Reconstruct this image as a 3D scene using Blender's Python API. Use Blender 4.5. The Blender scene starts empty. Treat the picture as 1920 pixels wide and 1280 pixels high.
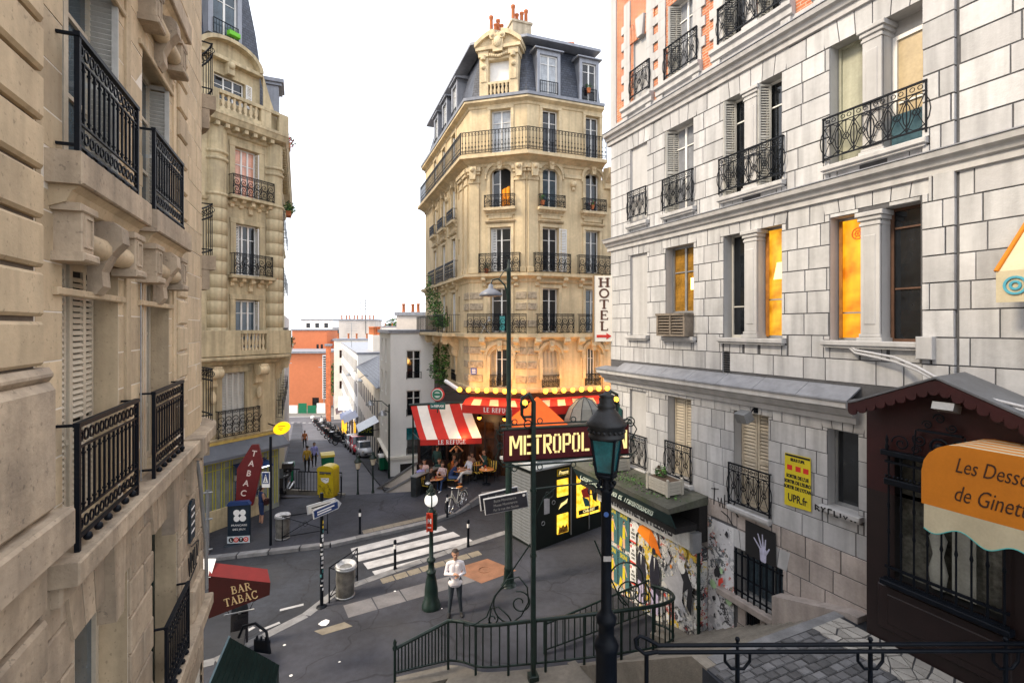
import bpy, math, random
from mathutils import Vector, Matrix
random.seed(7)
R = math.radians
PI = math.pi
SC = bpy.context.scene
COL = SC.collection

# ---------------------------------------------------------------- camera, world, sun, exposure
CAMH, FPX, CX, HY = 8.0, 940.0, 960.0, 613.0
cd = bpy.data.cameras.new('camera')
cam = bpy.data.objects.new('camera', cd); COL.objects.link(cam)
cam.location = (0, 0, CAMH); cam.rotation_euler = (R(90), 0, 0)
cd.sensor_width = 36; cd.lens = 36*FPX/1920; cd.shift_y = -(640-HY)/1920
cd.clip_start = 0.05; cd.clip_end = 3000
SC.camera = cam

SUN_EL, SUN_AZ = 42, 252          # sun azimuth in degrees clockwise from +Y (the way the camera looks)
w = bpy.data.worlds.new('World'); SC.world = w; w.use_nodes = True
nt = w.node_tree; nt.nodes.clear()
out = nt.nodes.new('ShaderNodeOutputWorld'); bg = nt.nodes.new('ShaderNodeBackground')
sky = nt.nodes.new('ShaderNodeTexSky'); sky.sky_type = 'NISHITA'; sky.sun_disc = False
sky.sun_elevation = R(SUN_EL); sky.sun_rotation = R(SUN_AZ); sky.air_density = 1.0; sky.dust_density = 3.0
mx = nt.nodes.new('ShaderNodeMix'); mx.data_type = 'RGBA'; mx.inputs[0].default_value = 0.7
mx.inputs[7].default_value = (9.6, 9.8, 10.4, 1)          # thin bright overcast over the clear sky
nt.links.new(sky.outputs[0], mx.inputs[6]); nt.links.new(mx.outputs[2], bg.inputs[0])
bg.inputs[1].default_value = 0.1
nt.links.new(bg.outputs[0], out.inputs[0])
sd = bpy.data.lights.new('sun', 'SUN'); sd.energy = 1.8; sd.angle = R(13); sd.color = (1.0, .84, .62)
sun = bpy.data.objects.new('sun', sd); COL.objects.link(sun)
_d = Vector((math.sin(R(SUN_AZ))*math.cos(R(SUN_EL)), math.cos(R(SUN_AZ))*math.cos(R(SUN_EL)), math.sin(R(SUN_EL))))
sun.rotation_euler = _d.to_track_quat('Z', 'Y').to_euler(); sun.location = (-30, 20, 60)
SC.view_settings.view_transform = 'Standard'; SC.view_settings.look = 'None'
SC.view_settings.gamma = 1; SC.view_settings.use_curve_mapping = False
SC.view_settings.exposure = 1.33
SC.render.engine = 'CYCLES'

# ---------------------------------------------------------------- mesh builder
class MB:
    def __init__(s, mat=None):
        s.v = []; s.f = []; s.mi = []; s.sm = []; s.mats = []; s.cur = 0
        if mat: s.use(mat)
    def use(s, m):
        if m not in s.mats: s.mats.append(m)
        s.cur = s.mats.index(m); return s
    def add(s, vs, fs, smooth=False):
        b = len(s.v); s.v.extend(vs)
        for f in fs:
            s.f.append([i+b for i in f]); s.mi.append(s.cur); s.sm.append(smooth)
    def quad(s, a, b, c, d): s.add([a, b, c, d], [(0, 1, 2, 3)])
    def poly(s, pts): s.add(list(pts), [tuple(range(len(pts)))])
    def box(s, x0, x1, y0, y1, z0, z1, b=0):
        if b <= 0:
            s.add([(x0,y0,z0),(x1,y0,z0),(x1,y1,z0),(x0,y1,z0),(x0,y0,z1),(x1,y0,z1),(x1,y1,z1),(x0,y1,z1)],
                  [(0,3,2,1),(4,5,6,7),(0,1,5,4),(1,2,6,5),(2,3,7,6),(3,0,4,7)])
        else:                                               # chamfered on the front (y0) face edges
            s.add([(x0,y1,z0),(x1,y1,z0),(x1,y1,z1),(x0,y1,z1),(x0,y0+b,z0),(x1,y0+b,z0),(x1,y0+b,z1),(x0,y0+b,z1),
                   (x0+b,y0,z0+b),(x1-b,y0,z0+b),(x1-b,y0,z1-b),(x0+b,y0,z1-b)],
                  [(0,3,2,1),(0,1,5,4),(1,2,6,5),(2,3,7,6),(3,0,4,7),(4,5,9,8),(5,6,10,9),(6,7,11,10),(7,4,8,11),(8,9,10,11)])
        return s
    def obox(s, c, ax, ay, az):
        c = Vector(c); ax = Vector(ax); ay = Vector(ay); az = Vector(az)
        vs = [tuple(c+i*ax+j*ay+k*az) for k in (-1, 1) for j in (-1, 1) for i in (-1, 1)]
        s.add(vs, [(0,2,3,1),(4,5,7,6),(0,1,5,4),(1,3,7,5),(3,2,6,7),(2,0,4,6)]); return s
    def prism(s, pts, a0, a1, ax='y', smooth=False):         # pts (u,w) extruded along ax
        n = len(pts)
        def P(u, w_, a):
            return (u, a, w_) if ax == 'y' else ((a, u, w_) if ax == 'x' else (u, w_, a))
        vs = [P(u, w_, a0) for u, w_ in pts]+[P(u, w_, a1) for u, w_ in pts]
        s.add(vs, [tuple(range(n)), tuple(range(2*n-1, n-1, -1))])
        s.add(vs, [(i, (i+1) % n, n+(i+1) % n, n+i) for i in range(n)], smooth); return s
    def tube(s, pts, r, n=6, closed=False, smooth=True, cap=True):
        pts = [Vector(p) for p in pts]; m = len(pts)
        rs = r if isinstance(r, (list, tuple)) else [r]*m
        vs = []; prev = None
        for i, p in enumerate(pts):
            a = pts[(i-1) % m] if (closed or i > 0) else p; b = pts[(i+1) % m] if (closed or i < m-1) else p
            t = (b-a)
            if t.length < 1e-9: t = Vector((0, 0, 1))
            t.normalize()
            if prev is None:
                ref = Vector((0, 0, 1)) if abs(t.z) < .9 else Vector((1, 0, 0))
                u = t.cross(ref).normalized()
            else:
                u = prev-t*prev.dot(t)
                u = u.normalized() if u.length > 1e-6 else t.orthogonal().normalized()
            prev = u; v = t.cross(u)
            for k in range(n):
                a_ = 2*PI*(k+.5)/n
                vs.append(tuple(p+rs[i]*(math.cos(a_)*u+math.sin(a_)*v)))
        fs = []
        for i in range(m if closed else m-1):
            j = (i+1) % m
            for k in range(n): fs.append((i*n+k, i*n+(k+1) % n, j*n+(k+1) % n, j*n+k))
        s.add(vs, fs, smooth and n > 4)
        if cap and not closed:
            s.add(vs[:n], [tuple(range(n-1, -1, -1))]); s.add(vs[-n:], [tuple(range(n))])
        return s
    def lathe(s, prof, c=(0, 0, 0), n=16, smooth=True, ph=0, sx=1, sy=1):
        m = len(prof); vs = []
        for r, z in prof:
            for k in range(n):
                a = 2*PI*k/n+ph; vs.append((c[0]+sx*r*math.cos(a), c[1]+sy*r*math.sin(a), c[2]+z))
        fs = [(i*n+k, i*n+(k+1) % n, (i+1)*n+(k+1) % n, (i+1)*n+k) for i in range(m-1) for k in range(n)]
        s.add(vs, fs, smooth)
        if prof[0][0] > 1e-4: s.add(vs[:n], [tuple(range(n-1, -1, -1))])
        if prof[-1][0] > 1e-4: s.add(vs[-n:], [tuple(range(n))])
        return s
    def sphere(s, c, r, n=10, sx=1, sy=1, sz=1):
        prof = [(r*math.sin(PI*i/(n//2+1)), -r*sz*math.cos(PI*i/(n//2+1))) for i in range(n//2+2)]
        return s.lathe([(max(a, 1e-5), b) for a, b in prof], c, n, True, 0, sx, sy)
    def ring(s, c, rr, r, ax='y', n=14, k=4, sx=1, sz=1):
        pts = []
        for i in range(n):
            a = 2*PI*i/n; u, v = rr*sx*math.cos(a), rr*sz*math.sin(a)
            pts.append((c[0]+u, c[1], c[2]+v) if ax == 'y' else ((c[0], c[1]+u, c[2]+v) if ax == 'x' else (c[0]+u, c[1]+v, c[2])))
        return s.tube(pts, r, k, True)
    def mesh(s, name):
        me = bpy.data.meshes.new(name); me.from_pydata(s.v, [], s.f)
        for m in s.mats: me.materials.append(m)
        me.polygons.foreach_set('material_index', s.mi); me.polygons.foreach_set('use_smooth', s.sm)
        me.update(); return me

def spiral(c, r0, r1, a0, a1, n=20, ax='y'):
    o = []
    for i in range(n+1):
        t = i/n; a = a0+(a1-a0)*t; r = r0+(r1-r0)*t
        u, v = r*math.cos(a), r*math.sin(a)
        o.append((c[0]+u, c[1], c[2]+v) if ax == 'y' else (c[0], c[1]+u, c[2]+v))
    return o

def thing(name, label, cat, loc=(0, 0, 0), rotz=0, group=None):
    o = bpy.data.objects.new(name, None); COL.objects.link(o); o.empty_display_size = .2
    o.location = loc; o.rotation_euler = (0, 0, rotz); o['label'] = label; o['category'] = cat
    if group: o['group'] = group
    return o
def obj(name, mb, parent=None, loc=(0, 0, 0), rot=(0, 0, 0)):
    me = mb.mesh(name) if isinstance(mb, MB) else mb
    o = bpy.data.objects.new(name, me); COL.objects.link(o); o.location = loc; o.rotation_euler = rot
    if parent: o.parent = parent
    return o
def tag(o, label, cat, group=None):
    o['label'] = label; o['category'] = cat
    if group: o['group'] = group
    return o
def struct(name, mb, loc=(0, 0, 0), rot=(0, 0, 0)):
    o = obj(name, mb, None, loc, rot); o['kind'] = 'structure'; return o
def dup(root, loc, rotz=0, label=None, group=None, sc=None):
    r = root.copy(); COL.objects.link(r); r.location = loc; r.rotation_euler = (0, 0, rotz)
    if label: r['label'] = label
    if group: r['group'] = group
    if sc: r.scale = (sc, sc, sc)
    for ch in list(root.children):
        c = ch.copy(); COL.objects.link(c); c.parent = r
        for g in ch.children:
            d = g.copy(); COL.objects.link(d); d.parent = c
    return r

class Frame:                 # a facade: x right seen from outside, y into the wall, z up
    def __init__(s, ox, oy, ang): s.o = (ox, oy); s.a = ang; s.c = math.cos(ang); s.s = math.sin(ang)
    def w(s, x, y, z=0): return (s.o[0]+x*s.c-y*s.s, s.o[1]+x*s.s+y*s.c, z)
def part(name, mb, th, fr=None, at=(0, 0, 0), rot=(0, 0, 0)):   # a part placed on a facade of an unrotated thing
    if fr is None: return obj(name, mb, th, at, rot)
    p = fr.w(*at); L = th.location
    return obj(name, mb, th, (p[0]-L[0], p[1]-L[1], p[2]-L[2]), (rot[0], rot[1], rot[2]+fr.a))

SLOPE = .055
def gz(x): return SLOPE*(x+1.5)          # the square rises gently to the right

# ---------------------------------------------------------------- materials
def _nodes(name):
    m = bpy.data.materials.new(name); m.use_nodes = True; n = m.node_tree
    return m, n, n.nodes['Principled BSDF']
def mat(name, col, rough=.75, var=.18, scale=2.5, bump=.25, bscale=30, metal=0, streak=0, rand=0, dirt=0, spec=.4, coat=0, dcol=None, pits=0, crack=0):
    m, n, p = _nodes(name); N = n.nodes.new; K = n.links.new
    p.inputs['Roughness'].default_value = rough; p.inputs['Metallic'].default_value = metal
    p.inputs['Specular IOR Level'].default_value = spec
    if coat: p.inputs['Coat Weight'].default_value = coat
    tc = N('ShaderNodeTexCoord'); src = tc.outputs['Object']
    if rand:
        oi = N('ShaderNodeObjectInfo'); va = N('ShaderNodeVectorMath'); va.operation = 'MULTIPLY_ADD'
        K(oi.outputs['Random'], va.inputs[0]); va.inputs[1].default_value = (37, 53, 71); K(src, va.inputs[2]); src = va.outputs[0]
    def noise(sc, det=5, mapping=None):
        t = N('ShaderNodeTexNoise'); t.inputs['Scale'].default_value = sc; t.inputs['Detail'].default_value = det
        s_ = src
        if mapping:
            mp = N('ShaderNodeMapping'); mp.inputs['Scale'].default_value = mapping; K(src, mp.inputs[0]); s_ = mp.outputs[0]
        K(s_, t.inputs['Vector']); return t.outputs['Fac']
    def mrange(f, a, b, c, d):
        r = N('ShaderNodeMapRange'); r.inputs[1].default_value = a; r.inputs[2].default_value = b
        r.inputs[3].default_value = c; r.inputs[4].default_value = d; K(f, r.inputs[0]); return r.outputs[0]
    def mul(a, b):
        q = N('ShaderNodeMath'); q.operation = 'MULTIPLY'; K(a, q.inputs[0]); K(b, q.inputs[1]); return q.outputs[0]
    f = mrange(noise(scale, 6), .3, .7, 1-var, 1+var)
    f = mul(f, mrange(noise(scale*9, 4), .3, .7, 1-var*.5, 1+var*.5))
    if streak: f = mul(f, mrange(noise(1.0, 5, (5, 5, .35)), .42, .68, 1, 1-streak))
    if crack:
        nz = N('ShaderNodeTexNoise'); nz.inputs['Scale'].default_value = 1.3; nz.inputs['Detail'].default_value = 6; K(src, nz.inputs['Vector']); wa = N('ShaderNodeVectorMath'); wa.operation = 'MULTIPLY_ADD'
        wa.inputs[1].default_value = (.9, .9, 0); K(nz.outputs['Color'], wa.inputs[0]); K(src, wa.inputs[2]); vo = N('ShaderNodeTexVoronoi'); vo.feature = 'DISTANCE_TO_EDGE'; vo.inputs['Scale'].default_value = .32; K(wa.outputs[0], vo.inputs['Vector'])
        f = mul(f, mrange(vo.outputs['Distance'], .002, .009, 1-crack, 1)); f = mul(f, mrange(noise(.23, 3), .42, .6, .8, 1.15)); f = mul(f, mrange(noise(150, 2), .64, .72, 1, 1.6))
    if pits: f = mul(f, mrange(noise(26, 3), .63, .70, 1, 1-pits))
    if rand: f = mul(f, mrange(oi.outputs['Random'], 0, 1, 1-rand, 1+rand))
    vm = N('ShaderNodeVectorMath'); vm.operation = 'SCALE'; vm.inputs[0].default_value = col[:3]; K(f, vm.inputs['Scale'])
    c_out = vm.outputs[0]
    if dirt:
        mxn = N('ShaderNodeMix'); mxn.data_type = 'RGBA'; K(c_out, mxn.inputs[6])
        dc = dcol or tuple(.3*c for c in col[:3]); mxn.inputs[7].default_value = (*dc[:3], 1)
        K(mrange(noise(scale*.7, 8), .5, .78, 0, dirt), mxn.inputs[0]); c_out = mxn.outputs[2]
    K(c_out, p.inputs['Base Color'])
    if bump:
        b = N('ShaderNodeBump'); b.inputs['Strength'].default_value = bump; b.inputs['Distance'].default_value = .02
        K(noise(bscale, 6), b.inputs['Height']); K(b.outputs[0], p.inputs['Normal'])
    return m
def emit(name, col, st):
    m, n, p = _nodes(name); p.inputs['Base Color'].default_value = (*(.12*c for c in col), 1)
    p.inputs['Emission Color'].default_value = (*col, 1); p.inputs['Emission Strength'].default_value = st; return m
def emitv(name, c1, c2, st, scale):
    m = emit(name, c2, st); n = m.node_tree; N = n.nodes.new; K = n.links.new; tc = N('ShaderNodeTexCoord'); t = N('ShaderNodeTexNoise'); t.inputs['Scale'].default_value = scale; t.inputs['Detail'].default_value = 3
    r = N('ShaderNodeValToRGB'); r.color_ramp.elements[0].position = .34; r.color_ramp.elements[0].color = (*c1, 1); r.color_ramp.elements[1].position = .66; r.color_ramp.elements[1].color = (*c2, 1)
    K(tc.outputs['Object'], t.inputs['Vector']); K(t.outputs['Fac'], r.inputs[0]); K(r.outputs[0], n.nodes['Principled BSDF'].inputs['Emission Color']); return m
def glass(name, col=(.02, .025, .03), var=.6, rough=.04, scale=1.2):
    m = mat(name, col, rough, var, scale, .03, 3, spec=.6); return m
def brickmat(name, c1, c2, mortar, bw, bh, ms=.01, rough=.8, bump=.5, off=.5):
    m, n, p = _nodes(name); N = n.nodes.new; K = n.links.new
    p.inputs['Roughness'].default_value = rough
    tc = N('ShaderNodeTexCoord'); sp = N('ShaderNodeSeparateXYZ'); K(tc.outputs['Object'], sp.inputs[0])
    cb = N('ShaderNodeCombineXYZ'); ad = N('ShaderNodeMath'); ad.operation = 'ADD'
    K(sp.outputs[0], ad.inputs[0]); K(sp.outputs[1], ad.inputs[1]); K(ad.outputs[0], cb.inputs[0]); K(sp.outputs[2], cb.inputs[1])
    b = N('ShaderNodeTexBrick'); b.offset = off; b.inputs['Scale'].default_value = 1
    b.inputs['Brick Width'].default_value = bw; b.inputs['Row Height'].default_value = bh; b.inputs['Mortar Size'].default_value = ms
    b.inputs['Color1'].default_value = (*c1, 1); b.inputs['Color2'].default_value = (*c2, 1); b.inputs['Mortar'].default_value = (*mortar, 1)
    K(cb.outputs[0], b.inputs[0])
    t = N('ShaderNodeTexNoise'); t.inputs['Scale'].default_value = 1.7; t.inputs['Detail'].default_value = 8; K(tc.outputs['Object'], t.inputs['Vector'])
    r = N('ShaderNodeMapRange'); r.inputs[1].default_value = .3; r.inputs[2].default_value = .7; r.inputs[3].default_value = .7; r.inputs[4].default_value = 1.25
    K(t.outputs['Fac'], r.inputs[0])
    vm = N('ShaderNodeVectorMath'); vm.operation = 'SCALE'; K(b.outputs['Color'], vm.inputs[0]); K(r.outputs[0], vm.inputs['Scale'])
    K(vm.outputs[0], p.inputs['Base Color'])
    bp = N('ShaderNodeBump'); bp.inputs['Strength'].default_value = bump; bp.inputs['Distance'].default_value = .02; bp.invert = True
    K(b.outputs['Fac'], bp.inputs['Height']); K(bp.outputs[0], p.inputs['Normal'])
    return m
def collage(name, stops, scale=4, rough=.7):               # torn paper: warped cells in a handful of inks
    m, n, p = _nodes(name); N = n.nodes.new; K = n.links.new
    p.inputs['Roughness'].default_value = rough
    tc = N('ShaderNodeTexCoord'); nz = N('ShaderNodeTexNoise'); nz.inputs['Scale'].default_value = 3.5; nz.inputs['Detail'].default_value = 9
    K(tc.outputs['Object'], nz.inputs['Vector'])
    va = N('ShaderNodeVectorMath'); va.operation = 'MULTIPLY_ADD'; K(nz.outputs['Color'], va.inputs[0])
    va.inputs[1].default_value = (.9, .9, .9); K(tc.outputs['Object'], va.inputs[2])
    vo = N('ShaderNodeTexVoronoi'); vo.inputs['Scale'].default_value = scale; K(va.outputs[0], vo.inputs['Vector'])
    sp = N('ShaderNodeSeparateColor'); K(vo.outputs['Color'], sp.inputs[0])
    n2 = N('ShaderNodeTexNoise'); n2.inputs['Scale'].default_value = 7; n2.inputs['Detail'].default_value = 12; n2.inputs['Roughness'].default_value = .75
    K(tc.outputs['Object'], n2.inputs['Vector'])
    mx_ = N('ShaderNodeMath'); mx_.operation = 'MULTIPLY_ADD'; K(n2.outputs['Fac'], mx_.inputs[0]); mx_.inputs[1].default_value = .9
    K(sp.outputs[0], mx_.inputs[2])
    m2 = N('ShaderNodeMath'); m2.operation = 'FRACT'; K(mx_.outputs[0], m2.inputs[0])
    cr = N('ShaderNodeValToRGB'); cr.color_ramp.interpolation = 'CONSTANT'; el = cr.color_ramp.elements
    while len(el) < len(stops): el.new(.5)
    for i, (t_, c) in enumerate(stops): el[i].position = t_; el[i].color = (*c, 1)
    K(m2.outputs[0], cr.inputs[0]); K(cr.outputs[0], p.inputs['Base Color'])
    return m

STONE_L = mat('beige_limestone', (.56, .44, .285), .85, .13, 1.3, .12, 45, streak=.22, rand=.09, dirt=.3, dcol=(.24, .19, .15), pits=.3)
STONE_LD = mat('beige_limestone_weathered', (.42, .335, .24), .9, .2, 1.6, .25, 35, streak=.3, rand=.1, dirt=.6, dcol=(.17, .145, .125), pits=.35)
MORTAR = mat('pale_mortar', (.72, .66, .56), .9, .05, 5, .1)
MORTAR_D = mat('shadow_joint', (.16, .13, .105), .9, .2, 5, .1)
STONE_C = mat('cream_stone', (.655, .52, .32), .85, .14, .9, .3, 14, streak=.22, dirt=.45, dcol=(.27, .205, .135))
STONE_CP = mat('cream_stone_carved', (.64, .515, .325), .85, .2, 2, .8, 20, streak=.2, dirt=.45, dcol=(.26, .2, .14))
STONE_CV = mat('vermiculated_stone', (.42, .34, .24), .9, .35, 9, 1.0, 14, dirt=.5)
STONE_T = mat('ochre_stone', (.50, .41, .255), .85, .16, 1.0, .3, 14, streak=.35, dirt=.5, dcol=(.22, .18, .13))
WHITE_B = mat('painted_white_block', (.465, .465, .468), .65, .1, 1.5, .18, 40, streak=.28, rand=.11, dirt=.45, dcol=(.40, .39, .40))
WHITE_D = mat('dirty_white_block', (.40, .35, .32), .8, .16, 2.2, .25, 40, streak=.25, rand=.13, dirt=.55, dcol=(.30, .26, .235))
WHITE_W = mat('painted_white_render', (.455, .45, .445), .7, .07, 1.2, .12, 30, streak=.2, dirt=.28, dcol=(.42, .42, .44))
JOINT = mat('grey_joint', (.085, .085, .09), .9, .2, 4, .1)
ZINC = mat('zinc_sheet', (.27, .28, .31), .45, .12, 1.5, .1, 8, metal=.3, streak=.2)
SLATE = brickmat('slate_tiles', (.040, .047, .066), (.065, .075, .10), (.018, .02, .03), .22, .13, .012, .5, .8)
BRICK = brickmat('orange_brick', (.52, .16, .06), (.40, .105, .04), (.50, .36, .26), .22, .07, .009)
BRICK_FAR = brickmat('far_orange_brick', (.62, .17, .06), (.55, .14, .05), (.5, .2, .1), .5, .2, .01)
IRON = mat('black_wrought_iron', (.004, .006, .010), .5, .25, 6, .1, 50, spec=.16)
IRON_G = mat('dark_green_cast_iron', (.007, .020, .016), .4, .3, 5, .12, 40, spec=.4, dirt=.3, dcol=(.03, .03, .025))
WOOD_W = mat('white_painted_wood', (.72, .71, .68), .5, .06, 4, .08, 40)
SHUT_C = mat('cream_shutter_paint', (.55, .48, .37), .6, .1, 4, .15, 40, streak=.15, dirt=.2)
SHUT_G = mat('grey_shutter_paint', (.50, .49, .45), .6, .1, 3, .12, 40, streak=.2, dirt=.25)
GLASS = glass('dark_window_glass', (.010, .012, .015))
GLASS_P = mat('curtained_window_glass', (.34, .36, .38), .08, .35, 3.0, .03, 3, spec=.6)
GLASS_B = mat('shaded_window_glass', (.05, .075, .095), .06, .5, 1.6, .03, 3, spec=.6)
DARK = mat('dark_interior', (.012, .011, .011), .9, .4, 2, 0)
ASPHALT = mat('asphalt', (.022, .025, .033), .82, .35, .7, .5, 90, dirt=.6, dcol=(.042, .043, .048), crack=.5)
PAVE = mat('pavement_asphalt', (.036, .038, .049), .85, .32, .6, .5, 110, dirt=.65, dcol=(.060, .060, .063), crack=.45)
KERB = mat('granite_kerb', (.19, .19, .195), .8, .2, 4, .3, 60, rand=.14, dirt=.4)
CONCRETE = mat('worn_concrete', (.20, .18, .15), .85, .25, 1.2, .5, 45, dirt=.65, dcol=(.10, .09, .075))
PAINT = mat('road_paint', (.40, .40, .41), .7, .2, 3, .2, 60, dirt=.75, dcol=(.22, .22, .23))
TACT = mat('tactile_paving', (.20, .175, .135), .8, .15, 4, .2, 40, rand=.1, dirt=.4)
RED_A = mat('red_awning_cloth', (.46, .022, .014), .8, .08, 4, .1, 60, dirt=.12)
WHITE_A = mat('white_awning_cloth', (.68, .65, .59), .8, .05, 4, .1, 60)
MAROON = mat('maroon_paint', (.028, .004, .005), .5, .2, 3, .1, 40, dirt=.2)
ORANGE = mat('orange_awning_cloth', (.56, .18, .009), .8, .07, 3, .12, 50)
CREAM = mat('cream_cloth', (.52, .45, .30), .8, .08, 3, .12, 40)
BLACKP = mat('black_print', (.012, .012, .013), .6, .1, 4, 0)
WHITEP = mat('white_print', (.80, .79, .77), .6, .04, 4, 0)
YELLOW = mat('yellow_enamel', (.52, .38, .01), .4, .15, 3, .1, 30, dirt=.5, dcol=(.25, .20, .02))
YELLOWP = mat('yellow_paper', (.62, .50, .02), .7, .08, 3, .06, 30)
GREY_M = mat('grey_galvanised_metal', (.33, .34, .35), .4, .15, 3, .1, 30, metal=.6)
CHROME = mat('bright_metal', (.65, .65, .66), .22, .1, 4, .03, 20, metal=1)
RUBBER = mat('black_rubber', (.014, .014, .015), .7, .2, 8, .1)
TERRA = mat('terracotta_pot', (.45, .14, .05), .8, .15, 5, .15)
GREEN_BIN = mat('green_plastic', (.01, .16, .075), .4, .12, 4, .05)
BLUE_S = mat('navy_enamel', (.015, .04, .14), .35, .1, 5, .03)
TEAL = mat('dark_teal_glass', (.012, .13, .15), .12, .45, 4, .06, 9, spec=.6)
LEAF = mat('green_leaf', (.08, .20, .035), .6, .35, 5, 0, rand=.2)
LEAF_D = mat('dark_green_leaf', (.025, .065, .02), .6, .35, 5, 0, rand=.2)
LEAF_R = mat('red_flower', (.55, .02, .05), .6, .2, 5, 0)
BARK = mat('brown_stem', (.09, .06, .04), .9, .2, 8, .3)
MOSS = mat('mossy_zinc_roof', (.075, .075, .06), .9, .35, 1.5, .6, 30, dirt=.95, dcol=(.035, .06, .012))
BULB = emit('warm_bulb', (1, .38, .035), 2.1)
LITWIN = emitv('lit_amber_room', (.42, .075, .0), (1, .46, .015), .62, 2.0)
LITWIN2 = emitv('lit_yellow_room', (.35, .10, .0), (1, .50, .03), .56, 2.6)
SIGNLIT = emit('lit_sign_letters', (1, .78, .30), .5)
POSTLIT = emitv('backlit_yellow_poster', (.75, .30, .0), (1, .72, .08), .72, 5)
# ---------------------------------------------------------------- facade helpers
def wall(mb, x0, x1, z0, z1, holes, y=0.0, depth=.3, reveal=None):
    hs = [(max(x0, a), min(x1, b), max(z0, c), min(z1, d), (e[0] if e else depth)) for a, b, c, d, *e in holes]
    xs = sorted({x0, x1, *[h[0] for h in hs], *[h[1] for h in hs]}); zs = sorted({z0, z1, *[h[2] for h in hs], *[h[3] for h in hs]})
    base = mb.mats[mb.cur]
    for i in range(len(xs)-1):
        for j in range(len(zs)-1):
            cx, cz = (xs[i]+xs[i+1])/2, (zs[j]+zs[j+1])/2
            if any(h[0] < cx < h[1] and h[2] < cz < h[3] for h in hs): continue
            mb.quad((xs[i], y, zs[j]), (xs[i+1], y, zs[j]), (xs[i+1], y, zs[j+1]), (xs[i], y, zs[j+1]))
    if reveal: mb.use(reveal)
    for a, b, c, d, e in hs:
        yy = y+e
        mb.quad((a, y, c), (a, yy, c), (a, yy, d), (a, y, d)); mb.quad((b, yy, c), (b, y, c), (b, y, d), (b, yy, d))
        mb.quad((a, y, d), (a, yy, d), (b, yy, d), (b, y, d)); mb.quad((a, yy, c), (a, y, c), (b, y, c), (b, yy, c))
        mb.quad((a, yy, c), (b, yy, c), (b, yy, d), (a, yy, d))
    mb.use(base)
def sub_rect(r, h):
    a, b, c, d = r; e, f, g, k = h
    if e >= b or f <= a or g >= d or k <= c: return [r]
    o = []
    if e > a: o.append((a, e, c, d))
    if f < b: o.append((f, b, c, d))
    m0, m1 = max(a, e), min(b, f)
    if g > c: o.append((m0, m1, c, g))
    if k < d: o.append((m0, m1, k, d))
    return o
def courses(x0, x1, z0, z1, h, lens, holes, rnd, jit=0.0):
    n = max(1, round((z1-z0)/h)); hh = (z1-z0)/n; out_ = []
    for j in range(n):
        x = x0; k = rnd.randrange(10)
        first = True
        while x < x1-1e-4:
            L = lens[(k+j) % len(lens)]*(1+rnd.uniform(-jit, jit)); k += 1
            if first: L *= rnd.choice((.5, 1.0)) if j % 2 else 1.0
            first = False
            e = x+L
            if x1-e < .16: e = x1
            rs = [(x, min(e, x1), z0+j*hh, z0+(j+1)*hh)]
            for h_ in holes:
                rs = [q for r in rs for q in sub_rect(r, h_)]
            out_ += [r for r in rs if r[1]-r[0] > .05 and r[3]-r[2] > .05]
            x = e
    return out_
_mc = {}
def block_mesh(w_, h_, dep, bev, m, name='stone_block'):
    key = (round(w_, 2), round(h_, 2), dep, bev, m.name)
    if key not in _mc:
        mb = MB(m); mb.box(-key[0]/2, key[0]/2, 0, dep, -key[1]/2, key[1]/2, bev); _mc[key] = mb.mesh(name)
    return _mc[key]
def blocks(th, fr, rects, m, y, dep, gap, bev, limit=300, name='stone_block', near=1):
    rects = sorted(rects, key=lambda r: -near*(r[0]+r[1]))
    for a, b, c, d in rects[:limit]:
        part(name, block_mesh(b-a-gap, d-c-gap, dep, bev, m, name), th, fr, ((a+b)/2, y+random.uniform(-.0035, .0035), (c+d)/2), (random.uniform(-.006, .006), 0, random.uniform(-.006, .006)))
    if len(rects) > limit:
        mb = MB(m)
        for a, b, c, d in rects[limit:]: mb.box(a+gap/2, b-gap/2, y, y+dep, c+gap/2, d-gap/2, bev)
        o = part('far_'+name+'s', mb, th, fr); o['kind'] = 'stuff'
def window(th, fr, x0, x1, z0, z1, y, cols=2, rows=(.74,), fm=None, gm=None, fw=.055, bar=.028, panes=True, name='window'):
    fm = fm or WOOD_W; gm = gm or GLASS
    W, H = round(x1-x0, 2), round(z1-z0, 2); key = ('win', W, H, cols, rows, fm.name, gm.name, fw, bar)
    if key not in _mc:
        f = MB(fm); xs = [fw+(W-2*fw)*i/cols for i in range(cols+1)]
        f.box(0, fw, 0, .06, 0, H); f.box(W-fw, W, 0, .06, 0, H); f.box(fw, W-fw, .002, .058, 0, fw*1.3); f.box(fw, W-fw, .002, .058, H-fw, H)
        for i in range(1, cols): f.box(xs[i]-fw*.62, xs[i]+fw*.62, -.006, .05, fw*1.3, H-fw)
        zs = [fw*1.3]+[H*t for t in rows]+[H-fw]
        for t in zs[1:-1]:
            for i in range(cols): f.box(xs[i]+fw*.3, xs[i+1]-fw*.3, .006, .046, t-bar/2, t+bar/2)
        ps = []
        for i in range(cols):
            for j in range(len(zs)-1):
                q = MB(gm); w2 = xs[i+1]-xs[i]; h2 = zs[j+1]-zs[j]
                q.box(0, w2, 0, .008, 0, h2); ps.append(((xs[i], .035, zs[j]), q.mesh('pane')))
        _mc[key] = (f.mesh(name), ps)
    me, ps = _mc[key]
    o = part(name, me, th, fr, (x0, y, z0))
    if panes:
        for at, pm in ps: obj('pane', pm, o, at)
    return o
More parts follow.
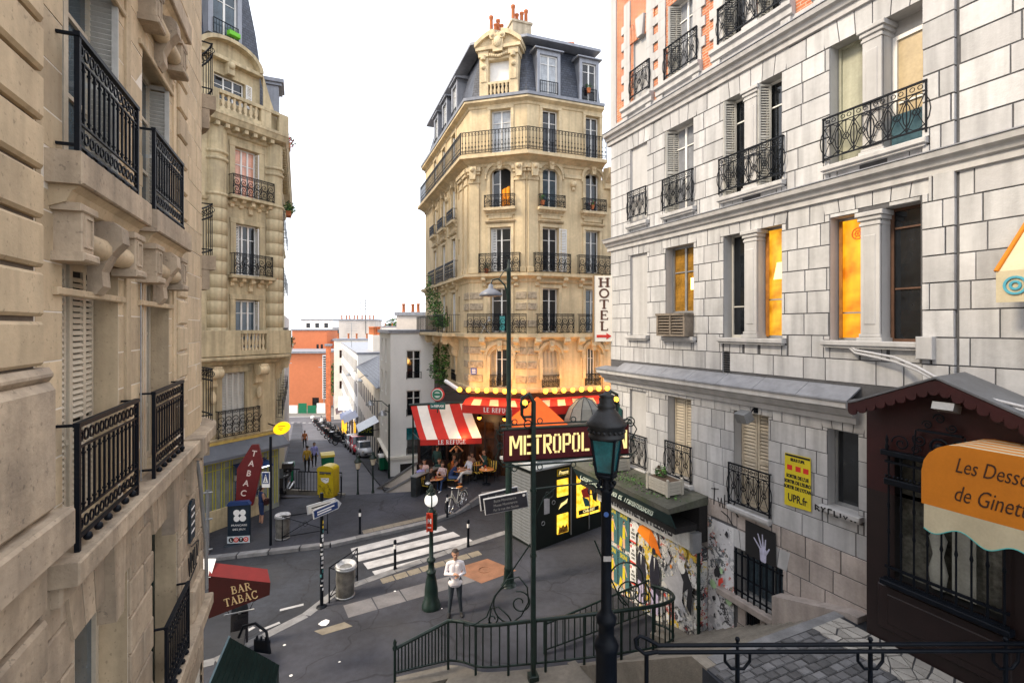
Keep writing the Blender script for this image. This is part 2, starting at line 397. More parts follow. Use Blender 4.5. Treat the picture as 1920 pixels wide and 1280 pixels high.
def shutter_mesh(w_, h_, m, pitch=.06, fw=.05, mid=True):
    key = ('sh', round(w_, 2), round(h_, 2), m.name, pitch)
    if key not in _mc:
        W, H = key[1], key[2]; f = MB(m)
        f.box(0, fw, 0, .035, 0, H); f.box(W-fw, W, 0, .035, 0, H); f.box(fw, W-fw, .002, .033, 0, fw*1.4); f.box(fw, W-fw, .002, .033, H-fw, H)
        if mid: f.box(fw, W-fw, .002, .033, H*.48, H*.48+fw)
        z = fw*1.4+pitch/2
        while z < H-fw-pitch*.3:
            f.obox((W/2, .017, z), ((W-2*fw)/2, 0, 0), (0, .014, pitch*.34), (0, -.002, .003)); z += pitch
        _mc[key] = f.mesh('shutter')
    return _mc[key]
def shutter(th, fr, x0, z0, w_, h_, y, m, pitch=.06, ang=0, mirror=False):
    return part('shutter', shutter_mesh(w_, h_, m, pitch), th, fr, (x0, y, z0), (0, 0, R(ang)))
def rail_mesh(W, H, style, ret=0):
    key = ('rail', round(W, 2), round(H, 2), style, round(ret, 2))
    if key in _mc: return _mc[key]
    f = MB(IRON); W, H = key[1], key[2]; r = .009
    f.box(-.015, W+.015, -.018, .018, H-.03, H); f.box(0, W, -.012, .012, .05, .075)
    for x in (0, W): f.box(x-.014, x+.014, -.013, .013, 0, H-.03)
    if ret:
        for x in (0, W):
            f.box(x-.012, x+.012, .018, ret, H-.028, H-.004); f.box(x-.01, x+.01, .012, ret, .052, .073)
            n = int(ret/.13)
            for i in range(1, n+1): f.box(x-.007, x+.007, i*ret/(n+1)-.007, i*ret/(n+1)+.007, .073, H-.028)
    if style == 'lattice':
        n = max(2, round(W/.26)); s = W/n; h0, h1 = .075, H-.17
        f.box(0, W, -.008, .008, H-.17, H-.155)
        for i in range(n):
            c = (i+.5)*s; zc = (h0+h1)/2; f.box(i*s-.007, i*s+.007, -.007, .007, .075, H-.03)
            f.ring((c, 0, zc), s*.72, .009, 'y', 14, 4, 1, (h1-h0)/2/(s*.72)); f.ring((c, 0, zc), s*.2, .009, 'y', 8, 4)
            f.tube([(i*s, 0, h0), (i*s+s, 0, h1)], .007, 4); f.tube([(i*s, 0, h1), (i*s+s, 0, h0)], .007, 4)
            f.ring((c-.055, 0, H-.09), .035, .007, 'y', 8, 4); f.ring((c+.055, 0, H-.09), .035, .007, 'y', 8, 4)
            f.box(c-.006, c+.006, -.006, .006, zc+s*.2, h1)
    elif style == 'scroll':
        n = max(2, round(W/.34)); s = W/n
        f.box(0, W, -.008, .008, H-.14, H-.125)
        for i in range(n):
            c = (i+.5)*s; f.box(i*s-.011, i*s+.011, -.011, .011, .075, H-.03)
            zc = .075+(H-.2)/2; q = (H-.22)*.25
            f.tube(spiral((c, 0, zc-q*.9), .02, q, 0, 4.2*PI/1.4, 14), .016, 4); f.tube(spiral((c, 0, zc+q*.9), .02, q, PI, PI+4.2*PI/1.4, 14), .016, 4)
            f.ring((c-s*.33, 0, zc), s*.13, .014, 'y', 8, 4); f.ring((c+s*.33, 0, zc), s*.13, .014, 'y', 8, 4)
            f.ring((c-s*.36, 0, .075+s*.16), s*.14, .014, 'y', 8, 4); f.ring((c+s*.36, 0, .075+s*.16), s*.14, .014, 'y', 8, 4)
            f.ring((c, 0, H-.078), .042, .012, 'y', 8, 4); f.ring((c-s*.3, 0, H-.078), .03, .011, 'y', 8, 4); f.ring((c+s*.3, 0, H-.078), .03, .011, 'y', 8, 4)
    elif style == 'fleur':
        n = max(3, round(W/.17)); s = W/n
        f.box(0, W, -.007, .007, H-.2, H-.188)
        for i in range(n):
            c = (i+.5)*s; f.box(c-.011, c+.011, -.011, .011, .075, H-.03)
            f.ring((c, 0, H-.115), s*.3, .012, 'y', 8, 4); f.ring((c-s*.25, 0, .17), s*.2, .012, 'y', 7, 4); f.ring((c+s*.25, 0, .17), s*.2, .012, 'y', 7, 4)
            f.ring((c, 0, .36), s*.24, .014, 'y', 7, 4); f.obox((c, 0, .58), (.028, 0, .0), (0, .01, 0), (0, 0, .028))
    elif style == 'bars':
        n = max(3, round(W/.12))
        for i in range(1, n): f.box(W*i/n-.007, W*i/n+.007, -.007, .007, .075, H-.03)
    _mc[key] = f.mesh('railing'); return _mc[key]
def railing(th, fr, x0, x1, z0, h, y, style, ret=0, rot=0):
    return part('railing', rail_mesh(x1-x0, h, style, ret), th, fr, (x0, y, z0), (0, 0, rot))
def molding(mb, x0, x1, prof, y=0):                    # prof: (out, z) going up; run along x
    pts = [(y-o, z) for o, z in prof]
    pts = pts+[(y+.05, prof[-1][1]), (y+.05, prof[0][1])]
    mb.prism(pts, x0, x1, 'x'); return mb
def corbel(mb, x, w_, z1, h, out_, y=0):               # scroll console
    pr = [(0, z1-h), (-out_*.25, z1-h*.98), (-out_*.36, z1-h*.8), (-out_*.3, z1-h*.55), (-out_*.55, z1-h*.36), (-out_, z1-h*.28), (-out_, z1), (.05, z1), (.05, z1-h)]
    mb.prism([(y+a, b) for a, b in pr], x-w_/2, x+w_/2, 'x')
    mb.tube([(x-w_*.56, y-out_*.78, z1-h*.26), (x+w_*.56, y-out_*.78, z1-h*.26)], h*.16, 8); mb.tube([(x-w_*.56, y-out_*.2, z1-h*.86), (x+w_*.56, y-out_*.2, z1-h*.86)], h*.11, 8)

# ---------------------------------------------------------------- lettering
def text_mb(body, size, m, ext=.004, sx=1, shear=0, bold=0, space=1.0):
    key = ('txt', body, size, m.name, ext, sx, shear, bold, space)
    if key in _mc: return _mc[key]
    c = bpy.data.curves.new('lettering', 'FONT'); c.body = body; c.size = size; c.extrude = ext; c.align_x = 'CENTER'; c.align_y = 'CENTER'
    c.shear = shear; c.offset = bold; c.space_character = space; c.resolution_u = 3
    t = bpy.data.objects.new('lettering', c); COL.objects.link(t)
    me = bpy.data.meshes.new_from_object(t.evaluated_get(bpy.context.evaluated_depsgraph_get()))
    bpy.data.objects.remove(t); bpy.data.curves.remove(c)
    me.materials.clear(); me.materials.append(m); me.name = 'lettering'
    me.transform(Matrix.Rotation(R(90), 4, 'X') @ Matrix.Diagonal((sx, 1, 1, 1)))
    _mc[key] = me; return me
GLY = {   # unit-height capital strokes: (points..., width) ; serifs: (x0, x1, z)
 'L': (.62, [([(.16, 0), (.16, 1)], .13), ([(.1, .03), (.56, .03)], .06), ([(.55, .02), (.57, .22)], .05)], [(.02, .3, .97)]),
 'E': (.66, [([(.16, 0), (.16, 1)], .13), ([(.1, .03), (.58, .03)], .06), ([(.1, .97), (.56, .97)], .06), ([(.16, .52), (.44, .52)], .06), ([(.57, .0), (.59, .22)], .05), ([(.55, 1), (.55, .8)], .05), ([(.44, .42), (.44, .62)], .05)], []),
 'F': (.62, [([(.16, 0), (.16, 1)], .13), ([(.1, .97), (.55, .97)], .06), ([(.16, .52), (.42, .52)], .06), ([(.54, 1), (.54, .78)], .05), ([(.42, .42), (.42, .62)], .05)], [(.02, .32, .03)]),
 'R': (.74, [([(.16, 0), (.16, 1)], .13), ([(.16, .97), (.38, .97), (.53, .88), (.55, .75), (.52, .6), (.38, .52), (.16, .52)], .07), ([(.36, .52), (.66, .02)], .11)], [(.02, .3, .03), (.02, .2, .97), (.56, .76, .03)]),
 'B': (.7, [([(.16, 0), (.16, 1)], .13), ([(.16, .97), (.36, .97), (.5, .88), (.51, .76), (.48, .62), (.36, .53), (.16, .53)], .07), ([(.36, .53), (.54, .45), (.59, .28), (.54, .1), (.38, .03), (.1, .03)], .08)], [(.02, .2, .97), (.02, .2, .03)]),
 'U': (.76, [([(.17, 1), (.17, .28), (.24, .08), (.38, .01), (.53, .08), (.6, .28), (.6, 1)], .09)], [(.03, .31, .97), (.48, .72, .97)]),
 'G': (.8, [([(.66, .8), (.56, .94), (.4, .99), (.22, .9), (.11, .68), (.1, .4), (.18, .14), (.38, .01), (.56, .06), (.66, .14)], .09), ([(.65, .0), (.65, .42)], .11), ([(.66, 1), (.66, .74)], .05)], [(.5, .78, .43)]),
 'A': (.76, [([(.1, .0), (.36, 1)], .06), ([(.34, 1), (.64, 0)], .13), ([(.2, .34), (.54, .34)], .055)], [(.0, .22, .03), (.5, .76, .03)]),
 'T': (.68, [([(.34, 0), (.34, 1)], .13), ([(.04, .97), (.64, .97)], .06), ([(.05, 1), (.05, .78)], .05), ([(.63, 1), (.63, .78)], .05)], [(.2, .48, .03)]),
 'C': (.74, [([(.64, .76), (.56, .92), (.4, .99), (.22, .9), (.11, .68), (.1, .4), (.18, .12), (.38, .01), (.56, .08), (.66, .24)], .1), ([(.64, 1), (.64, .72)], .05)], []),
 'H': (.84, [([(.18, 0), (.18, 1)], .14), ([(.66, 0), (.66, 1)], .14), ([(.18, .52), (.66, .52)], .07)], [(.02, .34, .04), (.02, .34, .96), (.5, .82, .04), (.5, .82, .96)]),
 'O': (.82, [([(.41+.3*math.cos(a*PI/9), .5+.47*math.sin(a*PI/9)) for a in range(19)], .1)], []),
 ' ': (.4, [], [])}
def serif_mb(body, size, m, wide=1.0, gap=.06, ser=.06, bold=1.3):
    mb = MB(m); tot = sum(GLY[c][0]*wide+gap for c in body)-gap; x = -tot/2; e = 0.0
    def seg(a, b, wd):
        nonlocal e
        dx, dz = b[0]-a[0], b[1]-a[1]; L = math.hypot(dx, dz) or 1e-6; nx, nz = -dz/L*wd/2, dx/L*wd/2
        ex, ez = dx/L*wd*.18, dz/L*wd*.18; e += .00004; y = -.004-e
        mb.poly([((a[0]-nx-ex)*size, y, (a[1]-nz-ez-.5)*size), ((b[0]-nx+ex)*size, y, (b[1]-nz+ez-.5)*size), ((b[0]+nx+ex)*size, y, (b[1]+nz+ez-.5)*size), ((a[0]+nx-ex)*size, y, (a[1]+nz-ez-.5)*size)])
    for c in body:
        wd, st, se = GLY[c]
        for pts, t in st:
            for a, b in zip(pts[:-1], pts[1:]): seg((x+a[0]*wide, a[1]), (x+b[0]*wide, b[1]), t*bold)
        for a, b, z in se: seg((x+a*wide, z), (x+b*wide, z), ser)
        x += wd*wide+gap
    return mb
# ---------------------------------------------------------------- leaves
def leafmass(mb, c, rad, n, size, rnd, mats):
    for i in range(n):
        u = Vector((rnd.gauss(0, 1), rnd.gauss(0, 1), rnd.gauss(0, 1))).normalized()*rnd.random()**.45
        p = Vector((c[0]+u.x*rad[0], c[1]+u.y*rad[1], c[2]+u.z*rad[2]))
        a = Vector((rnd.uniform(-1, 1), rnd.uniform(-1, 1), rnd.uniform(-.6, .6))).normalized()*size*rnd.uniform(.6, 1.3)
        b = a.cross(Vector((rnd.uniform(-1, 1), rnd.uniform(-1, 1), rnd.uniform(-1, 1)))).normalized()*size*rnd.uniform(.3, .6)
        mb.use(rnd.choice(mats)); mb.poly([tuple(p-a), tuple(p+b*.8), tuple(p+a), tuple(p-b*.8)])
# ---------------------------------------------------------------- ground, road, pavements, sky side
def gp(x, y, dz=0): return (x, y, gz(x)+dz)
ROADZ = -.11
m_ = MB(ASPHALT)                     # the street across the picture and everything around it, then dropping away downhill
RDIR = (-.36, .933); LDIR = (-.39, .92)
def rline(y): return -7.6+(y-32)*RDIR[0]/RDIR[1]
def lline(y): return -11.3+(y-24)*LDIR[0]/LDIR[1]
def sz(y):                           # height of the lower street
    pts = [(25, -.45), (32, -1.62), (45, -3.6), (70, -7.2), (100, -10.9), (130, -12.6), (300, -16), (1500, -30)]
    for (a, b), (c, d) in zip(pts[:-1], pts[1:]):
        if y <= c: return b+(d-b)*(y-a)/(c-a)
    return -30
g = MB(ASPHALT)
xs = [-60, -40, -26, -18, -12, -6, 0, 6, 14, 26, 60]; ys = [9.5, 12, 15, 18, 21, 23.5, 25.0]
for i in range(len(xs)-1):
    for j in range(len(ys)-1):
        g.quad(*[gp(a, b, ROADZ) for a, b in ((xs[i], ys[j]), (xs[i+1], ys[j]), (xs[i+1], ys[j+1]), (xs[i], ys[j+1]))])
struct('road', g)
SETT = brickmat('street_setts', (.10, .10, .115), (.135, .135, .145), (.06, .06, .065), .22, .14, .018, .7, .6)
m2 = MB(mat('worn_street_asphalt', (.10, .10, .115), .8, .2, .6, .3, 40, dirt=.4)); yy = [25.0, 28, 32, 38, 45, 55, 70, 85, 100, 130, 300, 1500]  # lighter asphalt: stronger sky light on this street put into the colour
for a, b in zip(yy[:-1], yy[1:]):
    for k in range(4):
        def X(y, k): return (lline(y)-1.0)+((rline(y)+.9)-(lline(y)-1.0))*k/4 if y <= 100 else (-52-(y-100)*.5)+(34+(y-100)*.8)*k/4
        m2.quad((X(a, k), a, sz(a)-.02), (X(a, k+1), a, sz(a)-.02), (X(b, k+1), b, sz(b)-.02), (X(b, k), b, sz(b)-.02))
struct('lower_street', m2)
t_ = MB(mat('far_ground', (.16, .15, .14), .9, .2, .2, 0))     # the land reaching the horizon
for a, b in ((100.5, 300), (300, 1500)):
    t_.quad((-900, a, sz(a)-.3), (900, a, sz(a)-.3), (900, b, sz(b)-.3), (-900, b, sz(b)-.3))
t_.quad((-900, -300, -13.2), (900, -300, -13.2), (900, 100.5, -13.2), (-900, 100.5, -13.2))
struct('terrain', t_)
def slab(name, pts, m, top=0.0, thick=.4):
    mb = MB(m); n = len(pts)
    tp = [gp(x, y, top) for x, y in pts]; bt = [gp(x, y, top-thick) for x, y in pts]
    mb.add(tp+bt, [tuple(range(n))]+[(i, n+i, n+(i+1) % n, (i+1) % n) for i in range(n)])
    return struct(name, mb)
NEAR_K = [(-9.6, 11.6), (-7.4, 12.5), (-5.9, 14.35), (-5.46, 15.6), (-3.92, 16.75), (-1.58, 18.5), (-.31, 19.35), (3.5, 21.3), (9, 23.6), (16, 26)]
FAR_K = [(-24, 15.2), (-11.37, 18.59), (-6.97, 19.27), (-3.56, 20.89), (-2.55, 21.83), (-1.4, 23.4), (1.2, 23.75), (6, 25.4)]
slab('near_pavement', NEAR_K+[(16, 9.6), (6, 9.6), (-9.6, 9.6)], PAVE)
slab('far_pavement', FAR_K[:5]+[(-2.4, 24.0), (-2.6, 26.5), (-3.6, 25.0), (-11.5, 25.0), (-11.9, 27.4), (-13, 27.4), (-13.5, 25), (-24, 20)], PAVE)
def tz(x, y): return gz(x)+max(0, y-22)*.2*max(0, min(1, (x+3.6)/2))      # the terrace climbs towards the cafe
q = MB(PAVE)
TK = [(-3.56, 20.89), (-2.55, 21.83), (-1.4, 23.4), (1.2, 23.75), (6, 25.4), (16, 29)]; TBK = [(-4.7, 25.35), (-3.2, 26.2), (-2.05, 25.5), (.74, 24.7), (6, 26.6), (16, 30.2)]
rows = []
for k in range(5):
    t = k/4; rows.append([(a[0]+(b_[0]-a[0])*t, a[1]+(b_[1]-a[1])*t) for a, b_ in zip(TK, TBK)])
for r0, r1 in zip(rows[:-1], rows[1:]):
    for i in range(5): q.quad(*[(x, y, tz(x, y)+.006) for x, y in (r0[i], r0[i+1], r1[i+1], r1[i])])
for i in range(5): (x0, y0), (x1, y1) = TK[i], TK[i+1]; q.quad((x0, y0, -.6), (x1, y1, -.6), (x1, y1, tz(x1, y1)+.006), (x0, y0, tz(x0, y0)+.006))
struct('cafe_terrace', q)
KM = {}
def kerb(line, off, step=1.0):
    for (x0, y0), (x1, y1) in zip(line[:-1], line[1:]):
        L = math.hypot(x1-x0, y1-y0); n = max(1, round(L/step)); a = math.atan2(y1-y0, x1-x0)
        for i in range(n):
            t = (i+.5)/n; x, y = x0+(x1-x0)*t, y0+(y1-y0)*t; ln = round(L/n, 1)
            if ln not in KM:
                mb = MB(KERB); mb.box(-L/n/2+.006, L/n/2-.006, -.15, .15, -.3, .012); KM[ln] = mb.mesh('kerb_stone')
            o = obj('kerb_stone', KM[ln], kroot, (x, y, tz(x, y)), (0, -math.atan((tz(x1, y1)-tz(x0, y0))/L), a))
kroot = struct('kerb', MB(KERB).box(-9.75, -9.6, 11.3, 11.6, -.6, -.4))
kerb(NEAR_K[:8], 0); kerb(FAR_K[:8], 0)
# painted crossing: four white stripes
cw = struct('crosswalk', MB(PAINT).box(-6.0, -5.99, 18.0, 18.01, gz(-6)+ROADZ-.05, gz(-6)+ROADZ-.04))
for (a, b, c, d) in (((-6.1, 18.95), (-2.9, 20.65), (-2.62, 20.22), (-5.86, 18.45)), ((-5.72, 18.3), (-2.35, 20.0), (-2.02, 19.55), (-5.45, 17.82)),
                     ((-5.25, 17.68), (-1.75, 19.38), (-1.42, 18.95), (-4.95, 17.2)), ((-4.75, 17.02), (-1.2, 18.8), (-1.0, 18.52), (-4.5, 16.62))):
    s_ = MB(PAINT); s_.poly([gp(*q, ROADZ+.004) for q in (d, c, b, a)]); obj('stripe', s_, cw)
for (x0, y0, x1, y1) in ((-7.6, 13.5, -7.25, 14.1), (-6.9, 14.9, -6.3, 15.15), (-7.0, 13.9, -6.6, 14.25)):
    s_ = MB(PAINT); dx, dy = x1-x0, y1-y0; L = math.hypot(dx, dy); nx, ny = -dy/L*.06, dx/L*.06
    s_.poly([gp(x, y, ROADZ+.004) for x, y in ((x0-nx, y0-ny), (x1-nx, y1-ny), (x1+nx, y1+ny), (x0+nx, y0+ny))]); o = obj('road_marking', s_, None); o['kind'] = 'structure'
# tactile paving beside the crossing, set tiles
tp = struct('tactile_strip', MB(TACT).box(-5.7, -5.69, 20.1, 20.11, gz(-5.7)-.05, gz(-5.7)-.04))
for (p, q) in (((-6.0, 20.15), (-3.45, 21.45)), ((-4.2, 16.05), (-1.1, 17.75))):
    L = math.hypot(q[0]-p[0], q[1]-p[1]); n = round(L/.42); a = math.atan2(q[1]-p[1], q[0]-p[0])
    tm = MB(TACT); tm.box(-.2, .2, -.2, .2, -.02, .004)
    for j in range(4):
        for k in range(4): tm.box(-.17+j*.1, -.13+j*.1, -.17+k*.1, -.13+k*.1, .004, .008)
    me = tm.mesh('tactile_tile')
    for i in range(n):
        x = p[0]+(q[0]-p[0])*(i+.5)/n; y = p[1]+(q[1]-p[1])*(i+.5)/n
        obj('tactile_tile', me, tp, (x, y, gz(x)), (0, -math.atan(SLOPE*math.cos(a)), a))
# service covers let into the near pavement
def cover(name, label, pts, m, extra=None):
    mb = MB(m); mb.poly([gp(*q, .006) for q in pts]); o = obj(name, mb); o['kind'] = 'structure'
    if extra: extra(o)
RUST = mat('rusty_steel_plate', (.22, .105, .06), .7, .2, 3, .5, 35, dirt=.4)
SLABG = mat('grey_stone_slab', (.14, .135, .14), .8, .2, 2, .3, 40, dirt=.4)
cover('service_cover', '', ((-2.05, 16.6), (-.95, 15.6), (.15, 16.3), (-.85, 17.25)), RUST, lambda o: obj('cover_ring', MB(RUST).ring((-.9, 16.45, gz(-.9)+.012), .2, .012, 'z', 16, 4), o))
sl = struct('stone_slabs', MB(SLABG).box(-4, -3.99, 15, 15.01, -.3, -.29))
for i in range(5):
    a = (-4.6+i*.75, 14.1+i*.36); mb = MB(SLABG); mb.poly([gp(*q, .005) for q in (a, (a[0]+.72, a[1]+.345), (a[0]+.35, a[1]+1.0), (a[0]-.37, a[1]+.66))]); obj('paving_slab', mb, sl)
cover('service_cover', '', ((-5.35, 13.55), (-5.05, 13.35), (-4.35, 13.68), (-4.65, 13.9)), TACT)
cover('service_cover', '', ((1.55, 15.9), (1.95, 15.75), (2.25, 16.1), (1.85, 16.25)), ASPHALT)
rnd = random.Random(3)
for i, (x, y) in enumerate([(-5.2, 13.9), (-7.2, 13.2), (-5.2, 11.8), (-4.2, 12.2), (-2.0, 14.3), (-6.3, 14.0), (-3.6, 15.4), (-5.9, 13.0), (-6.6, 11.9)]):
    r_ = .17 if i == 0 else rnd.uniform(.03, .07); mb = MB(WHITEP); n = 7
    mb.poly([(r_*rnd.uniform(.6, 1.1)*math.cos(2*PI*k/n), r_*rnd.uniform(.6, 1.1)*math.sin(2*PI*k/n), .012+.03*r_*rnd.random()) for k in range(n)])
    tag(obj('paper_scrap', mb, None, (x, y, gz(x))), 'crumpled white paper scrap on the pavement beside the dented bin' if i == 0 else 'tiny white paper scrap on the asphalt '+('', 'near the lower left hatch', 'by the foot of the metro railing', 'left of the metro railing end', 'beside the foot of the man in white', 'at the foot of the arrow sign post', 'along the kerb under the crossing', 'between hatch and sign post', 'in the corner near the dark hatch')[i], 'litter', None if i == 0 else 'tiny paper scraps on the pavement')
# ---------------------------------------------------------------- near left building
LF = Frame(-1.644, -.656, R(111.743))
NL = thing('stone_building', 'beige stone apartment building close by on the left with black railed balconies', 'building', (LF.o[0], LF.o[1], 0))
rl = random.Random(11)
UP = [(4.83, 6.02, 9.28, 11.35), (6.77, 7.9, 9.28, 11.2)]; LO = [(4.83, 6.02, 6.31, 8.6), (6.77, 7.9, 6.31, 8.6)]
TOPW = [(4.83, 6.02, 12.2, 14.3), (6.77, 7.9, 12.2, 14.3)]; GR = [(4.96, 6.29, 2.2, 5.62), (7.09, 8.3, 2.2, 5.62)]
HO = UP+LO+TOPW+GR
mb = MB(MORTAR); wall(mb, -6, 9.9, -2, 17, HO, .004, .3, STONE_L)
mb.use(MORTAR); n = 14                                    # rounded corner and return wall
cc = (9.9, 1.614)
def cpt(r, a, z): return (cc[0]+r*math.cos(R(a)), cc[1]+r*math.sin(R(a)), z)
for i in range(n):
    a0, a1 = -90+90*i/n, -90+90*(i+1)/n
    mb.add([cpt(1.6, a0, -2), cpt(1.6, a1, -2), cpt(1.6, a1, 17), cpt(1.6, a0, 17)], [(0, 1, 2, 3)], True)
mb.quad((11.5, 1.614, -2), (11.5, 12, -2), (11.5, 12, 17), (11.5, 1.614, 17))
mb.quad((-6, .014, 17), (11.5, .014, 17), (11.5, 12, 17), (-6, 12, 17)); mb.quad((-6, 12, -2), (-6, .014, -2), (-6, .014, 17), (-6, 12, 17))
part('wall', mb, NL, LF)
# ashlar between openings, thin pale joints
H2 = [(a-.0, b+.0, c, d) for a, b, c, d in HO]+[(4.5, 6.3, 9.0, 9.3), (6.55, 8.1, 9.0, 9.3), (-6, 4.42, -2, 17), (8.22, 8.78, 6.3, 17)]
rc = courses(4.42, 9.9, 6.3, 12.1, .36, (1.15, .8, 1.3), H2, rl)
blocks(NL, LF, rc, STONE_L, 0, .02, .013, .001, 150)
rc = courses(4.42, 9.9, 2.3, 6.14, .4, (.9, .62, 1.1), H2, rl)
blocks(NL, LF, rc, STONE_LD, -.03, .05, .022, .012, 120, 'rusticated_block')
rc = courses(4.42, 9.9, 12.1, 14.6, .36, (1.15, .8, 1.3), H2, rl)
blocks(NL, LF, rc, STONE_L, 0, .02, .013, .001, 60)
# curved courses of the rounded corner
cm = {}
def curved(z0, h, a0, a1, r, m, gap):
    k = (round(h, 2), a0, a1, r, m.name)
    if k not in cm:
        q = MB(m); N = 7
        for i in range(N):
            u0 = a0+.1+(a1-a0-.2)*i/N; u1 = a0+.1+(a1-a0-.2)*(i+1)/N
            q.add([cpt(r, u0, gap/2), cpt(r, u1, gap/2), cpt(r, u1, h-gap/2), cpt(r, u0, h-gap/2)], [(0, 1, 2, 3)], True)
            q.add([cpt(r, u0, h-gap/2), cpt(r, u1, h-gap/2), cpt(r-.03, u1, h-gap/2), cpt(r-.03, u0, h-gap/2), cpt(r, u0, gap/2), cpt(r, u1, gap/2), cpt(r-.03, u1, gap/2), cpt(r-.03, u0, gap/2)], [(0, 1, 2, 3), (7, 6, 5, 4)])
        cm[k] = q.mesh('curved_block')
    part('curved_block', cm[k], NL, LF, (0, 0, z0))
for j in range(22):
    z = 6.35+.36*j; curved(z, .36, -90, -40, 1.612, STONE_L, .014); curved(z, .36, -40, 0, 1.612, STONE_L, .014)
for j in range(11):
    z = 1.7+.4*j; curved(z, .4, -90, -40, 1.64, STONE_LD, .03); curved(z, .4, -40, 0, 1.64, STONE_LD, .03)
# deep jointed piers
for (x0, x1, z0, z1, h, y) in ((2.2, 4.38, 7.72, 14.5, .335, -.07), (8.26, 8.76, 6.5, 14.5, .38, -.05)):
    q = MB(MORTAR_D); q.box(x0+.02, x1-.02, y+.055, .013, z0, z1); part('pier', q, NL, LF)
    z = z0
    while z < z1:
        part('quoin_block', block_mesh(x1-x0, h-.04, .075, .022, STONE_L, 'quoin_block'), NL, LF, ((x0+x1)/2, y, z+h/2)); z += h
q = MB(STONE_LD); q.box(2.2, 4.42, -.13, .01, 6.72, 7.62, .05); q.box(2.2, 4.46, -.1, .01, 7.62, 7.72, .04); q.box(2.2, 4.5, -.20, .01, 6.44, 6.72, .02); part('pier_plinth', q, NL, LF)
rc = courses(2.2, 4.42, 3.9, 6.44, .42, (1.3, 1.1), [], rl); blocks(NL, LF, rc, STONE_LD, -.09, .1, .05, .025, 60, 'rusticated_block')
# window surrounds: slim raised jambs either side
for (a, b, c, d) in UP+LO:
    q = MB(STONE_L); q.box(b+.16, b+.30, -.02, .013, c, d+.1); part('jamb_strip', q, NL, LF)
# balcony slabs on consoles
def balcony(x0, x1, zt, depth=.22):
    q = MB(STONE_LD); q.box(x0, x1, -depth, .012, zt-.24, zt, .012); part('balcony_slab', q, NL, LF)
    q = MB(STONE_L); molding(q, x0+.06, x1-.06, [(.0, zt-.40), (depth*.45, zt-.36), (depth*.6, zt-.28), (depth*.82, zt-.24)], 0); part('slab_moulding', q, NL, LF)
    cx = (x0+x1)/2
    for s in (-1, 1):
        q = MB(STONE_LD); x = cx+s*(x1-x0)*.36
        q.box(x-.11, x+.11, -depth*.78, .012, zt-.72, zt-.38, .008)
        for e in (-.075, .055): q.box(x+e, x+e+.02, -depth*.78-.012, -depth*.7, zt-.66, zt-.46)
        q.box(x-.075, x+.075, -depth*.78-.0115, -depth*.7, zt-.46, zt-.44); q.box(x-.075, x+.075, -depth*.78-.0115, -depth*.7, zt-.68, zt-.66); q.box(x-.15, x+.15, -depth*.92, .012, zt-.79, zt-.72, .015)
        q.box(x-.16, x+.16, -depth*.85, .012, zt-.42, zt-.36, .01); part('console', q, NL, LF)
    q = MB(STONE_LD)
    pr = [(.012, zt-1.0), (-.05, zt-1.0), (-.1, zt-.93), (-.09, zt-.8), (-.15, zt-.66), (-.24, zt-.55), (-.23, zt-.42), (-.17, zt-.37), (.012, zt-.37)]
    q.prism(pr, cx-.09, cx+.09, 'x'); part('scroll_bracket', q, NL, LF)
    q = MB(STONE_L)
    for s in (-1, 1): q.tube([(cx+s*.09, -.07, zt-.62), (cx+s*(x1-x0)*.36-s*.13, -.07, zt-.62)], .1, 10)
    part('roll_moulding', q, NL, LF)
    q = MB(STONE_L); q.box(x0+.12, x1-.12, -.035, .012, zt-1.04, zt-.98, .01); part('lintel_band', q, NL, LF)
def barrail(x0, x1, z0, h, y):
    W = x1-x0; q = MB(IRON)
    q.box(-.025, W+.025, -.022, .022, h-.035, h); q.box(0, W, -.014, .014, .07, .09); q.box(0, W, -.01, .01, h-.2, h-.185); q.box(0, W, -.01, .01, .25, .265)
    for x in (0, W): q.box(x-.017, x+.017, -.017, .017, -.02, h-.035); q.box(x-.014, x+.014, .017, -y, h-.03, h-.01); q.box(x-.014, x+.014, .014, -y, .07, .09)
    n = round(W/.105)
    for i in range(n):
        c = (i+.5)*W/n; q.ring((c, 0, h-.11), .042, .009, 'y', 10, 4); q.ring((c, 0, .17), .04, .009, 'y', 10, 4)
        if i % 2: q.sphere((c, -.01, .04), .034, 8)
    o = part('balcony_railing', q, NL, LF, (x0, y, z0))
    if 'bar' not in cm:
        b = MB(IRON); b.box(-.008, .008, -.008, .008, 0, .45); b.box(-.013, .013, -.013, .013, .04, .055); b.box(-.013, .013, -.013, .013, .4, .415); cm['bar'] = b.mesh('bar')
    for i in range(n+1):
        e = obj('bar', cm['bar'], o, (min(max(i*W/n, .02), W-.02), 0, .26)); e.scale = (1, 1, (h-.46)/.45)
balcony(4.55, 6.25, 9.28); balcony(6.5, 8.12, 9.28); balcony(4.55, 6.25, 12.15); balcony(6.5, 8.12, 12.15)
for x0, x1 in ((4.72, 6.09), (6.68, 7.99)):
    barrail(x0, x1, 9.29, .93, -.13); barrail(x0, x1, 6.33, .95, -.13)
barrail(7.15, 8.3, 3.45, .95, -.14)
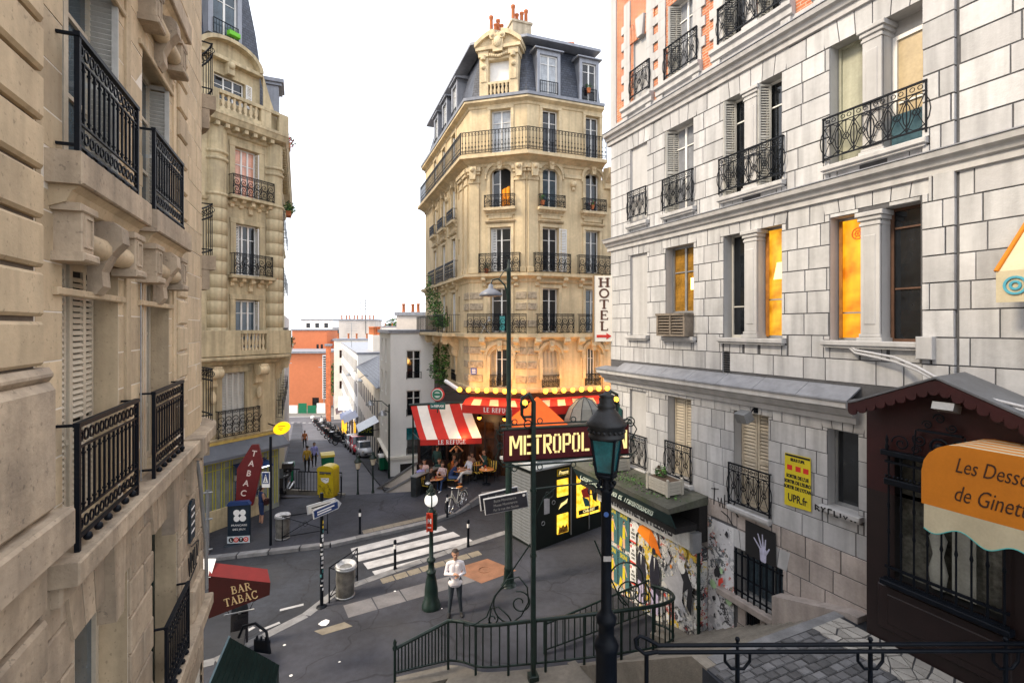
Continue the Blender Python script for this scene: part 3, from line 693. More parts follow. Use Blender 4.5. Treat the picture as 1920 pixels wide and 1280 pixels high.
# continuous lower band, kinked round the corner
q = MB(STONE_LD); q.box(4.5, 9.9, -.22, .012, 6.14, 6.31, .012); q.box(4.55, 9.9, -.1, .012, 5.98, 6.14, .02)
for i in range(n):
    a0, a1 = -90+90*i/n, -90+90*(i+1)/n; P = [cpt(1.834, a0, 6.14), cpt(1.834, a1, 6.14), cpt(1.834, a1, 6.31), cpt(1.834, a0, 6.31), cpt(1.6, a0, 6.31), cpt(1.6, a1, 6.31), cpt(1.6, a0, 6.14), cpt(1.6, a1, 6.14)]
    q.add(P, [(0, 1, 2, 3), (3, 2, 5, 4), (1, 0, 6, 7)])
part('string_course', q, NL, LF)
q = MB(STONE_LD); q.box(4.5, 9.9, -.2, .012, 3.28, 3.46, .012); part('string_course', q, NL, LF)
q = MB(STONE_LD); q.box(8.7, 9.0, -.26, .012, 6.05, 6.33, .012); q.box(8.72, 8.98, -.12, .012, 5.5, 6.05, .02); part('pier_cap', q, NL, LF)
q = MB(STONE_LD); q.box(8.95, 9.75, -.1, .0, 3.46, 3.95, .03); part('corner_plinth', q, NL, LF)
# arched ground floor: voussoirs and keystones over each opening
for (a, b, c, d) in GR:
    cx = (a+b)/2
    for k in range(-3, 4):
        x = cx+k*(b-a)/6.2; q = MB(STONE_LD); sl_ = k*.045; wv = (b-a)/6.2*.47
        pr = [(x-wv, d-.05), (x+wv, d-.05), (x+wv+sl_+.015, d+.5), (x-wv+sl_-.015, d+.5)]
        if k == 0: q.prism([(cx-.1, d-.28), (cx+.1, d-.28), (cx+.16, d+.5), (cx-.16, d+.5)], -.13, .012, 'y')
        else: q.prism(pr, -.055, .012, 'y')
        part('keystone' if k == 0 else 'voussoir', q, NL, LF)
# corner balconies on the curve
for z in (12.2, 9.3, 6.31):
    q = MB(STONE_LD); A0, A1 = -72, 0
    for i in range(8):
        a0, a1 = A0+(A1-A0)*i/8, A0+(A1-A0)*(i+1)/8
        for (r, za, zb) in ((1.85, z-.26, z-.01), (1.75, z-.62, z-.27)):
            q.add([cpt(r, a0, za), cpt(r, a1, za), cpt(r, a1, zb), cpt(r, a0, zb), cpt(1.6, a0, zb), cpt(1.6, a1, zb), cpt(1.6, a0, za), cpt(1.6, a1, za)], [(0, 1, 2, 3), (3, 2, 5, 4), (1, 0, 6, 7)])
        if i == 0: q.quad(cpt(1.6, a0, z-.26), cpt(1.85, a0, z-.26), cpt(1.85, a0, z-.01), cpt(1.6, a0, z-.01)); q.quad(cpt(1.6, a0, z-.62), cpt(1.75, a0, z-.62), cpt(1.75, a0, z-.27), cpt(1.6, a0, z-.27))
    part('balcony_slab', q, NL, LF)
    q = MB(IRON)
    for h in (.93, .1, .72): q.tube([cpt(1.79, A0+(A1-A0)*i/12, z+h) for i in range(13)], .017, 4)
    for i in range(19): a = A0+(A1-A0)*i/18; q.tube([cpt(1.79, a, z), cpt(1.79, a, z+.93)], .009, 4)
    for i in range(18): a = A0+(A1-A0)*(i+.5)/18; c_ = cpt(1.79, a, z+.83); q.ring(c_, .05, .008, 'x', 8, 4)
    for h in (.92, .1): q.tube([cpt(1.6, A0, z+h), cpt(1.79, A0, z+h)], .014, 4)
    part('balcony_railing', q, NL, LF)
# joinery
for i, (a, b, c, d) in enumerate(UP):
    window(NL, LF, a+.02, b-.02, c, d, .2, 2, (.36, .7), SHUT_C, GLASS_B, .07, .04)
    shutter(NL, LF, b-.03, c+.03, .42, d-c-.08, -.01, SHUT_G, .05, 97)
    shutter(NL, LF, a+.05, c+.03, .42, d-c-.08, .03, SHUT_G, .05, 86)
a, b, c, d = LO[0]
for k in range(4):                                             # closed louvred shutters, slat by slat
    w_ = (b-a-.04)/4; f = MB(SHUT_C); W, H = w_-.008, d-c-.02
    f.box(0, .05, 0, .03, 0, H); f.box(W-.05, W, 0, .03, 0, H); f.box(.05, W-.05, .001, .029, 0, .1); f.box(.05, W-.05, .001, .029, H-.09, H); f.box(.05, W-.05, .001, .029, H*.35, H*.35+.06)
    f.use(DARK); f.box(.05, W-.05, .024, .027, .1, H-.09); f.use(SHUT_C)  # black sheet that paints shade into the gaps between slats
    f.box(W-.05, W+.01, -.012, 0, H*.86, H*.86+.04); f.box(W-.05, W+.01, -.012, 0, H*.3, H*.3+.04)
    s_ = part('shutter', f, NL, LF, (a+.02+k*w_, .17, c), (0, 0, R((-4, 4, -4, 4)[k])))
    if 'slat' not in cm:
        t = MB(SHUT_C); t.obox((0, 0, 0), ((W-.1)/2, 0, 0), (0, .012, .017), (0, -.0025, .004)); cm['slat'] = t.mesh('slat')
    z = .13
    while z < H-.12:
        if abs(z-H*.35-.03) > .045: obj('slat', cm['slat'], s_, (W/2, .008, z))
        z += .052
a, b, c, d = LO[1]
window(NL, LF, a+.3, b-.02, c, d, .2, 2, (.3, .7), SHUT_C, GLASS, .07, .04); part('lit_curtain', MB(LITWIN).box(a+.12, a+.26, .19, .2, c+.3, d-.1), NL, LF)
shutter(NL, LF, a+.35, c+.02, .4, d-c-.05, .05, SHUT_C, .05, 80); shutter(NL, LF, a+.15, c+.02, .4, d-c-.05, .02, SHUT_C, .05, 84)
for (a, b, c, d) in GR[:1]:
    for k in range(2): shutter(NL, LF, a+.02+k*.32, c+.4, .31, d-c-.5, .2, SHUT_C, .055)
    window(NL, LF, a+.66, b-.02, c, d-.05, .24, 1, (.5,), SHUT_C, GLASS_B, .07)
for (a, b, c, d) in GR[1:]: window(NL, LF, a+.02, b-.02, c, d-.05, .25, 2, (.6,), IRON_G, GLASS, .07)
for (a, b, c, d) in TOPW: window(NL, LF, a+.02, b-.02, c, d, .2, 2, (.7,), WOOD_W, GLASS_B)
q = MB(GREY_M); q.tube([(6.64, -.02, 6.3), (6.64, -.02, 9.0)], .008, 5); part('cable', q, NL, LF)
q = MB(GREY_M); q.tube([(9.1, -.1, 5.9), (9.3, -.1, 5.6), (9.5, -.12, 4.8), (9.7, -.12, 4.4), (9.75, -.12, 3.6)], .03, 8); part('drain_pipe', q, NL, LF)
q = MB(BLACKP)
for (pts) in ([(0, .2), (.05, 0), (.1, .22)], [(.14, 0), (.13, .2), (.2, .1), (.22, .2), (.24, 0)], [(.3, .2), (.27, .02), (.36, .0), (.4, .2)], [(.0, -.06), (.42, -.02)], [(.15, .26), (.5, .2), (.45, .05)]):
    q.tube([(x*1.4, 0, z*1.5) for x, z in pts], .011, 4)
o = part('graffiti', q, NL, LF, (8.75, -.055, 4.25))
# oval street plaque on the corner pier
pl = thing('street_plaque', 'small dark blue oval-topped street name plaque on the beige stone corner', 'plaque', LF.w(8.95, -.06, 4.75), LF.a)
q = MB(mat('plaque_dark_teal', (.008, .022, .035), .4, .2, 4)); q.prism([(-.16, 0), (.16, 0), (.16, .5)]+[(.16*math.cos(a), .5+.12*math.sin(a)) for a in (.6, 1.2, 1.9, 2.5)]+[(-.16, .5)], -.015, .015, 'y'); obj('plate', q, pl)
q = MB(WHITEP)
for z in (.12, .24, .36, .47): q.box(-.11, .11, -.017, -.0155, z, z+.03)
obj('lettering', q, pl)
# ---------------------------------------------------------------- white painted building on the right
RF = Frame(3.049, 15.491, R(-65.665))
WB = thing('white_building', 'white painted block-jointed building on the right with brick upper floor', 'building', (RF.o[0], RF.o[1], 0))
rr = random.Random(5)
COLS3 = [(.97, 1.7), (2.46, 3.44), (4.38, 5.85), (6.84, 8.32)]
B3 = [(*COLS3[0], 11.02, 13.17, .06), (*COLS3[1], 10.98, 13.17, .3), (4.38, 4.96, 10.94, 13.17, .3), (5.29, 5.85, 10.94, 13.17, .3), (6.84, 7.42, 10.94, 13.17, .3), (7.75, 8.32, 10.94, 13.17, .3)]
B2 = [(*COLS3[0], 7.77, 10.08, .06), (*COLS3[1], 7.74, 10.08, .3), (4.38, 4.95, 7.76, 10.1, .3), (5.29, 5.85, 7.76, 10.1, .3), (6.84, 7.38, 7.74, 10.0, .3), (7.72, 8.29, 7.74, 10.0, .3)]
B1 = [(.95, 1.66, 4.0, 6.2, .06), (2.54, 3.36, 4.15, 6.2, .3), (4.67, 5.54, 4.02, 6.14, .3), (6.8, 7.34, 4.7, 6.13, .25), (4.73, 5.87, 2.06, 3.1, .3), (4.35, 4.55, 6.95, 7.44, .08), (4.99, 5.33, 1.42, 1.84, .08)]
B4 = [(1.1, 1.84, 14.48, 16.2, .06), (2.56, 3.5, 14.42, 16.4, .3), (4.34, 4.95, 14.46, 16.7, .3), (5.3, 5.9, 14.46, 16.7, .3), (6.84, 7.42, 14.46, 16.7, .3), (7.75, 8.32, 14.46, 16.7, .3)]
mb = MB(JOINT); wall(mb, 0, 12.5, -1, 13.6, B3+B2+B1, .014, .3, WHITE_W)
mb.use(WHITE_W); mb.quad((0, 9, -1), (0, .014, -1), (0, .014, 19), (0, 9, 19)); mb.quad((0, .014, 19), (12.5, .014, 19), (12.5, 9, 19), (0, 9, 19)); mb.quad((12.5, .014, -1), (12.5, 9, -1), (12.5, 9, 19), (12.5, .014, 19))
part('wall', mb, WB, RF)
mb = MB(BRICK); wall(mb, 0, 12.5, 13.6, 19, B4, .014, .3, WHITE_W); part('brick_wall', mb, WB, RF)
W3 = [(a, b, c, d) for a, b, c, d, e in B3+B2+B1]
def grow(hs, e): return [(a-e, b+e, c, d) for a, b, c, d in hs]
PIL = [(4.9, 5.35, 7.7, 13.2), (7.37, 7.8, 7.7, 13.2)]
VO = []                                                     # the course of slanted voussoirs over each opening
for (a, b), z in [(c, 13.17) for c in COLS3]+[(c, 10.08) for c in COLS3]:
    VO.append((a-.1, b+.1, z, z+.4))
for a, b, z in ((.95, 1.66, 6.2), (2.54, 3.36, 6.2), (4.67, 5.54, 6.14), (6.8, 7.34, 6.13), (4.73, 5.87, 3.1)): VO.append((a-.1, b+.1, z, z+.38))
SILLS = [(a-.12, b+.12, z-.12, z) for (a, b), z in [(c, 10.96) for c in COLS3]+[(c, 7.76) for c in COLS3]]+[(4.6, 5.62, 3.86, 4.02), (6.7, 7.44, 4.55, 4.7), (4.55, 6.0, 1.9, 2.08)]
HH = W3+PIL+VO+SILLS+[(8.325, 8.335, 6.9, 13.6), (8.765, 8.785, 6.9, 13.6)]
rc = []
rc += courses(0, 9.9, 10.68, 13.57, .41, (.46, .66, .46, .9), HH, rr, .12)
rc += courses(0, 9.9, 7.0, 10.36, .42, (.46, .66, .46, .9), HH, rr, .12)
blocks(WB, RF, [r for r in rc if not 8.33 <= r[0] < 8.76], WHITE_B, 0, .02, .018, .004, 190); blocks(WB, RF, [r for r in rc if 8.33 <= r[0] < 8.76], WHITE_B, -.055, .07, .018, .004, 40)
up = courses(0, 7.5, 3.95, 6.5, .42, (.42, .62, .5, .7), HH, rr, .1)
blocks(WB, RF, up, WHITE_B, 0, .02, .018, .004, 80)
# courses nearer the ground step down and are bare dirty stone
lo = courses(4.0, 7.5, .6, 3.95, .42, (.62, .5, .75), HH+[(3.95, 4.75, .6, 3.55)], rr, .1)
blocks(WB, RF, lo, WHITE_D, 0, .02, .02, .005, 60, 'bare_stone_block')
lo = courses(0, 4.0, .3, 3.95, .42, (.62, .5, .75), HH, rr, .1)
blocks(WB, RF, lo, WHITE_D, 0, .02, .02, .005, 0, 'bare_stone_block')
rc = courses(9.9, 12.5, 7.0, 13.57, .42, (.9, .66), [], rr, .1); blocks(WB, RF, rc, WHITE_B, 0, .02, .018, .004, 0)
for (a, b, z, z1) in VO:                                    # voussoirs
    wv = b-a; n = 4 if wv < 1.3 else 6
    for k in range(n):
        u0, u1 = a+wv*k/n, a+wv*(k+1)/n; t0, t1 = (k/n-.5)*.16, ((k+1)/n-.5)*.16
        q = MB(WHITE_B); q.prism([(u0+.009, z+.004), (u1-.009, z+.004), (u1-.009+t1, z1+.02), (u0+.009+t0, z1+.02)], 0, .02, 'y'); part('voussoir', q, WB, RF)
# projecting pier right of the near windows
q = MB(WHITE_W)
for z0, z1 in ((6.9, 10.35), (10.68, 13.6)):
    pass
# mouldings
def cornice(z, big=1.0, x1=12.5, m=WHITE_W):
    q = MB(m); s = big
    molding(q, -.12*s, x1, [(0, z-.34*s), (.05*s, z-.33*s), (.05*s, z-.22*s), (.10*s, z-.2*s), (.13*s, z-.12*s), (.2*s, z-.09*s), (.22*s, z-.015), (.22*s, z), (0, z+.03)], 0); part('cornice', q, WB, RF)
    q = MB(ZINC); q.prism([(-.24*s, z+.004), (-.24*s, z+.022), (.0, z+.062), (.0, z+.044)], -.14*s, x1, 'x'); part('zinc_flashing', q, WB, RF)
cornice(13.92); cornice(10.66)
q = MB(WHITE_W); molding(q, -.25, 7.35, [(0, 6.28), (.07, 6.3), (.07, 6.40), (.16, 6.44), (.24, 6.56), (.36, 6.6), (.36, 6.70), (0, 6.73)], 0); part('cornice', q, WB, RF)
for i in range(8):                                          # sloping zinc sheets on the lower cornice
    q = MB(ZINC); x0 = -.28+i*.96; x1 = x0+.95
    zt = 6.95 if x0 > .3 else 6.80
    q.prism([(-.39, 6.706), (-.39, 6.735), (-.0, zt), (.012, zt-.03)], x0, min(x1, 7.4), 'x'); part('zinc_sheet', q, WB, RF)
# pilasters between paired windows
for x0, x1, z0, z1 in ((4.95, 5.3, 10.94, 13.17), (4.95, 5.3, 7.76, 10.1), (7.41, 7.76, 10.94, 13.17), (7.38, 7.73, 7.74, 10.0), (4.95, 5.3, 14.46, 16.7), (7.41, 7.76, 14.46, 16.7)):
    q = MB(WHITE_W); q.box(x0+.02, x1-.02, -.03, .3, z0+.14, z1-.26, .008)
    q.box(x0+.08, x1-.08, -.042, -.02, z0+.3, z1-.42, .012); q.box(x0-.03, x1+.03, -.07, .3, z0, z0+.08, .01); q.box(x0, x1, -.05, .3, z0+.08, z0+.14, .01)
    q.box(x0-.0, x1+.0, -.045, .3, z1-.26, z1-.21, .008); q.box(x0-.02, x1+.02, -.06, .3, z1-.17, z1-.1, .01); q.box(x0-.05, x1+.05, -.09, .3, z1-.1, z1-.02, .012); q.box(x0+.02, x1-.02, -.03, .3, z1-.21, z1-.17)
    part('pilaster', q, WB, RF)
for (a, b), z in [(c, 10.96) for c in COLS3]+[(c, 7.76) for c in COLS3]+[((4.67, 5.54), 4.02), ((2.54, 3.36), 4.1), ((6.8, 7.34), 4.7), ((.95, 1.66), 4.0)]:
    q = MB(WHITE_W); q.box(a-.1, b+.1, -.13, .02, z-.09, z, .012); q.box(a-.07, b+.07, -.09, .02, z-.13, z-.09); part('sill', q, WB, RF)
# brick floor dressings
for a, b in COLS3:
    for x0, x1 in ((a-.28, a-.0), (b+.0, b+.28)):
        q = MB(WHITE_W); q.box(x0, x1, -.03, .012, 14.3, 17.5, .01); part('window_surround', q, WB, RF)
        z = 14.5; k = 0
        while z < 17:
            q = MB(WHITE_W); e = .12 if k % 2 else 0
            if e: q.box(x0-(e if x0 < a-.1 else 0), x1+(e if x0 > a else 0), -.033, .012, z, z+.24, .008); part('quoin_stone', q, WB, RF)
            z += .24; k += 1
    q = MB(WHITE_W); molding(q, a-.3, b+.3, [(0, 14.14), (.1, 14.18), (.1, 14.3), (.16, 14.34), (.16, 14.42), (0, 14.44)]); part('sill', q, WB, RF)
    for x in (a-.15, b+.15):
        q = MB(WHITE_W); q.box(x-.11, x+.11, -.09, .012, 13.93, 14.14, .01); q.box(x-.05, x+.05, -.1, -.08, 13.97, 14.1, .006); part('sill_block', q, WB, RF)
q = MB(WHITE_W); q.box(0, .3, -.028, .012, 13.95, 19, .01); q.box(0, 12.5, -.026, .012, 13.93, 14.16, .01); part('plain_band', q, WB, RF)
q = MB(WHITE_W); q.prism([(1.36, 16.2), (1.58, 16.2), (1.66, 16.75), (1.28, 16.75)], -.08, .012, 'y'); part('keystone', q, WB, RF)
for i in range(9):                                          # brick flat arch over the blind opening
    q = MB(BRICK); u = .95+i*.115; q.prism([(u+.004, 16.2), (u+.109, 16.2), (u+.109+(i-4)*.012, 16.7), (u+.004+(i-4)*.012, 16.7)], -.02, .012, 'y')
    if not 3 <= i <= 5: part('arch_brick', q, WB, RF)
# joinery: shutters folded into the reveals, dark panes, lit rooms
CUR = mat('grey_lace_curtain', (.20, .21, .23), .3, .3, 3, .05, 6, spec=.6)
def bay(a, b, c, d, gm, shl=True, shr=False, fm=WOOD_W, rows=(.76,), dep=.24):
    window(WB, RF, a+.01, b-.01, c, d, dep, 1 if b-a < .7 else 2, rows, fm, gm, .05)
    if shl: shutter(WB, RF, a+.05, c+.02, min(.38, (b-a)*.5), d-c-.05, -.04, SHUT_G, .055, 66); 
    if shr: shutter(WB, RF, b-.06, c+.02, .26, d-c-.05, -.02, SHUT_G, .055, 98)
bay(2.46, 3.44, 10.98, 13.17, CUR); bay(4.38, 4.96, 10.94, 13.17, GLASS); bay(5.29, 5.85, 10.94, 13.17, GLASS)
GREEN_BOARD = mat('old_green_shutter_board', (.42, .42, .32), .7, .14, 2.5, .2, 20, streak=.35, dirt=.4)  # pale green in its own colour
window(WB, RF, 6.85, 7.41, 10.94, 13.17, .24, 1, (), GREEN_BOARD, GREEN_BOARD, .05); window(WB, RF, 7.76, 8.31, 10.94, 12.9, .24, 1, (.42,), WOOD_W, mat('yellow_fluted_glass', (.45, .36, .22), .25, .15, 2, .2, 30), .07)
q = MB(mat('blue_cloth', (.05, .11, .14), .8, .3, 4, .1)); q.box(7.78, 8.3, .18, .2, 10.95, 11.55); part('window_cloth', q, WB, RF)
bay(2.46, 3.43, 8.35, 10.08, mat('amber_room_glass', (.25, .13, .02), .1, .6, 2.2, .05, 4), False, False, GREY_M, (.62,))
bay(4.38, 4.95, 7.76, 10.1, GLASS, False, False, SHUT_G, (.3,)); bay(5.29, 5.85, 7.76, 10.1, LITWIN2, False, False, GREY_M, (.35,))
bay(6.84, 7.38, 7.74, 10.0, LITWIN, False, False, GREY_M, (.23,)); bay(7.72, 8.29, 7.74, 10.0, GLASS, False, False, mat('brown_frame', (.10, .05, .03), .6, .3, 4), (.4, .85))
bay(2.56, 3.5, 14.42, 16.4, CUR); bay(4.34, 4.95, 14.46, 16.7, GLASS); bay(5.3, 5.9, 14.46, 16.7, GLASS); bay(6.84, 7.42, 14.46, 16.7, GLASS); bay(7.75, 8.32, 14.46, 16.7, GLASS)
for (a, b, c, d) in ((2.54, 3.36, 4.15, 6.2), (4.67, 5.54, 4.02, 6.14)):
    shutter(WB, RF, a+.02, c+.02, (b-a)/2-.03, d-c-.04, .22, SHUT_C, .075); shutter(WB, RF, (a+b)/2+.01, c+.02, (b-a)/2-.03, d-c-.04, .22, SHUT_C, .075)
window(WB, RF, 6.81, 7.33, 4.7, 6.13, .2, 1, (), GREY_M, GLASS, .05)
window(WB, RF, 4.75, 5.85, 2.06, 3.1, .27, 3, (), GREY_M, GLASS_B, .04)
# lamp inside the lit rooms seen through the panes
q = MB(emit('glowing_lampshade', (1, .7, .2), 2.4)); q.box(3.12, 3.27, .232, .236, 8.95, 9.25); part('lit_lampshade', q, WB, RF)
q = MB(emit('pale_lampshade', (1, .72, .3), .9)); q.prism([(5.5, 9.0), (5.82, 9.0), (5.76, 9.35), (5.58, 9.35)], .215, .228, 'y'); part('lit_lampshade', q, WB, RF); q = MB(mat('amber_curtain', (.30, .12, .02), .9, .3, 7, .3)); q.box(5.32, 5.4, .205, .22, 7.8, 10.0); q.box(6.88, 6.94, .205, .22, 7.8, 9.95); part('curtain', q, WB, RF)
q = MB(emit('red_lamp_rose', (.5, .08, .0), .6)); q.ring((7.2, .232, 9.68), .10, .012, 'y', 14, 4); q.ring((7.2, .232, 9.68), .05, .010, 'y', 10, 4)
for k in range(6): a_ = k*PI/3; q.tube([(7.2, .232, 9.68), (7.2+.1*math.cos(a_), .232, 9.68+.1*math.sin(a_))], .006, 4)
part('window_rose', q, WB, RF)
# balcony grilles
for a, b, z in ((.92, 1.72, 11.1), (2.4, 3.46, 11.08), (4.3, 5.92, 11.04), (6.76, 8.4, 11.04), (1.02, 1.86, 14.56), (2.46, 3.6, 14.5), (4.26, 6.0, 14.52), (6.76, 8.4, 14.52)):
    railing(WB, RF, a, b, z, .82, -.06, 'lattice', .05)
for a, b, z in ((.93, 1.7, 4.02), (2.5, 3.4, 4.12), (4.58, 5.62, 4.05)): railing(WB, RF, a, b, z, .92, -.06, 'lattice', .05)
gq = part('window_grille', MB(IRON).box(4.7, 5.9, -.03, -.005, 2.5, 2.53), WB, RF)
q = MB(IRON); q.box(4.7, 5.9, -.03, -.005, 2.16, 2.19); q.box(4.7, 5.9, -.03, -.005, 2.98, 3.01); part('grille_rail', q, WB, RF)
for i in range(8): part('grille_bar', block_mesh(.03, 1.06, .03, 0, IRON, 'grille_bar'), WB, RF, (4.76+i*.154, -.045, 2.56))
q = MB(WHITE_D); q.box(4.3, 6.05, -.16, .0, 1.9, 2.06, .02); part('stone_ledge', q, WB, RF)
q = MB(IRON)
for i in range(6): q.box(5.0+i*.056, 5.03+i*.056, .02, .05, 1.42, 1.84)
part('vent_grille', q, WB, RF)
q = MB(IRON)
for i in range(9): q.box(4.36, 4.54, .02, .05, 6.97+i*.052, 6.995+i*.052)
part('vent_grille', q, WB, RF)
q = MB(WHITE_D); q.prism([(5.85, .5), (7.5, 2.4), (7.5, 3.05), (7.35, 3.05), (5.85, 2.62)], -.28, -.002, 'y'); part('stair_parapet', q, WB, RF)
# wooden ventilator box under the lit window
vb = thing('ventilator_box', 'weathered grey wooden louvred box filling the lower half of an amber window', 'ventilator', RF.w(2.46, 0, 7.77), RF.a)
WG = mat('weathered_wood', (.20, .165, .13), .9, .3, 5, .4, 40, dirt=.6)
q = MB(WG); q.box(-.06, 1.0, -.3, .2, .52, .58); q.box(-.04, .02, -.28, .2, 0, .52); q.box(.92, .98, -.28, .2, 0, .52); q.box(.02, .92, -.28, .2, 0, .05); q.box(.44, .5, -.285, -.2, .05, .52); obj('box_frame', q, vb)
q = MB(WG); q.obox((0, 0, 0), (.2, 0, 0), (0, .03, .02), (0, -.004, .006)); sm_ = q.mesh('slat')
for k in range(6):
    for x in (.23, .71): obj('slat', sm_, vb, (x, -.25, .1+k*.075))
# graffiti sprayed on the wall
q = MB(BLACKP)
for pts in ([(0, .45), (.22, .5)], [(.11, .5), (.08, .1)], [(.2, .3), (.26, .1), (.3, .32), (.34, .1)], [(.4, .42), (.38, .1), (.5, .15), (.52, .3), (.4, .28)], [(.55, .3), (.62, .1), (.68, .34), (.6, .2), (.78, .04)], [(.3, .02), (.5, -.05), (.62, -.2)], [(.72, .12), (.74, .14)]):
    q.tube([(x, 0, z) for x, z in pts], .013, 4)
part('graffiti', q, WB, RF, (4.02, -.005, 3.75))
q = MB(BLACKP)
for i, pts in enumerate(([(0, 0), (0, .14), (.06, .1), (.02, .06), (.07, 0)], [(.1, .14), (.13, .07), (.17, .14)], [(.13, .07), (.12, 0)], [(.22, .14), (.22, 0)], [(.22, .14), (.28, .14)], [(.32, .14), (.32, 0), (.38, 0)], [(.42, .12), (.42, .02)], [(.47, .1), (.5, .02), (.53, .1)], [(.58, .03), (.6, .03)], [(.64, .03), (.66, .03)])):
    q.tube([(x*1.1, 0, z*.7) for x, z in pts], .014, 4)
part('graffiti', q, WB, RF, (6.66, -.135, 4.59))
# -- things fixed to the facade
hs = thing('hotel_sign', 'tall white hotel sign with brown slab letters and a red arrow', 'sign', RF.w(.02, .05, 7.55), RF.a+R(65.665))
q = MB(mat('sign_cream_enamel', (.80, .75, .66), .4, .05, 3, .03)); q.box(-.57, .03, -.07, .07, 0, 2.02, .01); q.box(.03, .2, -.02, .02, .35, .4); q.box(.03, .2, -.02, .02, 1.6, 1.65); obj('panel', q, hs)
q = MB(mat('bronze_edge', (.25, .15, .06), .5, .1, 4)); q.box(-.6, -.571, -.08, .08, -.02, 2.04); obj('edge_strip', q, hs)
BR = mat('brown_print', (.09, .035, .02), .6, .1, 4, 0)
for k, ch in enumerate('HOTEL'): obj('letter', serif_mb(ch, .27, BR, 1.62, .06, .11, 1.9), hs, (-.27, -.072, 1.82-k*.335))
q = MB(mat('red_print', (.55, .03, .02), .6, .1, 4, 0)); q.prism([(-.5, .13), (-.2, .13), (-.2, .07), (-.04, .17), (-.2, .27), (-.2, .21), (-.5, .21)], -.078, -.0705, 'y'); obj('arrow', q, hs)
sp = thing('street_plaque', 'dark green street name plaque with rounded top at the white building corner', 'plaque', RF.w(.32, -.02, 5.05), RF.a)
q = MB(mat('dark_green_enamel', (.01, .05, .05), .35, .1, 4)); q.prism([(-.3, 0), (.3, 0), (.3, .5), (.16, .55), (.13, .68), (.0, .74), (-.13, .68), (-.16, .55), (-.3, .5)], -.03, 0, 'y'); obj('plate', q, sp)
for k, t_ in enumerate(('RUE', 'PIERRE', 'DAC')): obj('lettering', text_mb(t_, .15, WHITEP, .003, 1.0, 0, .004), sp, (0, -.033, .42-k*.15))
up = thing('yellow_poster', 'yellow campaign poster with black lettering on the white wall', 'poster', RF.w(6.22, -.024, 4.45), RF.a)
q = MB(YELLOWP); q.prism([(-.28, 0), (.28, .03), (.27, 1.05), (-.27, 1.04)], -.006, 0, 'y'); obj('sheet', q, up)
q = MB(BLACKP); q.box(-.26, .26, -.0075, -.0065, .99, 1.03); obj('top_border', q, up)
for s_, z, t_ in ((.075, .93, "SEULE L'UPR"), (.092, .60, "SORTIR DE L'UE"), (.092, .49, "SORTIR DE L'EURO"), (.092, .38, "SORTIR DE L'OTAN"), (.21, .17, 'UPR.fr')): obj('lettering', text_mb(t_, s_, BLACKP, .002, .72, 0, .004), up, (0, -.009, z))
q = MB(mat('red_ink', (.6, .03, .02), .6, .1, 4, 0))
for x in (-.16, .02, .18): q.box(x-.06, x+.05, -.0075, -.0065, .72, .82)
obj('emblem', q, up)
hp = thing('hand_poster', 'black poster of a pale raised hand above the barred window', 'poster', RF.w(5.38, -.024, 3.05), RF.a)
q = MB(BLACKP); q.prism([(-.38, 0), (.38, .04), (.36, .74), (-.38, .76)], -.006, 0, 'y'); obj('sheet', q, hp)
HG = mat('pale_violet_ink', (.42, .42, .55), .7, .25, 8, 0); q = MB(HG)
q.poly([(.0, -.0075, .02), (.14, -.0075, .02), (.15, -.0075, .3), (.06, -.0075, .34), (-.02, -.0075, .28)])
for i, (x0, z0, x1, z1) in enumerate(((.0, .28, -.16, .46), (.03, .32, -.06, .58), (.07, .33, .05, .6), (.11, .32, .13, .52), (.13, .2, .22, .36))):
    dx, dz = x1-x0, z1-z0; L = math.hypot(dx, dz); nx, nz = -dz/L*.022, dx/L*.022; y = -.008-i*.0003
    q.poly([(x0-nx, y, z0-nz), (x0+nx, y, z0+nz), (x1+nx*.6, y, z1+nz*.6), (x1-nx*.6, y, z1-nz*.6)])
obj('hand_print', q, hp)
fl = thing('floodlight', 'grey floodlight on a bracket above the shuttered window', 'floodlight', RF.w(5.2, 0, 6.05), RF.a)
q = MB(GREY_M); q.obox((0, -.3, .05), (.13, 0, 0), (0, .11, .04), (0, -.05, .1)); obj('lamp_housing', q, fl)
q = MB(IRON); q.tube([(.05, 0, .2), (.08, -.12, .22), (.1, -.24, .1)], .014, 6); q.box(.0, .1, -.02, 0, .12, .28); obj('bracket', q, fl)
q = MB(CHROME); q.obox((0, -.41, .02), (.11, 0, 0), (0, .002, .001), (0, -.035, .075)); obj('lens', q, fl)
cb = MB(mat('grey_cable_sleeve', (.45, .45, .46), .6, .1, 4))
for dz in (0, .05): cb.tube([(7.2, -.05, 7.66+dz), (7.35, -.1, 7.55+dz), (8.0, -.15, 7.44+dz*1.4), (8.5, -.5, 7.35+dz), (9.1, -.62, 7.05+dz), (10.5, -.62, 6.8+dz)], .022, 6)
tag(obj('cable', cb, None, (RF.o[0], RF.o[1], 0), (0, 0, RF.a)), 'pair of grey cables sagging over the maroon shop gable', 'cable')
q = MB(WHITE_W); q.box(8.3, 8.52, -.16, .0, 7.5, 7.85, .01); part('junction_box', q, WB, RF)
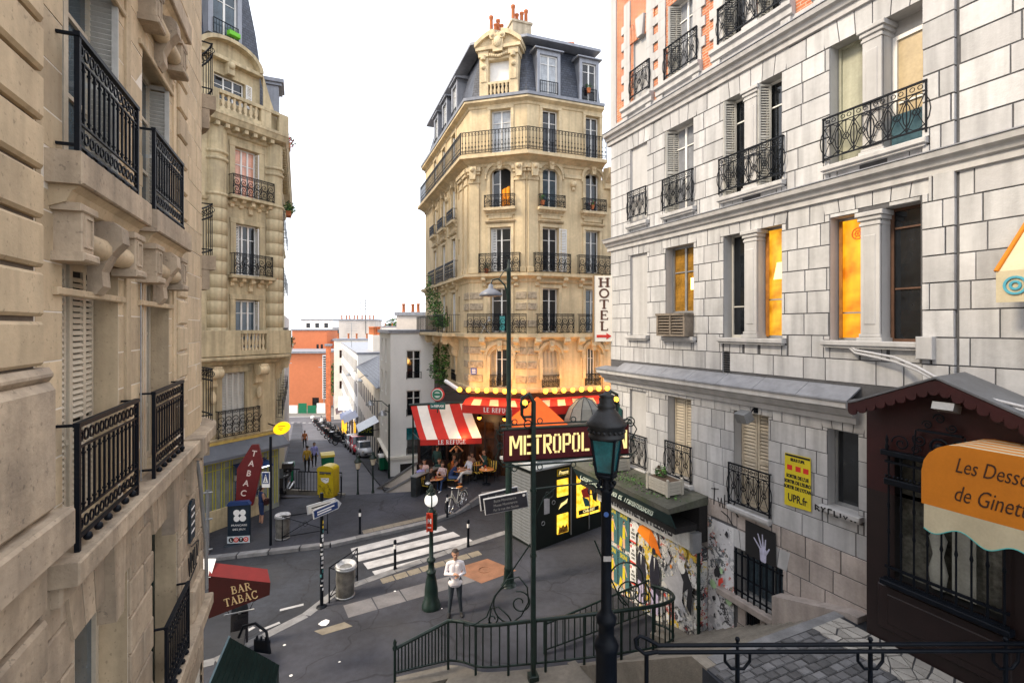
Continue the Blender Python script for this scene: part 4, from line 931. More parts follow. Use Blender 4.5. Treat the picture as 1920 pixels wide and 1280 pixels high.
# ---------------------------------------------------------------- maroon shop with gabled front
GS = thing('lingerie_shop', 'dark maroon shop front with scalloped gable and ornate iron window grille', 'shop', RF.w(7.72, 0, 0), RF.a)
GX = 7.72
MAR_D = mat('dark_maroon_lower', (.013, .006, .006), .5, .2, 3, .1, 40)
def G_(mb, name, at=(0, 0, 0), par=None): return obj(name, mb, par or GS, at)
q = MB(MAROON); hole = [(.42, 1.72, 4.05, 6.05)]
wall(q, 0, 5, 5.35, 6.74, hole, -.4, .25, DARK)
for (a, b, c, d) in ((.0, .15, 6.74, 6.82),): q.box(a, b, -.4, 0, c, d)
q.poly([(0, -.4, 6.74), (2.3, -.4, 6.74), (1.14, -.4, 7.26)]); q.quad((0, 0, 2.6), (0, -.4, 2.6), (0, -.4, 6.74), (0, 0, 6.74)); G_(q, 'upper_wall')
q = MB(MAR_D); wall(q, 0, 5, 2.6, 5.35, hole, -.4, .25, DARK); G_(q, 'lower_wall')
q = MB(mat('dark_porch_zinc', (.11, .115, .125), .5, .2, 2, .1, 10, dirt=.4))  # darker zinc: shade over the shop roof put into its colour
def roofp(x): return 6.78+max(0, .50-abs(x-1.14)*.43) if x < 2.3 else 6.78
xs_ = [-.08, .0, 1.14, 2.3, 5]
for a, b in zip(xs_[:-1], xs_[1:]):
    za, zb = roofp(a)+.02, roofp(b)+.02
    q.add([(a, -.78, za), (b, -.78, zb), (b, .01, zb+.04), (a, .01, za+.04), (a, -.78, za-.03), (b, -.78, zb-.03), (b, .01, zb), (a, .01, za)], [(0, 1, 2, 3), (7, 6, 5, 4), (0, 4, 5, 1), (1, 5, 6, 2), (3, 7, 4, 0)])
G_(q, 'roof')
q = MB(MAROON); x = -.08
tri = []
while x < 4.9:                                               # scalloped bargeboard
    z0, z1 = roofp(x), roofp(x+.14)
    pts = [(x, z0-.02), (x+.14, z1-.02)]+[(x+.07+.07*math.cos(a), (z0+z1)/2-.16-.065*math.sin(a)) for a in (0, .6, 1.2, 1.9, 2.5, PI)]
    q.prism(pts, -.765, -.735, 'y'); x += .14
G_(q, 'scalloped_bargeboard')
q = MB(GREY_M); q.obox((1.2, -.62, 6.86), (.13, 0, 0), (0, .1, -.03), (0, .02, .05)); q.tube([(1.25, -.4, 6.9), (1.25, -.55, 6.9)], .02, 6); G_(q, 'spotlight')
gr = G_(MB(IRON).box(.52, 2.02, -.52, -.44, 5.52, 5.62, .01), 'window_grille', (-.2, 0, 0))
q = MB(IRON)
for z in (4.02, 4.2, 5.86, 5.98): q.box(.52, 2.02, -.49, -.45, z, z+.035)
q.box(.48, 2.06, -.54, -.43, 5.98, 6.06, .01); q.box(.48, 2.06, -.56, -.42, 3.94, 4.02, .01)
for i in range(26): q.sphere((.55+i*.057, -.5, 5.66), .022, 6)
obj('grille_rail', q, gr)
b = MB(IRON); b.lathe([(.012, 0), (.02, .1), (.014, .2), (.014, .7), (.025, .74), (.014, .8), (.014, 1.1), (.024, 1.16), (.014, 1.22), (.014, 1.8), (.02, 1.9), (.012, 1.96)], n=8); bm_ = b.mesh('grille_bar')
for i in range(9): obj('grille_bar', bm_, gr, (.57+i*.175, -.47, 4.03))
q = MB(IRON)                                                  # wrought crest over the grille
for cx, s in ((.75, 1), (1.75, -1)):
    q.tube(spiral((cx, -.48, 6.2), .02, .13, 0, s*3*PI, 24), .012, 5); q.tube(spiral((cx+s*.2, -.48, 6.14), .015, .07, PI, PI-s*3*PI, 18), .01, 5)
q.ring((1.25, -.48, 6.25), .11, .02, 'y', 14, 5); q.sphere((1.25, -.48, 6.24), .075, 10)
for s in (-1, 1):
    q.tube(spiral((1.25+s*.25, -.48, 6.3), .015, .1, 0, s*3.2*PI, 20), .011, 5); q.tube(spiral((1.25+s*.15, -.48, 6.55), .01, .07, 0, -s*3*PI, 18), .01, 5); q.tube([(1.25+s*.33, -.48, 6.06), (1.25+s*.3, -.48, 6.45)], .012, 5)
q.box(.97, 1.53, -.5, -.46, 6.44, 6.47); q.tube(spiral((1.25, -.48, 6.66), .01, .08, 0, 3*PI, 18), .011, 5)
for x in (.55, 2.0): q.lathe([(.02, 0), (.03, .06), (.015, .1), (.026, .16), (.001, .26)], (x, -.48, 6.06), 8)
obj('crest', q, gr)
q = MB(MAR_D); q.box(.4, 2.2, -.47, -.401, 3.2, 3.9, .02); q.box(.55, 2.05, -.485, -.46, 3.32, 3.78, .015); G_(q, 'panel_below_window', (-.2, 0, 0))
q = MB(mat('shop_window_display', (.10, .10, .085), .1, .6, 2.5, .02, 4)); q.box(.62, 1.92, -.2, -.19, 4.05, 6.05); G_(q, 'pane', (-.2, 0, 0))
q = MB(mat('display_board', (.30, .30, .26), .5, .2, 3, .05)); q.box(1.32, 1.6, -.3, -.29, 4.1, 5.1); q.lathe([(.09, 0), (.13, .25), (.07, .5), (.12, .75), (.02, .95)], (1.15, -.3, 4.1), 10, True, 0, 1, .4); G_(q, 'window_display', (-.2, 0, 0))
q = MB(MAR_D); q.box(2.6, 3.6, -.38, -.37, 2.9, 5.2); G_(q, 'door')
aw = thing('shop_awning', 'orange shop awning lettered in script with cream scalloped valance', 'awning', RF.w(8.95, -1.3, 5.62), RF.a)
q = MB(ORANGE)
pts = [(0, 0), (2.6, 0), (2.6, .86)]+[(.42-.42*math.sin(a), .44+.42*math.cos(a)) for a in (0, .3, .6, .9, 1.2, PI/2)]
q.prism(pts, 0, .012, 'y'); obj('fascia', q, aw)
q = MB(CREAM)
for i in range(12):
    q.use(ORANGE if i % 2 else CREAM); y0, y1 = .012+i*.09, .012+(i+1)*.09
    P0 = [(p[0], y0, p[1]) for p in pts[2:]]; P1 = [(p[0], y1, p[1]) for p in pts[2:]]
    for k in range(len(P0)-1): q.quad(P0[k], P0[k+1], P1[k+1], P1[k])
obj('striped_top', q, aw)
q = MB(CREAM); n = 64
def vz(x): return -.30-.06*math.sin(x*2*PI/.55)
def vy(x): return .004-.02*math.sin(x*9)
for i in range(n):
    x0, x1 = .03+2.55*i/n, .03+2.55*(i+1)/n
    q.quad((x0, vy(x0), vz(x0)), (x1, vy(x1), vz(x1)), (x1, .0, .0), (x0, .0, .0))
o = obj('valance', q, aw)
q = MB(mat('turquoise_trim', (.08, .4, .38), .7, .1, 4, 0)); q.tube([(.03+2.55*i/n, vy(.03+2.55*i/n), vz(.03+2.55*i/n)) for i in range(n+1)], .008, 4); obj('trim', q, aw)
INK = mat('dark_brown_ink', (.05, .02, .008), .7, .1, 4, 0)
for t_, x, z, s_ in (('Les Dessous', .80, .60, .275), ('de Ginette', .75, .24, .295)): obj('lettering', text_mb(t_, s_, INK, .002, .62, .35, -.001), aw, (x, -.003, z))
q = MB(IRON); q.tube([(.1, .02, .1), (.1, 1.1, .2)], .015, 6); q.tube([(2.4, .02, .1), (2.4, 1.1, .2)], .015, 6); obj('arm', q, aw)
# little pennant higher on the wall at the frame edge
pn = thing('pennant_awning', 'corner of a small cream and orange awning with a blue roundel high on the wall', 'awning', RF.w(9.38, -.05, 8.75), RF.a)
q = MB(CREAM); q.quad((0, -.35, 0), (1.2, -.35, 0), (1.2, 0, .65), (.18, 0, .65)); obj('canopy', q, pn)
q = MB(ORANGE); q.tube([(0, -.36, .0), (.18, -.0, .66)], .03, 5); obj('edge', q, pn)
q = MB(CREAM); q.box(0, 1.2, -.36, -.35, -.42, 0); obj('valance', q, pn)
q = MB(mat('blue_roundel_ink', (.08, .35, .45), .6, .1, 4, 0)); q.ring((.2, -.365, -.2), .11, .02, 'y', 18, 4); q.ring((.2, -.365, -.2), .05, .02, 'y', 12, 4); obj('roundel', q, pn)

# ---------------------------------------------------------------- low flower shop plastered with posters
FS = thing('flower_shop', 'low shuttered flower shop plastered with torn posters under a mossy roof', 'shop', RF.w(0, 0, 0), RF.a)
q = MB(MOSS)
q.add([(-.3, -1.22, 3.86), (3.94, -1.22, 3.86), (3.92, .0, 3.98), (-.3, .0, 3.98), (-.3, -1.22, 3.74), (3.94, -1.22, 3.74), (3.92, 0, 3.78), (-.3, 0, 3.78)], [(0, 1, 2, 3), (7, 6, 5, 4), (0, 4, 5, 1), (1, 5, 6, 2), (3, 7, 4, 0)]); obj('roof', q, FS)
rf = random.Random(8); q = MB()
leafmass(q, (1.9, -.65, 3.93), (2.0, .55, .03), 800, .035, rf, [LEAF, MOSS, LEAF_D]); o = obj('moss', q, FS); o['kind'] = 'stuff'
SGN = mat('dark_green_signboard', (.012, .035, .035), .5, .25, 4, .05)
q = MB(SGN); q.add([(-.3, -1.19, 3.73), (3.9, -1.19, 3.73), (3.9, -.98, 3.36), (-.3, -.98, 3.36), (-.3, -.95, 3.36), (3.9, -.95, 3.36), (3.9, -1.14, 3.73), (-.3, -1.14, 3.73)], [(0, 3, 2, 1), (3, 4, 5, 2), (1, 2, 5, 6)]); obj('signboard', q, FS)
SL = mat('pale_green_lettering', (.45, .52, .45), .6, .1, 4, 0)
obj('lettering', text_mb('Compositions Florales et Transmissions', .27, SL, .003, .75, .12, .002), FS, (1.65, -1.105, 3.545), (R(-29), 0, 0))
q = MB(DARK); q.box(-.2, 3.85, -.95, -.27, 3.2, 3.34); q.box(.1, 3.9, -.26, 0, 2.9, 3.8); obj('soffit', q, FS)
BAND = mat('old_cream_board', (.62, .61, .57), .7, .15, 3, .15, 30, streak=.2, dirt=.5)
q = MB(BAND); q.box(.0, 3.9, -.5, -.27, 2.74, 3.16, .01); obj('shutter_box', q, FS)
q = MB(GREY_M); q.box(3.86, 3.97, -.53, -.26, 2.72, 3.18, .01); obj('shutter_box_end', q, FS)
obj('lettering', text_mb('MONTMARTRE EN FLEURS', .30, mat('faded_dark_letters', (.04, .035, .04), .7, .3, 6, 0), .003, .86, 0, .008), FS, (1.75, -.505, 2.95))
POST = collage('torn_posters', [(0, (.62, .61, .58)), (.16, (.03, .03, .035)), (.30, (.56, .55, .52)), (.42, (.30, .31, .33)), (.53, (.66, .65, .62)), (.63, (.50, .05, .03)), (.68, (.05, .05, .06)), (.76, (.60, .59, .56)), (.84, (.06, .13, .15)), (.89, (.66, .46, .04))], 3.4)
q = MB(POST); q.box(.1, 3.9, -.27, 0, -.1, 2.74); obj('poster_wall', q, FS)
WALLP = collage('grey_torn_posters', [(0, (.58, .58, .60)), (.3, (.05, .05, .055)), (.40, (.55, .55, .57)), (.6, (.30, .31, .33)), (.68, (.62, .62, .62)), (.84, (.09, .10, .12)), (.93, (.30, .38, .28)), (.96, (.5, .06, .05))], 2.2)
q = MB(WALLP); q.box(3.93, 4.68, -.02, .0, .3, 3.5); obj('side_wall_posters', q, FS)
q = MB(IRON_G); q.tube([(3.95, -.33, -.1), (3.95, -.33, 2.72)], .045, 8)
for z in (.25, 1.4, 2.4): q.lathe([(.06, 0), (.06, .05)], (3.95, -.33, z), 10)
q.box(3.86, 4.04, -.42, -.26, .3, .42); obj('drain_pipe', q, FS)
# scraps of poster standing slightly off the wall
INKS = [mat('scrap_%s' % n, c, .75, .12, 6, .06, 30, dirt=.25) for n, c in (('white', (.72, .72, .70)), ('black', (.02, .02, .025)), ('yellow', (.78, .55, .03)), ('red', (.60, .05, .03)), ('orange', (.75, .25, .03)), ('grey', (.42, .42, .44)), ('teal', (.04, .16, .17)), ('pale_green', (.35, .52, .30)))]
def ragged(x, y, z, r, sx, n):                       # torn outline
    return [(x+r*sx*rf.uniform(.55, 1.1)*math.cos(2*PI*k/n), y, z+r*rf.uniform(.55, 1.1)*math.sin(2*PI*k/n)) for k in range(n)]
for i in range(150):
    x = rf.uniform(1.5, 3.85); z = rf.uniform(.3+.12*x, 2.65); r_ = rf.choice((.04, .06, .09, .13, .2)); y = -.272-.0004*(i+1)
    ink = rf.choice([INKS[0]]*6+[INKS[1]]*3+[INKS[5]]*4+[POST]*5+INKS[2:5]+[INKS[6]]) if r_ < .12 else rf.choice([INKS[0], POST, INKS[5], POST, WALLP])
    q = MB(ink); q.poly(ragged(x, y, z, r_, .8, rf.randint(9, 15))); obj('poster_scrap', q, FS)
for i in range(44):
    x = rf.uniform(4.0, 4.62); z = rf.uniform(.6, 3.4); r_ = rf.choice((.03, .05, .08, .14))
    q = MB(rf.choice([INKS[0]]*2+[INKS[1]]*3+[INKS[5]]*4+[WALLP]*4+[INKS[7]])); q.poly(ragged(x, -.022-.0012*i, z, r_, .7, rf.randint(9, 14))); obj('poster_scrap', q, FS)
def poster(x, z, w_, h_, bgm, title, lab, cat='poster', extra=None, grp=None, ty=None):
    p = thing('poster', lab, cat, RF.w(x, -.325, z), RF.a, grp); q = MB(bgm); q.box(0, w_, -.004, 0, 0, h_); obj('sheet', q, p)
    if title: obj('lettering', text_mb(title, h_*.17, ty or YELLOWP, .001, .8, 0, .004), p, (w_/2, -.007, h_*.88))
    if extra: extra(p, w_, h_)
    return p
TEALP = mat('teal_paper', (.05, .13, .14), .7, .15, 5, 0); SKIN_P = mat('printed_skin', (.62, .38, .24), .7, .1, 5, 0); HAIRP = mat('printed_hair', (.05, .025, .015), .7, .1, 5, 0)
def bather(p, w_, h_):
    q = MB(SKIN_P); c = w_*.52
    q.poly([(c-.05, -.006, .02), (c+.06, -.006, .02), (c+.05, -.006, h_*.42), (c-.06, -.006, h_*.42)]); q.poly([(c-.045, -.0063, h_*.40), (c+.05, -.0063, h_*.40), (c+.06, -.0063, h_*.66), (c-.05, -.0063, h_*.66)])
    q.poly([(c+.03*math.cos(a*.7), -.0065, h_*.73+.045*math.sin(a*.7)) for a in range(9)]); q.poly([(c+.05, -.0062, h_*.64), (c+.16, -.0062, h_*.4), (c+.13, -.0062, h_*.38), (c+.03, -.0062, h_*.58)]); obj('printed_figure', q, p)
    q = MB(YELLOWP); q.poly([(c-.065, -.007, h_*.28), (c+.065, -.007, h_*.28), (c+.05, -.007, h_*.6), (c-.045, -.007, h_*.6)]); q.poly([(.03, -.0072, .02), (.16, -.0072, .02), (.2, -.0072, h_*.22), (.1, -.0072, h_*.3)]); obj('printed_swimsuit', q, p)
    q = MB(HAIRP); q.poly([(c-.03, -.0075, h_*.62), (c-.045, -.0075, h_*.74), (c, -.0075, h_*.79), (c+.03, -.0075, h_*.76), (c-.01, -.0075, h_*.72)]); obj('printed_hair', q, p)
for i, (x, z, t_) in enumerate(((.30, 1.66, 'top left'), (.84, 1.66, 'top right'), (.30, .5, 'bottom left'), (.84, .5, 'bottom right'))):
    poster(x, z, .5, 1.04, TEALP, 'SKINI', 'teal poster of a bather in yellow, %s of the block of four' % t_, 'poster', bather, 'teal bather posters on the shop wall')
def redbox(p, w_, h_):
    q = MB(INKS[3]); q.box(.0, w_, -.0065, -.0045, 0, .05); q.box(.02, .08, -.0065, -.0045, h_*.8, h_*.95); obj('red_band', q, p)
    for k in range(3): obj('lettering', text_mb('EAT MORE LOVE'.split()[k], .085, BLACKP, .001, .7, 0, .003), p, (w_/2+.01, -.007, h_*(.68-.2*k)))
for i, z in enumerate((2.0, 1.42, .84)): poster(1.38, z, .26, .52, INKS[0], '', 'narrow white bill with a red band, %s of its column' % ('top', 'middle', 'bottom')[i], 'poster', redbox, 'narrow white bills in a column')
# big paste-up: a couple in dark suits under an orange umbrella
pm = thing('mural', 'orange umbrella over two dark suited paper figures pasted on the wall', 'mural', RF.w(1.75, -.335, .45), RF.a)
q = MB(mat('orange_paper', (.92, .26, .015), .7, .06, 5, 0))
q.poly([(-.05, 0, 1.95), (.05, 0, 2.12), (.25, 0, 2.24), (.5, 0, 2.2), (.72, 0, 2.02), (.95, 0, 1.60), (.8, 0, 1.64), (.6, 0, 1.68), (.42, 0, 1.78), (.2, 0, 1.85)]); obj('umbrella', q, pm)
q = MB(mat('orange_paper_dark', (.70, .17, .01), .7, .06, 5, 0)); q.poly([(.42, -.002, 1.785), (.6, -.002, 1.685), (.95, -.002, 1.605), (.72, -.002, 2.015), (.5, -.002, 2.19)]); obj('umbrella_panel', q, pm)
SUIT = mat('suit_ink', (.018, .018, .03), .7, .2, 5, 0)
for k, (x, s_) in enumerate(((.12, .92), (.66, 1.0))):
    q = MB(SUIT); q.poly([(x-.16*s_, -.003, .62), (x+.17*s_, -.003, .55), (x+.2*s_, -.003, 1.25*s_), (x+.1*s_, -.003, 1.52*s_), (x-.1*s_, -.003, 1.54*s_), (x-.2*s_, -.003, 1.2*s_)])
    q.poly([(x-.02+.075*math.cos(a*.7), -.003, 1.66*s_+.095*math.sin(a*.7)) for a in range(9)]); obj('suited_figure', q, pm)
    q = MB(mat('lilac_paper', (.50, .44, .60), .7, .1, 5, 0)); q.poly([(x-.14*s_, -.0035, .0), (x-.03, -.0035, .0), (x-.0, -.0035, .62), (x-.14*s_, -.0035, .64)]); q.poly([(x+.03, -.0035, .05), (x+.14*s_, -.0035, .05), (x+.15*s_, -.0035, .57), (x+.02, -.0035, .62)]); obj('trousers', q, pm)
    q = MB(INKS[0]); q.poly([(x-.02, -.0045, 1.5*s_), (x+.03, -.0045, 1.5*s_), (x+.0, -.0045, 1.15*s_)]); obj('shirt_front', q, pm)
BIGM = [(2.75, 1.05, 1.0, .95, INKS[5]), ]
q = MB(INKS[5]); q.poly([(2.7, -.325, 1.55), (3.05, -.325, 1.75), (3.3, -.325, 2.05), (3.45, -.325, 1.8), (3.4, -.325, 1.3), (3.6, -.325, 1.05), (3.2, -.325, 1.1), (3.0, -.325, 1.35)]); obj('poster_scrap', q, FS)
q = MB(INKS[1]); q.poly([(3.3, -.328, 2.05), (3.55, -.328, 2.15), (3.75, -.328, 1.8), (3.7, -.328, 1.1), (3.55, -.328, 1.25), (3.6, -.328, 1.7), (3.42, -.328, 1.5), (3.45, -.328, 1.8)]); obj('poster_scrap', q, FS)
q = MB(INKS[3]); q.poly([(4.28, -.075, 2.0), (4.3, -.075, 2.2), (4.42, -.075, 2.3), (4.44, -.075, 2.2), (4.36, -.075, 2.12), (4.34, -.075, 2.0)]); obj('poster_scrap', q, FS)
# white slatted planters on the roof
PLW = mat('weathered_planter_wood', (.42, .39, .33), .7, .15, 4, .15, 30, dirt=.3)
def planter(x, y, label, L, seed):
    p = thing('planter_box', label, 'planter', RF.w(x, y, 3.93), RF.a, 'white slatted planters on the mossy roof'); hw = L/2
    for sx_ in (-1, 1):
        for sy_ in (-1, 1):
            q = MB(PLW); q.box(-.035, .035, -.035, .035, 0, .36); q.sphere((0, 0, .385), .04, 8); obj('post', q, p, (sx_*hw, sy_*.22, 0))
    q = MB(PLW); q.box(-hw+.03, hw-.03, -.012, .012, 0, .072); ms = q.mesh('slat'); q = MB(PLW); q.box(-.012, .012, -.19, .19, 0, .072); me = q.mesh('slat')
    for k in range(4):
        for s in (-1, 1): obj('slat', ms, p, (0, s*.22, .03+k*.08)); obj('slat', me, p, (s*hw, 0, .03+k*.08))
    q = MB(BARK); q.box(-hw+.02, hw-.02, -.2, .2, .05, .34); obj('soil', q, p)
    q = MB(); r2 = random.Random(seed); leafmass(q, (-hw*.4, 0, .46), (hw*.5, .18, .16), 150, .05, r2, [LEAF, LEAF_D, BARK]); obj('plant', q, p)
    return p
planter(3.1, -.6, 'larger white slatted planter box with green sprigs near the roof edge', .72, 3)
planter(.95, -.5, 'smaller white slatted planter box beside the far railing on the roof', .6, 4)
# ---------------------------------------------------------------- landing, steps and setts at the right
LZ = 2.99
def rw(x, y, z): return RF.w(x, y, z)
q = MB(ASPHALT)
P = [(7.22, .3), (7.22, -3.5), (8.6, -3.62), (8.6, -7), (20, -7), (20, .3)]
q.add([rw(x, y, LZ-.05) for x, y in P]+[rw(x, y, -.6) for x, y in P], [tuple(range(len(P)))]+[(i, len(P)+i, len(P)+(i+1) % len(P), (i+1) % len(P)) for i in range(len(P))]); struct('landing', q)
st = struct('stairs', MB(CONCRETE).box(4, 4.01, 10, 10.01, -.5, -.49))
for i in range(15):
    x1 = 7.22-i*.235; z1 = LZ-.05-(i+1)*.152; q = MB(CONCRETE); q.box(x1-.25, x1, -3.3, -.0, z1-.4, z1); obj('step', q, st, (RF.o[0], RF.o[1], 0), (0, 0, RF.a))
q = MB(CONCRETE); q.prism([(7.3, -.6), (7.3, LZ-.02), (7.0, LZ-.02), (3.45, .62), (3.3, .62), (3.3, -.6)], -3.5, -3.3, 'y'); obj('stringer', q, st, (RF.o[0], RF.o[1], 0), (0, 0, RF.a))
q = MB(KERB); q.box(7.12, 7.3, -3.3, -.3, LZ-.2, LZ-.012); obj('nosing', q, st, (RF.o[0], RF.o[1], 0), (0, 0, RF.a))
SETTM = mat('granite_sett', (.125, .125, .13), .65, .2, 5, .3, 50, rand=.35, dirt=.3)
rs = random.Random(9); q = MB(SETTM); q.box(-.065, .065, -.095, .095, -.08, 0); q.box(-.055, .055, -.085, .085, 0, .008); sm_ = q.mesh('sett')
so = struct('sett_paving', MB(JOINT).box(5, 5.01, 7, 7.01, 2, 2.01)); _q = MB(JOINT); _q.quad(rw(7.3, -1.12, LZ-.035), rw(7.3, -3.48, LZ-.035), rw(9.5, -3.48, LZ-.035), rw(9.5, -1.12, LZ-.035)); obj('sett_bed', _q, so)
cnt = 0
for j in range(13):
    for i in range(12):
        x = 7.38+j*.142; y = -1.22-i*.205-(j % 2)*.1
        if y < -3.42: continue
        p = rw(x, y, LZ-.012+rs.uniform(-.006, .006)); o = obj('sett', sm_, so, p, (rs.uniform(-.03, .03), rs.uniform(-.03, .03), RF.a+rs.uniform(-.03, .03))); cnt += 1
cp = struct('crazy_paving', MB(JOINT).box(5.2, 5.21, 7.4, 7.41, 2.8, 2.81))
CPM = mat('pale_crazy_stone', (.34, .32, .29), .7, .15, 3, .25, 40, rand=.22, dirt=.45)
# irregular stones: jittered lattice cells, shrunk for the joints
nx_, ny_ = 13, 4; pt = {}
for i in range(nx_+1):
    for j in range(ny_+1): pt[i, j] = (7.28+i*.24+(rs.uniform(-.085, .085) if 0 < i < nx_ else 0), -.42-j*.185+(rs.uniform(-.06, .06) if 0 < j < ny_ else 0))
q = MB(JOINT); q.add([rw(7.26, -.40, LZ-.03), rw(7.26, -1.18, LZ-.03), rw(10.5, -1.18, LZ-.03), rw(10.5, -.40, LZ-.03)], [(0, 1, 2, 3)]); obj('paving_bed', q, cp)
for i in range(nx_):
    for j in range(ny_):
        c4 = [pt[i, j], pt[i+1, j], pt[i+1, j+1], pt[i, j+1]]
        cells = [c4] if rs.random() < .55 else ([c4[:3], [c4[0], c4[2], c4[3]]] if rs.random() < .5 else [[c4[0], c4[1], c4[3]], c4[1:]])
        for ce in cells:
            mx_, my_ = sum(p[0] for p in ce)/len(ce), sum(p[1] for p in ce)/len(ce); k = .86
            tp_ = [rw(mx_+(p[0]-mx_)*k, my_+(p[1]-my_)*k, LZ-.008) for p in ce]; bt_ = [(p[0], p[1], LZ-.04) for p in tp_]; n = len(ce)
            q = MB(CPM); q.add(tp_+bt_, [tuple(range(n))]+[(a, n+a, n+(a+1) % n, (a+1) % n) for a in range(n)]); obj('paving_stone', q, cp)
# ---------------------------------------------------------------- cream corner building with the cafe
def molding2(mb, x0, x1, prof, k0=0, k1=0):            # mitred at the corners
    n = len(prof); pts = list(prof)+[(-.05, prof[-1][1]), (-.05, prof[0][1])]; n = len(pts)
    A = [(x0-o*k0, -o, z) for o, z in pts]; B = [(x1+o*k1, -o, z) for o, z in pts]
    mb.add(A+B, [(i, n+i, n+(i+1) % n, (i+1) % n) for i in range(n)]+[tuple(range(n-1, -1, -1)), tuple(range(n, 2*n))])
VR, VL = (.74, 24.55), (-2.15, 25.35)
FC = Frame(*VL, math.atan2(VR[1]-VL[1], VR[0]-VL[0])); LC = math.hypot(VR[0]-VL[0], VR[1]-VL[1])
FD = Frame(*VR, math.atan2(.345, .94)); LD_ = 4.15
LE_ = 11.1; _n = math.hypot(.36, .93); FE = Frame(VL[0]-.36/_n*LE_, VL[1]+.93/_n*LE_, math.atan2(-.93, .36))
CB = thing('corner_building', 'cream stone corner building with wrought iron balconies above a lit cafe', 'building', (-.7, 25, 0))
KCD, KCE = math.tan((FD.a-FC.a)/2), math.tan((FC.a-FE.a)/2)
FACES = [(FE, LE_, 0, KCE, [(2.9, 3.65), (5.2, 6.05), (7.6, 8.45)]), (FC, LC, KCE, KCD, [(1.12, 2.17)]), (FD, LD_, KCD, 0, [(.82, 1.70), (3.22, 4.04)])]
FLO = [(5.0, 6.92), (7.72, 9.93), (10.75, 12.95), (13.95, 15.9), (16.6, 18.82)]
# inner core closing the volume
q = MB(STONE_C)
pz = [FE.w(0, 0), FE.w(LE_, 0), FC.w(LC, 0), FD.w(LD_, 0), (5.5, 33), (-3, 38)]
def inset(k):
    cx, cy = sum(p[0] for p in pz)/6, sum(p[1] for p in pz)/6
    return [(cx+(p[0]-cx)*k, cy+(p[1]-cy)*k) for p in pz]
q.poly([(p[0]+.7, p[1]-25, 19.3) for p in pz]); 
for i in range(3, 6): a, b = pz[i], pz[(i+1) % 6]; q.quad((a[0]+.7, a[1]-25, -1), (b[0]+.7, b[1]-25, -1), (b[0]+.7, b[1]-25, 19.3), (a[0]+.7, a[1]-25, 19.3))
obj('rear_wall', q, CB)
q = MB(ZINC); ip = [(p[0]+.7, p[1]-25, 22.32) for p in inset(.86)]; apex = (sum(p[0] for p in pz)/6+.7, sum(p[1] for p in pz)/6-25, 23.0)
for i in range(6): q.poly([ip[i], ip[(i+1) % 6], apex])
obj('zinc_roof', q, CB)
rc_ = random.Random(21)
